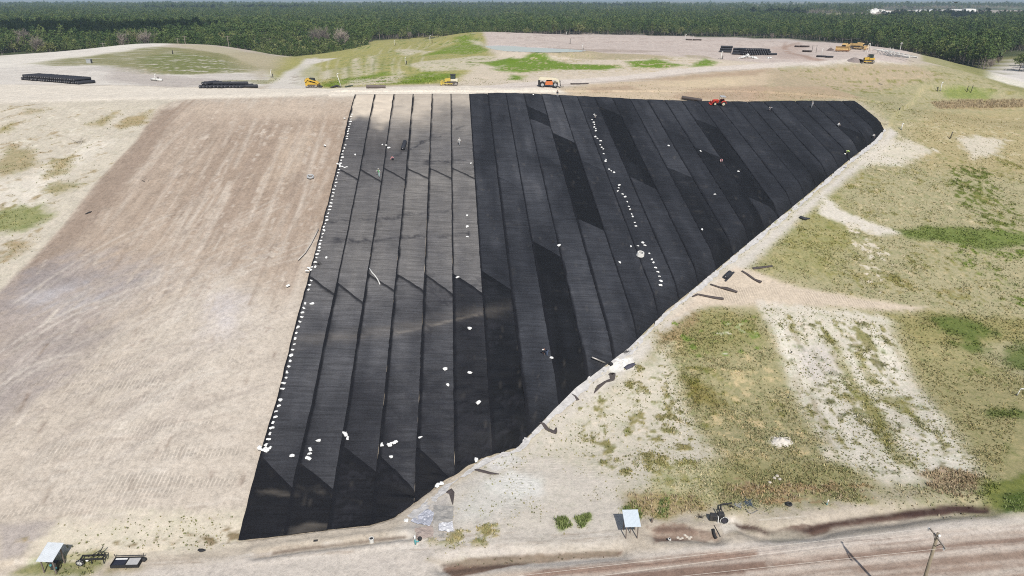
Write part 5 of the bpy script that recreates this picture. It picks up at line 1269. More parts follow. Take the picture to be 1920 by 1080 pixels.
for pts, lb in (([(1286,75.5),(1298,75.8)], 'dark flat roll at the far deck edge, left of its longer neighbour'), ([(1299,75.8),(1315,75.9)], 'longer dark flat roll at the far deck edge'), ([(1490,88),(1500,88.3)], 'thin dark plank roll on the far deck, farther left'), ([(1500,88),(1517,88.5)], 'dark flat roll on the far deck beside the thin one'),
                ([(1505,97),(1521,97.5)], 'dark flat roll standing under two posts on the far deck'), ([(1531,107),(1548,107.5)], 'black flat roll nearest the road on the far deck'), ([(1549,108),(1562,108.3)], 'grey flat roll right of the black one nearest the road')):
    scrap(pts, [.42,.42], lb, ROLLM if 'black' in lb else ROLLB, flat=.8)
# ------------------------------------------------------------------ sandbags
def bag_mesh(seed):
    g = np.random.default_rng(seed); n = 10; m_ = 7; V = []; F = []
    U = np.linspace(-1, 1, n); wa, wb, ph = g.uniform(-.3,.3), g.uniform(-.45,.45), g.uniform(0,6)
    for sgn in (1, -1):
        for i in range(n):
            for j in range(m_):
                x = U[i]; y = -1+2*j/(m_-1); e = max(0, (1-x**4))*max(0, (1-y**4))
                w_ = 1+wa*math.sin(2.1*x+ph)+wb*x; V.append((x*.32*(1+.13*g.normal()*(abs(x) < .99)+.12*y*wb*3), y*.20*w_*(1-.22*abs(x)+.10*g.normal()), .09+sgn*(.10*e**.6)*(1+.3*g.normal()*(e > .1))))
    i_ = np.arange(n*m_).reshape(n, m_)
    f0 = np.stack([i_[:-1,:-1], i_[1:,:-1], i_[1:,1:], i_[:-1,1:]], -1).reshape(-1, 4)
    F = np.concatenate([f0, f0[:, ::-1]+n*m_]); V = np.array(V)
    b = [(i_[0,j], i_[0,j+1]) for j in range(m_-1)]+[(i_[i,m_-1], i_[i+1,m_-1]) for i in range(n-1)]+[(i_[n-1,j+1], i_[n-1,j]) for j in range(m_-2,-1,-1)]+[(i_[i+1,0], i_[i,0]) for i in range(n-2,-1,-1)]
    F = np.concatenate([F, np.array([(a, b_, b_+n*m_, a+n*m_) for a, b_ in b])[:, ::-1]])
    me = np_mesh('sandbag', V, F, True); me.materials.append(BAGM); return me
BAGS = [bag_mesh(50+k) for k in range(9)]
def bag(u, v, label, group, on=True, sc=1., rz=None, lift=0., name='sandbag', cat='sandbag'):
    q = P3(u, v, ON_TURF-.02 if on else -.02); o = bpy.data.objects.new(name, random.choice(BAGS)); COL.objects.link(o); o.location = q+Vector((0,0,lift))
    o.rotation_euler = slope_rot(q.x, q.y, random.uniform(0, 6.28) if rz is None else rz); s_ = sc*random.uniform(.64, 1.0); o.scale = (s_*random.uniform(.9,1.15), s_*random.uniform(.9,1.2), s_*1.15)
    return tag(o, label, cat, group)
lx, lv = np.array(LEFT_PX).T
def edge_u(v): return float(np.interp(v, lv, lx))
GE = 'white sandbags along the left edge'
v = 216.
while v < 846:
    skip = (262 < v < 268) or (300 < v < 312 and random.random() < .3) or (505 < v < 520) or (553 < v < 566) or (735 < v < 745)
    if not skip: bag(edge_u(v)+5.5+random.uniform(-1, 1.6)+(v > 500)*1.5, v, 'white sandbag in the row down the left edge of the cover, '+('upper third' if v < 330 else 'middle stretch' if v < 560 else 'lower stretch'), GE, sc=1.0 if v < 400 else .95)
    v += (4.6 if v < 260 else 5.8) if v < 330 else 6.4 if v < 480 else 8.6 if v < 600 else 10.5
for u, v in ((633,309),(637,311),(642,314),(646,316),(650,315),(638,313)): bag(u, v, 'white sandbag in the small heap on the left edge at the first joint', 'sandbag heap at the first joint')
for u, v in ((580,505),(585,503),(576,510),(583,508)): bag(u, v, 'white sandbag in the small heap on the left edge at the second joint', 'sandbag heap at the second joint')
for u, v in ((492,846),(498,843),(503,845),(507,842),(500,847),(487,842)): bag(u, v, 'white sandbag in the heap on the left edge above the black toe panels', 'sandbag heap at the third joint', sc=1.1)
MIDC = [(1114,216),(1110,226),(1113,231),(1114,235),(1114,240),(1117,243),(1117,247),(1116,258),(1120,261),(1126,266),(1125,273),(1128,278),(1131,281),(1132,290),(1136,301),(1135,304),(1142,319),(1146,322),(1151,325),(1161,349),(1160,354),(1158,360),(1167,366),(1172,371),(1176,380),(1179,389),(1181,394),(1184,403),(1186,408),(1190,419),(1192,426),
        (1183,464),(1196,463),(1205,457),(1209,462),(1217,477),(1222,488),(1225,494),(1229,504),(1233,512),(1236,520),(1239,529),(1238,537)]
for u, v in MIDC: bag(u, v, 'white sandbag in the winding line down the dark panels, '+('upper' if v < 330 else 'middle' if v < 440 else 'lower')+' part', 'white sandbags down the dark panels')
LOOSE = [(548,857,'lower left panels'),(582,845,'lower left panels'),(581,853,'lower left panels'),(578,862,'lower left panels'),(597,829,'lower left panels'),(645,814,'lower left panels'),(652,824,'lower left panels'),(648,817,'lower left panels'),(716,836,'lower left panels'),(730,837,'lower left panels'),(735,833,'lower left panels'),(741,832,'lower left panels'),(733,859,'lower left panels'),(788,823,'lower left panels'),
         (585,572,'left panels'),(612,485,'left panels'),(876,406,'pale panels'),(876,427,'pale panels'),(876,446,'pale panels'),(858,522,'pale panels'),(880,618,'creased panels'),(835,694,'creased panels'),(881,701,'creased panels'),(840,724,'creased panels'),(897,757,'creased panels'),
         (883,308,'panel border'),(724,274,'sanded panels'),(729,279,'sanded panels'),(717,273,'sanded panels'),(666,292,'sanded panels'),(1162,494,'dark panels'),(1048,462,'dark panels'),(1384,323,'dark panels'),(1340,366,'dark panels'),(1253,275,'dark panels'),(1000,179,'crest edge'),(823,910,'dark toe'),(828,909,'dark toe'),(820,913,'dark toe'),(893,865,'dark toe'),(1584,290,'right toe'),(1316,432,'dark panels'),(1313,285,'dark panels')]
cnt = {}
for u, v, w in LOOSE:
    bag(u, v, f'loose white sandbag lying by itself on the {w}', f'loose sandbags on the {w}', sc=1.12)
for u, v in ((609,273),(540,536),(646,222)): bag(u, v, 'pale sandbag left on the bare soil beside the cover', 'sandbags on the bare soil', on=False)
for k in range(90):      # heap of filled bags beside the deck stack
    t = random.uniform(-1, 1); u = 1402+t*19+random.uniform(-2, 2); v = 110.2-random.uniform(0, 1)*4.2*(1-abs(t))
    hgt = max(0, (1-abs(t)))*1.3*random.uniform(.2, 1)
    bag(u, v, 'white sandbag in the large heap beside the deck stack', 'white sandbags heaped by the deck stack', on=False, sc=1.15, lift=hgt*.75)
for k in range(9): bag(1443+random.uniform(-3.6, 3.6), 110+random.uniform(-1.8, .8), 'white sandbag in the small pile right of the large heap', 'small sandbag pile by the deck stack', on=False, sc=1.15, lift=random.uniform(0, .35))
# ------------------------------------------------------------------ people
SKIN = simple('skin', alb(190,140,112), .6, var=.06, scale=20)
def cloth(n, c): return simple('cloth_'+n, alb(*c), .9, var=.12, scale=9)
WHITE_C = cloth('white', (236,234,230)); GREY_C = cloth('grey', (176,178,182)); DARK_C = cloth('dark', (52,52,62)); PINK_C = cloth('pink', (226,160,168)); LIME_C = cloth('lime', (214,240,140)); GREEN_C = cloth('green', (120,190,130)); PALEB_C = cloth('pale_blue', (190,214,212)); BLUE_C = cloth('blue', (84,98,124))
POSE = {
 'stand': dict(pel=(0,0,.95), spi=(0,0,1.18), che=(0,0,1.38), nec=(0,.01,1.50), hea=(0,.03,1.60), top=(0,.03,1.70), sh=((-.19,0,1.42),(.19,0,1.42)), el=((-.25,-.03,1.15),(.25,-.02,1.15)), wr=((-.26,.08,.92),(.26,.07,.92)), hip=((-.1,0,.92),(.1,0,.92)), kn=((-.12,.03,.5),(.12,.02,.5)), an=((-.13,0,.09),(.13,0,.09)), fwd=((0,.3,-.95),(0,.3,-.95))),
 'walk': dict(pel=(0,0,.92), spi=(0,.03,1.15), che=(0,.05,1.35), nec=(0,.08,1.47), hea=(0,.11,1.57), top=(0,.12,1.67), sh=((-.19,.05,1.39),(.19,.05,1.39)), el=((-.26,.2,1.16),(.26,-.12,1.14)), wr=((-.24,.38,1.02),(.26,-.14,.9)), hip=((-.1,0,.9),(.1,0,.9)), kn=((-.12,-.05,.47),(.12,.26,.52)), an=((-.13,-.38,.17),(.13,.28,.09)), fwd=((0,.8,-.5),(0,-.2,-.95))),
 'bend': dict(pel=(0,-.14,.90), spi=(0,.06,1.04), che=(0,.28,1.10), nec=(0,.41,1.12), hea=(0,.51,1.11), top=(0,.60,1.09), sh=((-.19,.29,1.10),(.19,.29,1.10)), el=((-.24,.36,.82),(.24,.40,.82)), wr=((-.15,.46,.58),(.17,.48,.58)), hip=((-.1,-.13,.88),(.1,-.13,.88)), kn=((-.13,-.02,.48),(.13,.04,.48)), an=((-.15,-.1,.09),(.15,-.04,.09)), fwd=((0,.2,-.97),(0,.2,-.97))),
 'crouch': dict(pel=(0,-.18,.40), spi=(0,-.03,.60), che=(0,.12,.76), nec=(0,.21,.86), hea=(0,.28,.93), top=(0,.34,1.01), sh=((-.19,.13,.79),(.19,.13,.79)), el=((-.25,.34,.58),(.25,.34,.58)), wr=((-.13,.48,.36),(.13,.50,.36)), hip=((-.1,-.16,.40),(.1,-.16,.40)), kn=((-.18,.24,.47),(.18,.22,.46)), an=((-.15,-.04,.09),(.16,-.02,.09)), fwd=((0,.4,-.9),(0,.4,-.9))),
 'reach': dict(pel=(0,0,.94), spi=(0,.03,1.17), che=(0,.05,1.37), nec=(0,.07,1.49), hea=(0,.10,1.59), top=(0,.11,1.69), sh=((-.19,.05,1.41),(.19,.05,1.41)), el=((-.42,.14,1.34),(.36,.16,1.28)), wr=((-.58,.26,1.14),(.42,.36,1.14)), hip=((-.1,0,.92),(.1,0,.92)), kn=((-.15,.05,.5),(.14,-.02,.5)), an=((-.2,.04,.09),(.19,-.1,.09)), fwd=((-.5,.3,-.8),(.1,.7,-.7)))}
def person(u, v, pose, rz, shirt, trousers, label, hat=None, vest=None, on=True, sc=1.0):
    J = POSE[pose]; names = []; P = []; Rd = []; E = []
    def jt(k, p, r): names.append(k); P.append(Vector(p)); Rd.append(r); return len(P)-1
    pel = jt('pel', J['pel'], .15); spi = jt('spi', J['spi'], .135); che = jt('che', J['che'], .155); nec = jt('nec', J['nec'], .062); hea = jt('hea', J['hea'], .088); top = jt('top', J['top'], .078)
    E += [(pel,spi,'t'),(spi,che,'t'),(che,nec,'n'),(nec,hea,'h'),(hea,top,'h')]
    for s_ in (0, 1):
        a = jt('sh', J['sh'][s_], .078); b = jt('el', J['el'][s_], .050); c = jt('wr', J['wr'][s_], .033)
        fw = Vector(J['fwd'][s_]).normalized(); h_ = jt('pa', Vector(J['wr'][s_])+fw*.055, .036)
        E += [(che,a,'t'),(a,b,'t'),(b,c,'s'),(c,h_,'s')]
        a = jt('hip', J['hip'][s_], .105); b = jt('kn', J['kn'][s_], .066); c = jt('an', J['an'][s_], .047); ft = Vector(J['an'][s_])+Vector((0,.17,-.045)); d = jt('to', ft, .042)
        E += [(pel,a,'l'),(a,b,'l'),(b,c,'l'),(c,d,'f')]
    me = bpy.data.meshes.new('body'); me.from_pydata([p[:] for p in P], [(a,b) for a,b,_ in E], [])
    o = bpy.data.objects.new('tmp', me); COL.objects.link(o)
    o.modifiers.new('skin', 'SKIN'); o.modifiers['skin'].use_smooth_shade = True
    for i, sv in enumerate(me.skin_vertices[0].data): sv.radius = (Rd[i]*(1.25 if names[i] in ('pel','spi','che') else 1), Rd[i]*(.82 if names[i] in ('pel','spi','che') else 1)); sv.use_root = (i == 0)
    md = o.modifiers.new('sub', 'SUBSURF'); md.levels = 2; md.render_levels = 2
    dg = bpy.context.evaluated_depsgraph_get(); bm_ = bmesh.new(); bm_.from_object(o, dg); bpy.data.objects.remove(o); bpy.data.meshes.remove(me)
    MI = {'t':0,'n':2,'h':2,'s':2 if trousers is None else 0,'l':1,'f':3}
    def near(c):
        best = 9; k = 't'
        for a, b, t in E:
            A, B = P[a], P[b]; d = B-A; q = max(0, min(1, (c-A).dot(d)/d.length_squared)); dd = (c-A-d*q).length-.5*(Rd[a]+Rd[b])*.5
            if dd < best: best = dd; k = t
        return k
    kinds = []
    for f in bm_.faces:
        c = f.calc_center_median(); k = near(c); kinds.append(k); f.material_index = MI[k]; f.smooth = True
        for s_ in (0,1):
            if (c-Vector(J['wr'][s_])).dot(Vector(J['fwd'][s_])) > 0 and (c-Vector(J['wr'][s_])).length < .12: f.material_index = 2
    # fingers, thumb and face join the same body mesh
    def addtube(pts, r, mi):
        V, F = tube_np(pts, r, 6); vs = [bm_.verts.new(tuple(v)) for v in V]
        for f in F:
            ff = bm_.faces.new([vs[int(i)] for i in f]); ff.material_index = mi; ff.smooth = True
        ff = bm_.faces.new(vs[-6:]); ff.material_index = mi
    for s_ in (0,1):
        w = Vector(J['wr'][s_]); fw = Vector(J['fwd'][s_]).normalized(); sd = fw.cross(Vector((1,0,0))).normalized(); dn = fw.cross(sd).normalized(); pm = w+fw*.07; sg = -1 if s_ == 0 else 1
        for k, L in enumerate((.068,.080,.074,.058)):
            b = pm+sd*((k-1.5)*.019); addtube([b, b+fw*L*.5-dn*sg*.008, b+fw*L*.85-dn*sg*.03], [.010,.009,.007], 2)
        b = w+fw*.03+sd*.034; addtube([b, b+fw*.03+sd*.025, b+fw*.06+sd*.03-dn*sg*.012], [.011,.010,.008], 2)
    hd = Vector(J['hea'])*.45+Vector(J['top'])*.55; upv = (Vector(J['top'])-Vector(J['nec'])).normalized(); fv = (Vector((0,1,0))-upv*upv.y); fv = fv.normalized() if fv.length > .2 else Vector((0,0,-1)); rv = fv.cross(upv)
    addtube([hd+fv*.075-upv*.005, hd+fv*.105-upv*.03], [.012,.016], 2)
    addtube([hd+fv*.08-upv*.058-rv*.02, hd+fv*.083-upv*.06, hd+fv*.08-upv*.058+rv*.02], [.006,.008,.006], 3)
    for sg in (-1,1):
        addtube([hd+fv*.078+upv*.015+rv*.03*sg, hd+fv*.088+upv*.015+rv*.03*sg], [.011,.008], 3)
        addtube([hd+rv*.078*sg-upv*.02, hd+rv*.092*sg+upv*.02], [.014,.016], 2)
    me = bpy.data.meshes.new('body'); bm_.to_mesh(me)
    q = P3(u, v, TURF_LIFT+.03 if on else .0)
    o = empty('person', q, rz, label, 'person'); o.scale = (sc,)*3
    link('body', me, o, [shirt, trousers, SKIN, DRK])
    if vest:
        sel = [f for f, k in zip(bm_.faces, kinds) if k == 't' and min((f.calc_center_median()-P[i]).length for i in (pel, spi, che)) < .22]
        ids = {}; V = []; F = []
        for f in sel:
            r_f = []
            for vv in f.verts:
                if vv.index not in ids: ids[vv.index] = len(V); V.append(tuple(vv.co+vv.normal*.016))
                r_f.append(ids[vv.index])
            F.append(r_f)
        vm = bpy.data.meshes.new('safety_vest'); vm.from_pydata(V, [], F); vm.update(); vm.polygons.foreach_set('use_smooth', np.ones(len(F), bool)); link('safety_vest', vm, o, vest)
    bm_.free()
    hm_ = MB().ball(tuple(hd+upv*.025), .105, 12, 8, (1,1.08,.85))
    if hat:
        hm_.V = [v for v in hm_.V]; h_ = MB().ball(tuple(hd+upv*.035), .118, 12, 8, (1,1.1,.75)).ring(tuple(hd+upv*.03), .125, .016, 'z', 14, 5); h_.build('hard_hat', hat, o, True)
    else:
        h_ = MB().ball(tuple(hd+upv*.022-fv*.015), .099, 12, 8, (1,1.02,.95)); h_.build('hair', DRK, o, True)
    return o
person(711, 333, 'reach', 2.6, WHITE_C, PALEB_C, 'person in a green vest and pale trousers spreading both arms on the grey panels', WHITE_C, GREEN_C)
person(737, 302, 'crouch', 1.9, PINK_C, DARK_C, 'person in a pinkish top crouching just above the one in the green vest')
person(861, 274, 'walk', -2.2, WHITE_C, GREY_C, 'person in a white shirt striding across the last pale panel', WHITE_C)
person(1045, 183, 'stand', 3.3, DARK_C, GREY_C, 'person in a dark shirt standing at the crest in front of the orange telehandler')
person(1117, 225, 'bend', 2.4, WHITE_C, DARK_C, 'person in white bending at the top of the winding sandbag line', WHITE_C)
person(1446, 211, 'bend', 1.6, GREY_C, DARK_C, 'person in grey bent double near the crest right of the tractor', WHITE_C, sc=1.15)
person(1522, 203, 'walk', 2.9, GREY_C, GREY_C, 'person in grey walking along the crest near its right end', WHITE_C)
person(1571, 238, 'crouch', -1.4, WHITE_C, GREY_C, 'person in white kneeling on the dark panels near the right end')
person(1590, 293, 'bend', .6, LIME_C, DARK_C, 'person in a bright lime top bending at the right hand toe of the cover', WHITE_C, LIME_C, sc=1.1)
person(1636, 262, 'bend', -.9, WHITE_C, DARK_C, 'person in white bending at the pointed right tip of the cover', WHITE_C)
person(1352, 306, 'crouch', 2.8, PINK_C, WHITE_C, 'person in pink crouching on a near black panel below the tractor')
person(1025, 669, 'bend', 2.0, DARK_C, BLUE_C, 'person in dark clothes stooping beside a bag on the lowest black panel', WHITE_C, sc=1.1)
bag(1034, 673, 'white sandbag at the feet of the stooping person in dark clothes', None)
# ------------------------------------------------------------------ vent pipes and posts
def post_h(u, vb, vt):
    q = P3(u, vb); dx, dy, dz = pdir(u, vt); return q, max(.4, CAMZ+float(dz/dy)*q.y-q.z)
def vent(u, vb, vt, label, mat=PVC, lean=0., r=.11, head=True, twin=None, name='vent_pipe', cat='vent pipe', group=None):
    r = r*.75; q, h = post_h(u, vb, vt); o = empty(name, q, random.uniform(-.4, .4), label, cat, group)
    MB().tube([(0,0,-.3),(lean*.5,0,h*.5),(lean,0,h)], [r,r,r*.9], 8).build('standpipe', mat, o, True)
    if head: MB().tube([(lean,0,h-.02),(lean,0,h+.12),(lean+.14,0,h+.26),(lean+.42,0,h+.28)], r*1.25, 8).build('elbow', mat, o, True)
    MB().ring((0,0,.16), r*1.3, .06, 'z', 12, 6).build('collar', DRK, o, True)
    if twin: MB().tube([(twin,.2,-.2),(twin,.2,h*.55)], .13, 6).build('marker_post', DRK, o)
    return o
GV = 'vent pipes on the hill'
vent(640.5,164,140,'white leaning vent pipe on the crest between two dark liner piles', lean=-.9)
vent(508.5,145,133,'white vent pipe with a dark post at the left shoulder of the haul road', twin=.45)
vent(739.5,86,77,'farthest pale vent pipe on the green hillside, at its left skyline', twin=.7)
vent(806.5,83,68,'tall pale vent pipe high on the green hillside', twin=.9)
vent(760,121,109,'pale vent pipe in the middle of the striped hillside', twin=.5)
vent(1062,66,61,'small pale vent pipe on the far rim of the pond deck', twin=.5)
vent(1069,82,72,'slim dark marker post standing on the deck behind the pond', DRK, head=False, r=.14, name='marker_post', cat='marker post')
vent(1091.5,96,84,'pale vent pipe standing at the right tip of the pond', twin=.3)
vent(1352,111,99,'white vent pipe with a dark post left of the heaped sandbags', r=.2, twin=.7)
vent(1286,75,66,'white vent pipe frame at the far deck edge beside the flat rolls', r=.12, lean=-.3)
vent(1300,75.5,67,'thin white riser between the two flat rolls at the far deck edge', r=.08, head=False)
vent(1522.5,96.5,84,'left of two thin dark posts on the far deck', DRK, head=False, r=.09, name='marker_post', cat='marker post')
vent(1530,98.5,84,'right of two thin dark posts on the far deck', DRK, head=False, r=.09, name='marker_post', cat='marker post')
vent(1540,106,92,'white riser behind the black flat roll nearest the deck road', r=.1)
vent(1763,171,156,'white vent pipe at the left end of the bright green patch', r=.15, twin=-.9)
vent(1813,172,161,'left of two black posts behind the bright green patch', BLK, head=False, r=.13, name='marker_post', cat='marker post')
vent(1820,173,160,'taller right one of two black posts behind the bright green patch', BLK, head=False, r=.13, lean=.25, name='marker_post', cat='marker post')
vent(1685,212,203,'short black post on the grass above the right tip of the cover', BLK, head=False, r=.13, lean=.2, name='marker_post', cat='marker post')
vent(1690,243,234,'short white vent pipe on the grass right of the cover tip', r=.17)
vent(1781,260,247,'leaning dark post left of the pale sand patch on the right', DRK, head=False, r=.15, lean=.35, name='marker_post', cat='marker post')
vent(1906,742,731,'small white vent pipe on the tan grass at the right border', r=.09, lean=.2)
vent(172.5,119,111,'short black post on the left deck beside a faint grey box', BLK, head=False, r=.2, name='marker_post', cat='marker post')
vent(324,101,94,'short black post high on the olive mound', BLK, head=False, r=.2, name='marker_post', cat='marker post')
vent(297.5,152,144,'short black post beside the white pipe on the left deck', BLK, head=False, r=.2, name='marker_post', cat='marker post')
vent(292,152,141,'white vent riser beside the white pipe on the left deck', r=.15)
vent(1478,747,725,'thin black stake on the sandy erosion strips at right', BLK, head=False, r=.04, lean=.12, name='marker_post', cat='stake')
vent(1484,662,655,'short black stake at the top left of the erosion strips', BLK, head=False, r=.05, lean=-.3, name='marker_post', cat='stake')
q = P3(168,118.5); MB().box((q.x, q.y, q.z+.6), (1.5,1.2,1.3), bev=.08).box((q.x, q.y, q.z+1.28), (1.7,1.4,.08)).build('control_cabinet', GRY, None); tag(bpy.context.scene.objects['control_cabinet'], 'small grey cabinet on the left deck beside a black post', 'cabinet')
def pipe_thing(name, pts, r, mat, label, cat, on=False, lift=0.):
    P = [P3(u, v, (TURF_LIFT+.05 if on else 0)+lift+r) for u, v in pts]; c = P[0]
    o = MB().tube([p-c for p in P], r, 8).build(name, mat, None, True); o.location = c; return tag(o, label, cat)
pipe_thing('white_pipe', [(284,150.5),(290,151),(297,152),(304,152.5)], .35, PVC, 'fat white pipe lying on the left deck beside a riser', 'pipe')
pipe_thing('hose', [(693,506),(698,514),(703,519),(708,526),(711,532),(712.5,536)], .10, PVC, 'white hose snaking over the grey panels at the second joint', 'hose', True)
pipe_thing('plastic_strip', [(559,488),(572,475),(583,458),(592,440),(597,430)], .09, simple('dull_plastic_strip', alb(208,200,190), .6), 'long pale plastic strip lying on bare soil beside the left edge', 'plastic strip')
q0 = P3(1134,684); q1 = P3(1109,678); o = MB().tube([(0,0,.35), tuple((q1-q0)+Vector((0,0,.75)))], .13, 10).build('grey_pole', STEEL, None, True); o.location = q0; tag(o, 'grey pipe jutting over the cover edge beside the white spill', 'pipe')
def coil(u, v, R_, r, mat, label, on, n=3):
    q = P3(u, v, ON_TURF if on else 0); o = empty('hose_coil', q, 0, label, 'hose coil'); o.rotation_euler = slope_rot(q.x, q.y, .4)
    for k in range(n): MB().ring((.02*k,.015*k,r+k*r*1.5), R_*(1-.05*k), r, 'z', 28, 8).build('loop', mat, o, True)
coil(582, 332, .62, .10, simple('pale_grey_hose', alb(198,200,202), .6, var=.08), 'pale grey hose coil lying on the bare upper slope', False, 2)
coil(1200, 481, .62, .11, PVC, 'large white hose coil beside the winding sandbag line', True, 4)
coil(1037, 455, .24, .04, BLK, 'small black cable coil on the dark panels left of a sandbag', True, 2)
def brush(u, v, n, L, label, on=False, mat=None, up=.35, seed=1, name='brush_pile', cat='brush pile', th=.025):
    q = P3(u, v, ON_TURF if on else 0); g = np.random.default_rng(seed); mb = MB()
    for k in range(n):
        a = g.uniform(0, 6.28); l = L*g.uniform(.4, 1); c = Vector((g.normal(0, L*.22), g.normal(0, L*.22), 0)); e = g.uniform(.05, up)
        d = Vector((math.cos(a), math.sin(a), e)).normalized(); mb.tube([c-d*l*.2+Vector((0,0,.06)), c+d*l*.4+Vector((0,0,g.uniform(0,.12))), c+d*l], [th, th*.8, th*.3], 5)
    o = mb.build(name, mat or DRK); o.location = q; return tag(o, label, cat)
brush(1172, 659, 26, 1.3, 'tangle of dark rods and mesh beside the pale toe strip', seed=2)
brush(150, 267, 14, 2.2, 'dead grey branches lying on the old slope at far left', mat=M_BARK, up=.8, seed=3, name='dead_branch', cat='branches')
brush(273, 341, 7, 1.1, 'small bundle of stakes stuck in the bare upper slope', up=2.2, seed=4, name='stake_bundle', cat='stakes')
brush(599, 497, 16, .9, 'dark brush on the grey panels left of the white hose', on=True, up=.8, seed=5)
brush(1600, 291, 14, 1.6, 'black rods scattered at the toe beside the person in lime', seed=6); brush(1583, 314, 7, 1.0, 'few black rods on the pale strip below the person in lime', seed=7)
brush(1662, 236, 10, 1.8, 'pale sticks and rope at the pointed tip of the cover', mat=M_BARK, seed=8)
brush(1313, 970, 16, .6, 'small dark wire bundle left of the black pump', up=1.6, seed=9, name='wire_bundle', cat='wire bundle')
NETB = simple('blue_grey_net', alb(92,108,124), .8, var=.3, scale=5)
brush(1404, 944, 42, .95, 'blue grey net heaped at the end of the black pump pipe', mat=NETB, seed=10, name='net_heap', cat='net', th=.03)
brush(1384, 948, 24, .7, 'loose grey netting between the pump pipe and the blue grey heap', mat=GRY, seed=11, name='net_heap', cat='net', th=.025)
# crumpled liner along the toe
pts = [(770,972),(838,913),(908,866),(972,844),(1032,781),(1083,731),(1182,655),(1252,586),(1302,546),(1392,470),(1502,380),(1592,305),(1642,266),(1659,243)]
qq = np.array(pts, float); tt = np.linspace(0, len(qq)-1, 420); uu_ = np.interp(tt, range(len(qq)), qq[:,0]); vv_ = np.interp(tt, range(len(qq)), qq[:,1])
X, Y = unproj(uu_, vv_); dX = np.gradient(X); dY = np.gradient(Y); nn = np.hypot(dX, dY); nx, ny = dY/nn, -dX/nn
rows = []
for j, t in enumerate(np.linspace(-.3, .45, 7)):
    w_ = t*(.25+1.5*fbm(X, Y, 3.5, 90, 3))+.45*(fbm(X+j*.3, Y, 1.0, 91, 3)-.5)
    xx, yy2 = X+nx*w_, Y+ny*w_; rows.append(np.stack([xx, yy2, zfun(xx, yy2)+.06+.10*np.abs(fbm(xx, yy2, .45, 92+j, 3)-.3)], -1))
V = np.stack(rows, 1).reshape(-1, 3); me = np_mesh('anchor_liner', V, grid_faces(420, 7), False); LINM = simple('dusty_liner', alb(206,203,200), .6, var=.22, scale=1.2, bump=.8)
tag(link('anchor_liner', me, None, LINM), 'pale crumpled plastic liner edging the diagonal toe of the black cover', 'plastic liner')
def sheet(poly, h, label, mat=PLAS, seed=1, name='plastic_sheet', cat='plastic sheet', n=22):
    a, b, c, d = [np.array(p, float) for p in poly]; g = np.linspace(0, 1, n); S, T = np.meshgrid(g, g)
    U = (a[None,None]*(1-S)[...,None]+b*S[...,None])*(1-T)[...,None]+(d*(1-S)[...,None]+c*S[...,None])*T[...,None]
    X, Y = unproj(U[...,0].ravel(), U[...,1].ravel()); X = X+.18*(fbm(X, Y, .5, seed+5, 2)-.5); Z = zfun(X, Y)+.04+h*np.clip(fbm(X, Y, .7, seed, 4)-.15, 0, 2)
    me = np_mesh(name, np.stack([X, Y, Z], -1), grid_faces(n, n), False); return tag(link(name, me, None, mat), label, cat)
CLR = simple('clear_film', alb(206,204,198), .2, var=.1, scale=3, bump=.9, spec=.8)
sheet([(770,980),(800,956),(814,965),(806,990)], .35, 'bluish crumpled plastic sheet right at the bottom corner of the cover', simple('bluish_film', alb(190,192,202), .3, var=.2, scale=2, bump=.9), 3)
sheet([(812,948),(851,952),(848,980),(812,985)], .22, 'flat grey plastic sheet right of the bluish one', simple('dull_grey_film', alb(176,172,166), .4, var=.15, scale=2, bump=.6), 4)
sheet([(822,984),(849,980),(850,999),(823,999)], .5, 'white crumpled plastic bundle below the flat grey sheet', simple('white_film', alb(222,222,226), .3, var=.1, scale=2, bump=.9), 5)
sheet([(778,992),(812,988),(812,1008),(780,1012)], .25, 'translucent brownish plastic sheet below the bluish one', simple('brown_film', alb(186,170,160), .4, var=.2, scale=2, bump=.8), 6)
brush(829, 1005, 34, .6, 'small heap of pale netting below the white plastic bundle', mat=simple('pale_net', alb(170,168,164), .7, var=.2), seed=12, name='net_heap', cat='net', th=.02)
bag(762, 977, 'white sandbag on the ground at the bottom corner of the cover', None, on=False, sc=1.2)
for k in range(9): bag(1150+random.uniform(-2,28), 681+random.uniform(-8,8), 'burst white sandbag in the white spill beside the toe', 'burst sandbags in the white spill', on=False, sc=1.15)
# ------------------------------------------------------------------ shelters and pumps at the bottom
def shelter(u, v, rz, roofmat, label, inner):
    q = P3(u, v); o = empty('pump_shelter', q, rz, label, 'shelter')
    for x_ in (-.62, .62):
        for y_, h in ((.0, 1.85), (1.35, 2.25)): MB().box((x_, y_, h/2-.1), (.11, .11, h+.2), bev=.015).build('post', WOOD, o)
    MB().box((0,.0,1.82),(1.36,.05,.16)).box((0,1.35,2.22),(1.36,.05,.16)).box((-.62,.675,2.0),(.06,1.35,.14),(R(16.5),0,0)).box((.62,.675,2.0),(.06,1.35,.14),(R(16.5),0,0)).build('roof_frame', WOOD, o)
    rf = MB(); n = 26; w = .86
    for k in range(n):
        x0 = -w+2*w*k/n; x1 = -w+2*w*(k+1)/n; z0 = .035*(k % 2); z1 = .035*((k+1) % 2)
        y0, y1 = -.30, 1.72; za, zb = 1.86, 2.46
        rf.add([(x0,y0,za+z0),(x1,y0,za+z1),(x1,y1,zb+z1),(x0,y1,zb+z0),(x0,y0,za+z0-.02),(x1,y0,za+z1-.02),(x1,y1,zb+z1-.02),(x0,y1,zb+z0-.02)], [(0,1,2,3),(7,6,5,4),(0,4,5,1),(1,5,6,2),(2,6,7,3),(3,7,4,0)])
    rf.build('roof', roofmat, o); return o, q
o, q = shelter(95, 1076, R(-3), GALV, 'open timber shelter with ribbed grey metal roof at the bottom left corner', 0)
ob = empty('pump_unit', q+Vector((.1,.75,0)), 0, 'dark pump unit standing under the bottom left shelter', 'pump')
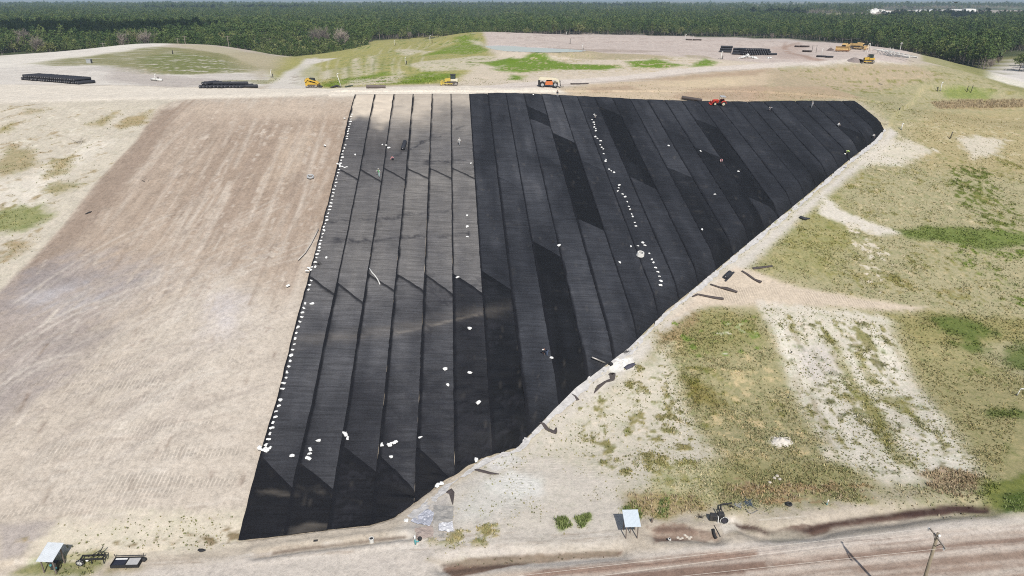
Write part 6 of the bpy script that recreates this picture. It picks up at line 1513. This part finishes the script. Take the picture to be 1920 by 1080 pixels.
MB().box((0,0,.5),(.75,.55,.7),bev=.05).box((0,0,.1),(.9,.7,.1),bev=.02).build('housing', DRK, ob); MB().cyl((.3,-.3,.35),(.3,-.6,.35),.1,10).cyl((-.2,-.28,.7),(-.2,-.36,.7),.12,12).build('outlet', TEAL, ob)
o, q = shelter(1184, 1010, R(2), simple('pale_roof_sheet', alb(226,236,244), .4, var=.03, scale=2), 'open shelter with smooth pale blue white roof beside the ditch', 0)
ob = empty('pump_unit', q+Vector((0,.8,0)), 0, 'grey control box hung under the pale roofed shelter', 'control box')
MB().box((0,0,1.35),(.8,.3,.5),bev=.04).build('housing', GRY, ob); MB().box((0,.05,.55),(.08,.08,1.15)).build('stand', WOOD, ob)
# wheeled pump at left
q = P3(172, 1057)
o = empty('pump_trailer', q, R(4), 'black wheeled pump frame between the left shelter and the tray', 'pump trailer')
MB().box((.1,0,.62),(2.3,.12,.12)).box((.1,.55,.62),(2.3,.12,.12)).box((-1.0,.28,.62),(.12,.7,.12)).box((1.2,.28,.62),(.12,.7,.12)).build('frame', BLK, o)
for y_ in (-.22,): 
    w_ = MB().ring((-1.0,y_,.38),.32,.09,'y',20,8).build('wheel', BLK, o, True); h_ = MB().ring((-1.0,y_-.03,.38),.36,.025,'y',24,6)
    for k in range(10): a = 2*PI*k/10; h_.box((-1.0+.37*math.cos(a), y_-.03, .38+.37*math.sin(a)), (.05,.06,.05), (0,-a,0)); h_.box((-1.0+.2*math.cos(a), y_-.06, .38+.2*math.sin(a)), (.3,.03,.03), (0,-a,0))
    h_.build('rim', WHT, w_); MB().cyl((-1.0,y_-.05,.38),(-1.0,y_+.05,.38),.27,16).build('hub', DRK, w_)
MB().tube([(.3,.1,.7),(.9,.6,1.15),(1.1,.8,1.5)],.05,6).tube([(-.3,.2,.7),(.9,.6,1.2)],.04,6).tube([(1.0,.3,.65),(1.05,.3,1.25),(1.35,.3,1.2),(1.4,.2,.4)],.05,6).build('boom', BLK, o)
MB().tube([(.0,.1,.62),(.05,-.05,0)],.05,6).tube([(1.2,.1,.62),(1.25,-.05,0)],.05,6).build('jack_leg', BLK, o); MB().ball((-.4,.1,.42),.16).build('float', WHT, o)
q = P3(234, 1066)
o = empty('tray_table', q, R(2), 'low black tray with one dark and one pale panel', 'tray')
MB().box((0,.55,.28),(2.7,1.15,.1)).box((0,-.02,.3),(2.75,.07,.35)).box((0,1.12,.3),(2.75,.07,.35)).box((-1.37,.55,.3),(.07,1.2,.35)).box((1.37,.55,.3),(.07,1.2,.35)).box((0,.55,.36),(.07,1.1,.1)).tube([(-1.5,1.2,.6),(1.5,1.2,.6)],.03,6).tube([(-1.4,1.2,.3),(-1.5,1.2,.85)],.03,6).tube([(1.4,1.2,.3),(1.5,1.2,.85)],.03,6).build('frame', BLK, o)
MB().box((-.68,.45,.36),(1.24,.8,.05),bev=.01).build('dark_panel', simple('slate_panel', alb(52,54,66), .5, var=.15), o); MB().box((.7,.55,.36),(1.22,1.0,.05),bev=.01).build('pale_panel', simple('pale_panel', alb(206,204,202), .5, var=.1), o)
MB().box((-.68,.95,.365),(1.2,.2,.05)).build('pale_edge', WHT, o)
scrap([(267,1051),(271,1052),(274,1053)], [.2,.26,.15], 'black lump at the right end of the tray', BLK, flat=.9, name='black_bucket', cat='bucket')
# pump group beside the ditch
q = P3(1357, 980)
o = empty('pump_trailer', q, R(-2), 'black drum pump with white rim beside the ditch', 'pump')
w_ = MB().ring((0,-.1,.42),.36,.10,'y',22,8).build('wheel', BLK, o, True); MB().cyl((0,-.16,.42),(0,.06,.42),.36,18).build('drum', simple('dark_navy_paint', (.03,.03,.045), .6), w_)
h_ = MB()
for k in range(16): a = 2*PI*k/16; h_.box((.46*math.cos(a), -.16, .42+.46*math.sin(a)), (.06,.05,.09), (0,-a,0))
h_.build('rim', WHT, w_)
MB().box((-.25,.55,.5),(.7,.6,.75),bev=.06).build('motor_box', DRK, o); MB().tube([(-.3,.8,.8),(-.35,1.5,.9)],.07,6).tube([(-.05,.8,.8),(-.1,1.45,.9)],.07,6).build('frame', BLK, o)
q = P3(1337, 975); o = empty('pump_unit', q, R(-10), 'black boxy pump unit left of the white rimmed drum', 'pump')
MB().box((0,0,.45),(.8,.6,.7),bev=.06).build('housing', DRK, o); MB().box((.48,0,.35),(.08,.9,.6)).build('side_panel', WHT, o)
MB().cyl((.1,-.31,.5),(.1,-.37,.5),.18,14).build('fan_cover', BLK, o)
pipe_thing('suction_pipe', [(1350,962),(1351,953),(1356,952),(1364,951.5),(1371,950)], .09, BLK, 'black elbow pipe behind the white rimmed drum', 'pipe', lift=.45)
MBp = brush(1370, 951, 12, .5, 'dark valve cluster at the end of the black elbow pipe', up=1.5, seed=13, name='valve_cluster', cat='valve', th=.05)
pipe_thing('hose', [(1337,994),(1338,1000),(1340,1007),(1343,1011)], .16, BLK, 'thick black hose dropping into the ditch', 'hose')
pipe_thing('hose', [(1339,985),(1343,992),(1348,1001),(1351,1007)], .03, BLK, 'thin black cable beside the thick black hose', 'hose')
pipe_thing('hose', [(1398,955),(1404,962),(1411,963),(1421,957)], .05, STEEL, 'thin bent grey rod below the blue grey net', 'rod')
def stub(u, v, R_, h, mat, label, lean=(0,0), name='standpipe'):
    q = P3(u, v); o = empty(name, q, 0, label, 'standpipe'); e = Vector((lean[0], lean[1], h))
    MB().tube([(0,0,-.2), tuple(e)], R_, 16, cap=False).build('barrel', mat, o, True); MB().tube([tuple(e*.98), tuple(e*1.0)], R_*.86, 16).build('dark_mouth', BLK, o)
    m = MB().ring((0,0,0), R_, .045, 'z', 20, 6); r_o = m.build('lip', mat, o, True); r_o.location = e; return o
stub(697, 1017, .24, .55, PVC, 'wide white standpipe with a dark mouth below the cover foot')
stub(1257, 1014, .14, .35, PVC, 'small white pipe end with black mouth in the ditch', (-.15,-.1))
q = P3(779, 1020); o = empty('hydrant', q, 0, 'teal and white hydrant below the plastic sheets', 'hydrant')
MB().cyl((0,0,-.1),(0,0,.62),.11,10).cyl((0,0,.3),(.4,.05,.34),.07,8).build('barrel', TEAL, o, True); MB().cyl((-.02,0,.62),(-.04,0,1.15),.09,10).build('riser', WHT, o, True); MB().ball((.42,.5,.28),.25).build('float', BLK, o, True)
q = P3(1550, 947); o = empty('hydrant', q, 0, 'small teal and white marker pipe in the lower grass', 'marker'); MB().cyl((0,0,-.1),(.02,0,.3),.06,8).build('barrel', TEAL, o, True); MB().cyl((.02,0,.3),(.1,0,.75),.055,8).build('riser', WHT, o, True)
q = P3(1479, 947); o = MB().ring((0,0,.16), .26, .13, 'z', 20, 8).build('old_tyre', BLK, None, True); o.location = q; tag(o, 'black tyre lying in the lower grass left of the teal marker', 'tyre')
def stone(u, v, s_, label, group, mat=None):
    q = P3(u, v); g = np.random.default_rng(int(u*7+v)); bm_ = bmesh.new(); bmesh.ops.create_icosphere(bm_, subdivisions=2, radius=s_)
    for w in bm_.verts: w.co = w.co*(1+g.normal(0, .09)); w.co.z *= .6
    me = bpy.data.meshes.new('stone'); bm_.to_mesh(me); bm_.free(); o = link('stone', me, None, mat or CONC); o.location = q+Vector((0,0,s_*.25)); tag(o, label, 'stone', group)
CONC = simple('pale_stone', alb(216,206,192), .9, var=.15, scale=5, bump=.4)
for u, v in ((1271,1009),(1275,1012),(1279,1010),(1288,1007),(1292,1011),(1295,1008),(1284,1004)): stone(u, v, .2, 'pale stone among several in the brown ditch hollow', 'pale stones in the ditch hollow')
for u, v in ((1443,905),(1452,897),(1462,899),(1457,893)): stone(u, v, .22, 'pale stone in the small group on the lower grass', 'pale stones on the lower grass')
stone(1186, 985, .16, 'dark stone right of the pale roofed shelter', None, DRK) if False else None
for u, v, lb in ((1222,980,'upright weathered stub right of the pale roofed shelter'),): 
    q = P3(u, v); o = MB().box((0,0,.3),(.2,.2,.65),(.1,.05,.2),bev=.03).build('timber_stub', WOOD); o.location = q; tag(o, lb, 'timber stub')
# ------------------------------------------------------------------ utility pole and lines
zt = 10.2
px_, py_ = on_z(1757.5, 1006, zt); px_, py_ = float(px_), float(py_)
o = empty('utility_pole', (px_, py_, zf(px_, py_)), 0, 'weathered utility pole with crossarm standing by the dirt road', 'utility pole'); zb = zf(px_, py_)
MB().tube([(0,0,-.5),(0,0,5),(0,0,zt-zb+.35)], [.19,.16,.13], 12).build('pole', simple('pole_timber', alb(150,138,118), .9, var=.2, scale=3), o, True)
e0 = Vector(on_z(1742,988,zt)+(0,))-Vector((px_,py_,0)); e1 = Vector(on_z(1771.5,1027,zt)+(0,))-Vector((px_,py_,0)); e0.z = e1.z = zt-zb
am = MB(); d_ = (e1-e0); am.box(tuple((e0+e1)/2+Vector((0,-.17,0))), (d_.length, .11, .13), (0,0,math.atan2(d_.y, d_.x)), bev=.01); ca = am.build('crossarm', simple('arm_timber', alb(176,166,154), .85, var=.15), o)
MB().tube([tuple(e0*.55+Vector((0,-.1,(zt-zb)*.45))), (0,-.12,zt-zb-1.0)],.03,6).tube([tuple(e1*.55+Vector((0,-.1,(zt-zb)*.45))), (0,-.12,zt-zb-1.0)],.03,6).build('brace', DRK, o)
for e in (e0*.96, e1*.96, Vector((.02,0,zt-zb+.3))):
    if abs(e.z-(zt-zb)) < .5 and e.length > zt-zb+.01: e = Vector((e.x, e.y-.17, zt-zb))
    MB().cyl((e.x,e.y,e.z+.05),(e.x,e.y,e.z+.14),.05,8).ball((e.x,e.y,e.z+.24),.12,10,7,(1,1,1.1)).build('insulator', WHT, o, True)
WIREM = simple('bright_wire', (.62,.58,.52), .5, .3, .05)
def wire(p, via, lab):
    a = Vector(p); b = Vector((float(via[0]), float(via[1]), via[2])); d = (b-a); e = a+d*1.7
    pts = []
    for t in np.linspace(0, 1.7, 30): q = a+d*float(t); q.z = a.z+(b.z-a.z)*float(t)-.0*t; pts.append(q-a)
    o = MB().tube(pts, .011, 5).build('power_line', WIREM); o.location = a; tag(o, lab, 'wire')
c0 = Vector((px_, py_, zb))
wire(c0+e0*.96+Vector((0,0,.3)), on_z(980,1079,9.3)+(9.3,), 'uppermost of the thin wires running left from the utility pole')
wire(c0+Vector((.02,0,zt-zb+.6)), on_z(1122,1080,9.5)+(9.5,), 'middle of the thin wires running left from the utility pole')
wire(c0+e1*.96+Vector((0,0,.3)), on_z(1440,1063,9.7)+(9.7,), 'lowest of the thin wires running left from the utility pole')
for u, vt, Y, lb in ((345,67,372,'tallest far utility pole behind the olive mound top'),(332,71,380,'shorter far utility pole just left of the tallest one'),(426,67,372,'far utility pole behind the right shoulder of the olive mound'),(192,80,372,'far utility pole behind the pale rim at upper left')):
    x, y, z = at_y(u, vt, Y); b = zf(x, y); o = empty('utility_pole', (x, y, b), .3, lb, 'utility pole'); h = z-b
    MB().tube([(0,0,-.3),(0,0,h)], [.2,.14], 8).build('pole', simple('pale_pole', alb(150,142,130), .8), o); MB().box((0,0,h-.5),(2.6,.12,.14)).box((0,0,h-1.6),(1.8,.12,.13)).build('crossarm', _mats['pale_pole'], o)
# ------------------------------------------------------------------ pond
zw = CAMZ-17.25
PD = [(908,85.5),(935,84.5),(962,85.5),(990,88),(1020,89),(1058,91.5),(1085,93.5),(1100,95),(1090,96.8),(1050,98),(1015,98.3),(985,97.2),(950,96),(925,92.5),(912,88.5)]
PW = [tuple(map(float, on_z(u, v, zw))) for u, v in PD]
co = np.empty(len(GX)*3, np.float32); ground.data.vertices.foreach_get('co', co); co = co.reshape(-1, 3)
m_ = np.where((GX > -40) & (GX < 60) & (GY > 240) & (GY < 340))[0]; sd = poly_sd(GX[m_], GY[m_], PW)
zz = co[m_, 2]; zz = np.where(sd > 0, np.minimum(zz, zw-.02-.5*sstep(0, 3, sd)), np.maximum(zz, zw+.03+.0*sd)*1.0)
far_ = sstep(0, 9, -sd); zz = np.where(sd > 0, zz, co[m_, 2]*far_+np.maximum(np.minimum(co[m_,2], zw+.25), zw+.04)*(1-far_)); co[m_, 2] = zz
ground.data.vertices.foreach_set('co', co.ravel()); ground.data.update()
bm_ = bmesh.new(); vs = [bm_.verts.new((x, y, zw)) for x, y in [(x, y) for x, y in PW]]; bm_.faces.new(vs); bmesh.ops.triangulate(bm_, faces=bm_.faces[:]); me = bpy.data.meshes.new('pond_water'); bm_.to_mesh(me); bm_.free()
s = NT('pond_water'); tc = s.n('ShaderNodeTexCoord').outputs['Object']; s.b.inputs['Base Color'].default_value = (.36,.38,.47,1); s.b.inputs['Roughness'].default_value = .06; s.bump(s.noise(tc, 1.2, 3), .05, .02)
tag(link('pond_water', me, None, s.m), kind='structure')
# ------------------------------------------------------------------ far town
def hall(u, v, Y, w, d, h, label, roofm, wallm, gable=False):
    dx, dy, dz = pdir(u, v); x = float(dx/dy*Y); o = empty('warehouse', (x, Y, NAT), random.uniform(-.15, .15), label, 'building', 'white buildings in the far town')
    MB().box((0,0,h/2), (w, d, h)).build('wall', wallm, o)
    MB().prism([(-w/2-1,h),(w/2+1,h),(w/2+1,h+.5),(0,h+(.16*w if gable else 1.2)),(-w/2-1,h+.5)] if gable else [(-w/2-.6,h+.02),(w/2+.6,h+.02),(w/2+.6,h+.5),(0,h+1.4),(-w/2-.6,h+.5)], -d/2-.6, d/2+.6).build('roof', roofm, o)
    dw = MB()
    for k in range(max(2, int(w/9))): dw.box((-w/2+4+k*9, -d/2-.06, 1.9), (4, .1, 3.6))
    dw.build('loading_doors', GRY, o)
WW = simple('white_wall', (.78,.78,.76), .7, var=.05); WR = simple('white_metal_roof', (.80,.80,.80), .5, var=.05); TR = simple('tan_roof', (.45,.40,.34), .8)
for u, Y, w, d, h, lb, rm in ((1632,2750,34,20,9,'white gabled building at the left end of the far town',WR),(1640,2980,26,16,10,'white house block behind the left gabled building of the far town',WR),(1652,3100,22,14,8,'small pale house second row left in the far town',TR),(1666,2820,24,16,7,'low pale building right of the left gabled one',TR),
    (1712,2740,46,20,8,'long white building left of centre in the far town',WR),(1730,2900,60,24,9,'wide white shed in the centre of the far town',WR),(1747,2790,36,18,7,'low white building centre right in the far town',WR),(1765,2960,40,20,9,'pale building between the centre shed and the big white hall',TR),(1793,2830,72,30,12,'largest bright white hall of the far town',WR),(1816,2790,40,22,14,'tall pale building right of the large white hall',WR),(1736,2620,20,12,6,'small white building nearest in the far town',WR)):
    hall(u, 22, Y, w, d, h, lb, rm, WW, rm is WR and w < 40)
# pale cleared ground around the far town
def far_patch(name, us, Y0, Y1, col):
    P = []; 
    for u, Y in [(us[0], Y0), (us[1], Y0), (us[1], Y1), (us[0], Y1)]: dx, dy, _ = pdir(u, 25); P.append((float(dx/dy*Y), Y, NAT+.05))
    me = bpy.data.meshes.new(name); me.from_pydata(P, [], [(0,1,2,3)]); tag(link(name, me, None, simple(name, col, .95, var=.35, scale=.02)), kind='structure')
far_patch('town_ground', (1605, 1925), 2100, 3690, alb(176,164,146)); far_patch('far_field', (1838, 1912), 1835, 2145, alb(205,195,160))
for k in range(120):     # trees among the town's buildings
    u = random.uniform(1605, 1895); Y = random.uniform(2250, 3650); dx, dy, _ = pdir(u, 22); tree('twig' if k % 3 else 'oak', float(dx/dy*Y), Y, random.uniform(.5, .9), 'small tree among the buildings of the far town', 'trees in the far town')
# ------------------------------------------------------------------ bird
bx, by, bz = at_y(1792, 5, 210); o = empty('bird', (bx, by, bz), .5, 'dark soaring bird high over the far town', 'bird')
bd = MB().ball((0,0,0), .16, 10, 7, (2.1,1,.9)).ball((.36,0,.03), .09).prism([(-.3,-.02),(-.3,.02),(-.62,.03),(-.62,.0)], -.12, .12)
for sg in (-1,1): bd.add([(.18,sg*.1,.05),(-.2,sg*.1,.05),(-.22,sg*.9,.32),(-.05,sg*1.15,.38),(.12,sg*.8,.30),(.18,sg*.1,.02),(-.2,sg*.1,.02),(-.22,sg*.9,.30),(-.05,sg*1.15,.37),(.12,sg*.8,.28)], [(0,1,2,3,4),(9,8,7,6,5),(0,5,6,1),(1,6,7,2),(2,7,8,3),(3,8,9,4),(4,9,5,0)])
bd.build('body', simple('dark_feathers', (.03,.028,.026), .8), o, True)
# ------------------------------------------------------------------ clouds overhead, out of the frame, whose shadows fall on the wood
CLM = NT('cloud'); CLM.b.inputs['Base Color'].default_value = (.85,.85,.86,1); CLM.b.inputs['Roughness'].default_value = 1
for cxy, sz, sd_ in (((-760,900),(430,210,60),1),((1150,1960),(620,190,70),2),((-1150,2950),(420,260,70),3),((60,3700),(800,260,80),4)):
    H = 1000.; sx = cxy[0]+SUN.x/SUN.z*(H-25); sy = cxy[1]+SUN.y/SUN.z*(H-25)
    bm_ = bmesh.new(); g = np.random.default_rng(sd_)
    for k in range(16):
        c = (g.uniform(-.75,.75)*sz[0], g.uniform(-.7,.7)*sz[1], g.uniform(-.2,.5)*sz[2]); e = 1-.5*abs(c[0])/sz[0]
        r_ = bmesh.ops.create_icosphere(bm_, subdivisions=3, radius=1.)
        for v in r_['verts']: n_ = fbm(np.array([v.co.x*3+k]), np.array([v.co.y*3+v.co.z*2]), 1, 5+sd_, 3)[0]; v.co = Vector((c[0]+v.co.x*sz[0]*.36*e*(1+.35*(n_-.5)), c[1]+v.co.y*sz[1]*.5*e*(1+.35*(n_-.5)), c[2]+v.co.z*sz[2]*.8))
    me = bpy.data.meshes.new('cloud'); bm_.to_mesh(me); bm_.free(); o = link('cloud', me, None, CLM.m); o.location = (sx, sy, H); me.polygons.foreach_set('use_smooth', np.ones(len(me.polygons), bool)); tag(o, kind='structure')
# ------------------------------------------------------------------ grass tufts and reeds
def tufts(name, pts, hts, wid, cols, blades=5, seed=5):
    g = np.random.default_rng(seed); n = len(pts); V = np.empty((n, blades, 3, 3), np.float32); C = np.empty((n, blades, 3, 4), np.float32); C[..., 3] = 1
    a = g.uniform(0, 6.28, (n, blades)); t = g.uniform(.15, .75, (n, blades)); h = hts[:,None]*g.uniform(.6, 1.2, (n, blades)); off = g.normal(0, .5, (n, blades, 2))*hts[:,None,None]*.45
    bx_ = pts[:,None,0]+off[...,0]; by_ = pts[:,None,1]+off[...,1]; w = wid[:,None]*g.uniform(.7, 1.3, (n, blades))
    px2, py2 = -np.sin(a), np.cos(a)
    V[:,:,0,0] = bx_-px2*w; V[:,:,0,1] = by_-py2*w; V[:,:,0,2] = pts[:,None,2]-.03
    V[:,:,1,0] = bx_+px2*w; V[:,:,1,1] = by_+py2*w; V[:,:,1,2] = pts[:,None,2]-.03
    V[:,:,2,0] = bx_+np.cos(a)*t*h; V[:,:,2,1] = by_+np.sin(a)*t*h; V[:,:,2,2] = pts[:,None,2]+h
    sh = g.uniform(.7, 1.25, (n, blades, 1)); C[..., :3] = (cols[:,None,:]*sh)[:,:,None,:]
    me = np_mesh(name, V.reshape(-1, 3), np.arange(n*blades*3).reshape(-1, 3), False); fattr(me, 'tint', C.reshape(-1, 4), 'FLOAT_COLOR'); return me
s = NT('grass_blades'); s.l(s.attr('tint').outputs['Color'], s.b.inputs['Base Color']); s.b.inputs['Roughness'].default_value = .9; s.b.inputs['Specular IOR Level'].default_value = .1; M_GR = s.m
N_T = 48000
m_ = np.where((grass > .12) & (GY > 46) & (GY < 212) & (np.abs(GX) < 190) & (np.abs(GX/np.maximum(GY, 1)) < .86))[0]
dst = np.hypot(GX[m_], GY[m_]); area = np.gradient(gx)[None]*np.gradient(gy)[:,None]; pr = grass[m_]**1.2*area.ravel()[m_]/np.maximum(dst, 70)**1.3*np.clip(fbm(GX[m_], GY[m_], 3., 95, 3)*2-.35, .05, 2); pr /= pr.sum()
pick = rng.choice(m_, N_T, p=pr); jx = GX[pick]+rng.uniform(-.4, .4, N_T)*np.maximum(1, 1); jy = GY[pick]+rng.uniform(-.4, .4, N_T)
ss_, aa_ = to_sa(jx, jy); inside = (ss_ > SEAM_S[0]-.6) & (ss_ < SEAM_S[-1]+.5) & (aa_ > a_bot(ss_)-.6) & (aa_ < a_top(ss_)+.6); ok = ~inside
pick = pick[ok]; jx = jx[ok]; jy = jy[ok]; gz_ = co[pick, 2]; gr_ = grass[pick]
cc = colr[pick]; lum = cc.mean(1, keepdims=True); k = rng.uniform(0, 1, (len(pick), 1))
cc = np.where(lum > .33, np.array([.23,.22,.115])*(.75+.6*k), cc*(.84+.5*k)); cc = cc*np.where(k > .5, np.array([1.05,1.02,.97]), np.array([.86,.95,.82]))
hts = (.10+.20*rng.uniform(0, 1, len(pick))**2)*(.6+.6*gr_); me = tufts('meadow_grass', np.stack([jx, jy, gz_], 1), hts, .045+.05*rng.uniform(0, 1, len(pick)), cc)
tag(link('meadow_grass', me, None, M_GR), kind='stuff')
def reeds(polys, n, h, c, seed):
    P = []
    for pl in polys:
        q = np.array(pl, float); U = rng.uniform(q[:,0].min(), q[:,0].max(), n*3); V_ = rng.uniform(q[:,1].min(), q[:,1].max(), n*3); k = poly_sd(U, V_, [tuple(p) for p in q]) > 0
        X, Y = unproj(U[k][:n], V_[k][:n]); P.append(np.stack([X, Y, zfun(X, Y)], 1))
    P = np.concatenate(P); kk = rng.uniform(0, 1, (len(P), 1)); cc = np.asarray(c[0])*(1-kk)+np.asarray(c[1])*kk
    return tufts('dry_reeds', P, h*rng.uniform(.5, 1.15, len(P)), np.full(len(P), .05), cc, 6, seed)
me = reeds([[(1720,882),(1770,876),(1835,890),(1832,912),(1760,914)],[(1175,925),(1300,930),(1330,955),(1240,972),(1185,958)],[(1360,905),(1620,915),(1640,938),(1350,935)],[(1735,905),(1830,915),(1820,935),(1760,925)]], 130, .45, ((.34,.25,.16),(.42,.36,.23)), 3)
tag(link('dry_reeds', me, None, M_GR), kind='stuff')
me = reeds([[(1745,192),(1800,188),(1935,187),(1935,201),(1760,204)]], 800, .8, ((.36,.27,.17),(.42,.36,.24)), 4); me.name = 'dry_reeds'
tag(link('dry_reeds', me, None, M_GR), kind='stuff')
me = reeds([[(1038,972),(1060,968),(1072,985),(1052,996)],[(1078,970),(1105,962),(1110,972),(1090,992)],[(1165,955),(1190,940),(1205,962),(1200,978)],[(1880,928),(1940,922),(1940,962),(1885,962)],[(1240,935),(1256,935),(1252,972),(1228,972)]], 110, .36, ((.12,.16,.05),(.24,.28,.11)), 6); me.name = 'leafy_weeds'
tag(link('leafy_weeds', me, None, M_GR), kind='stuff')
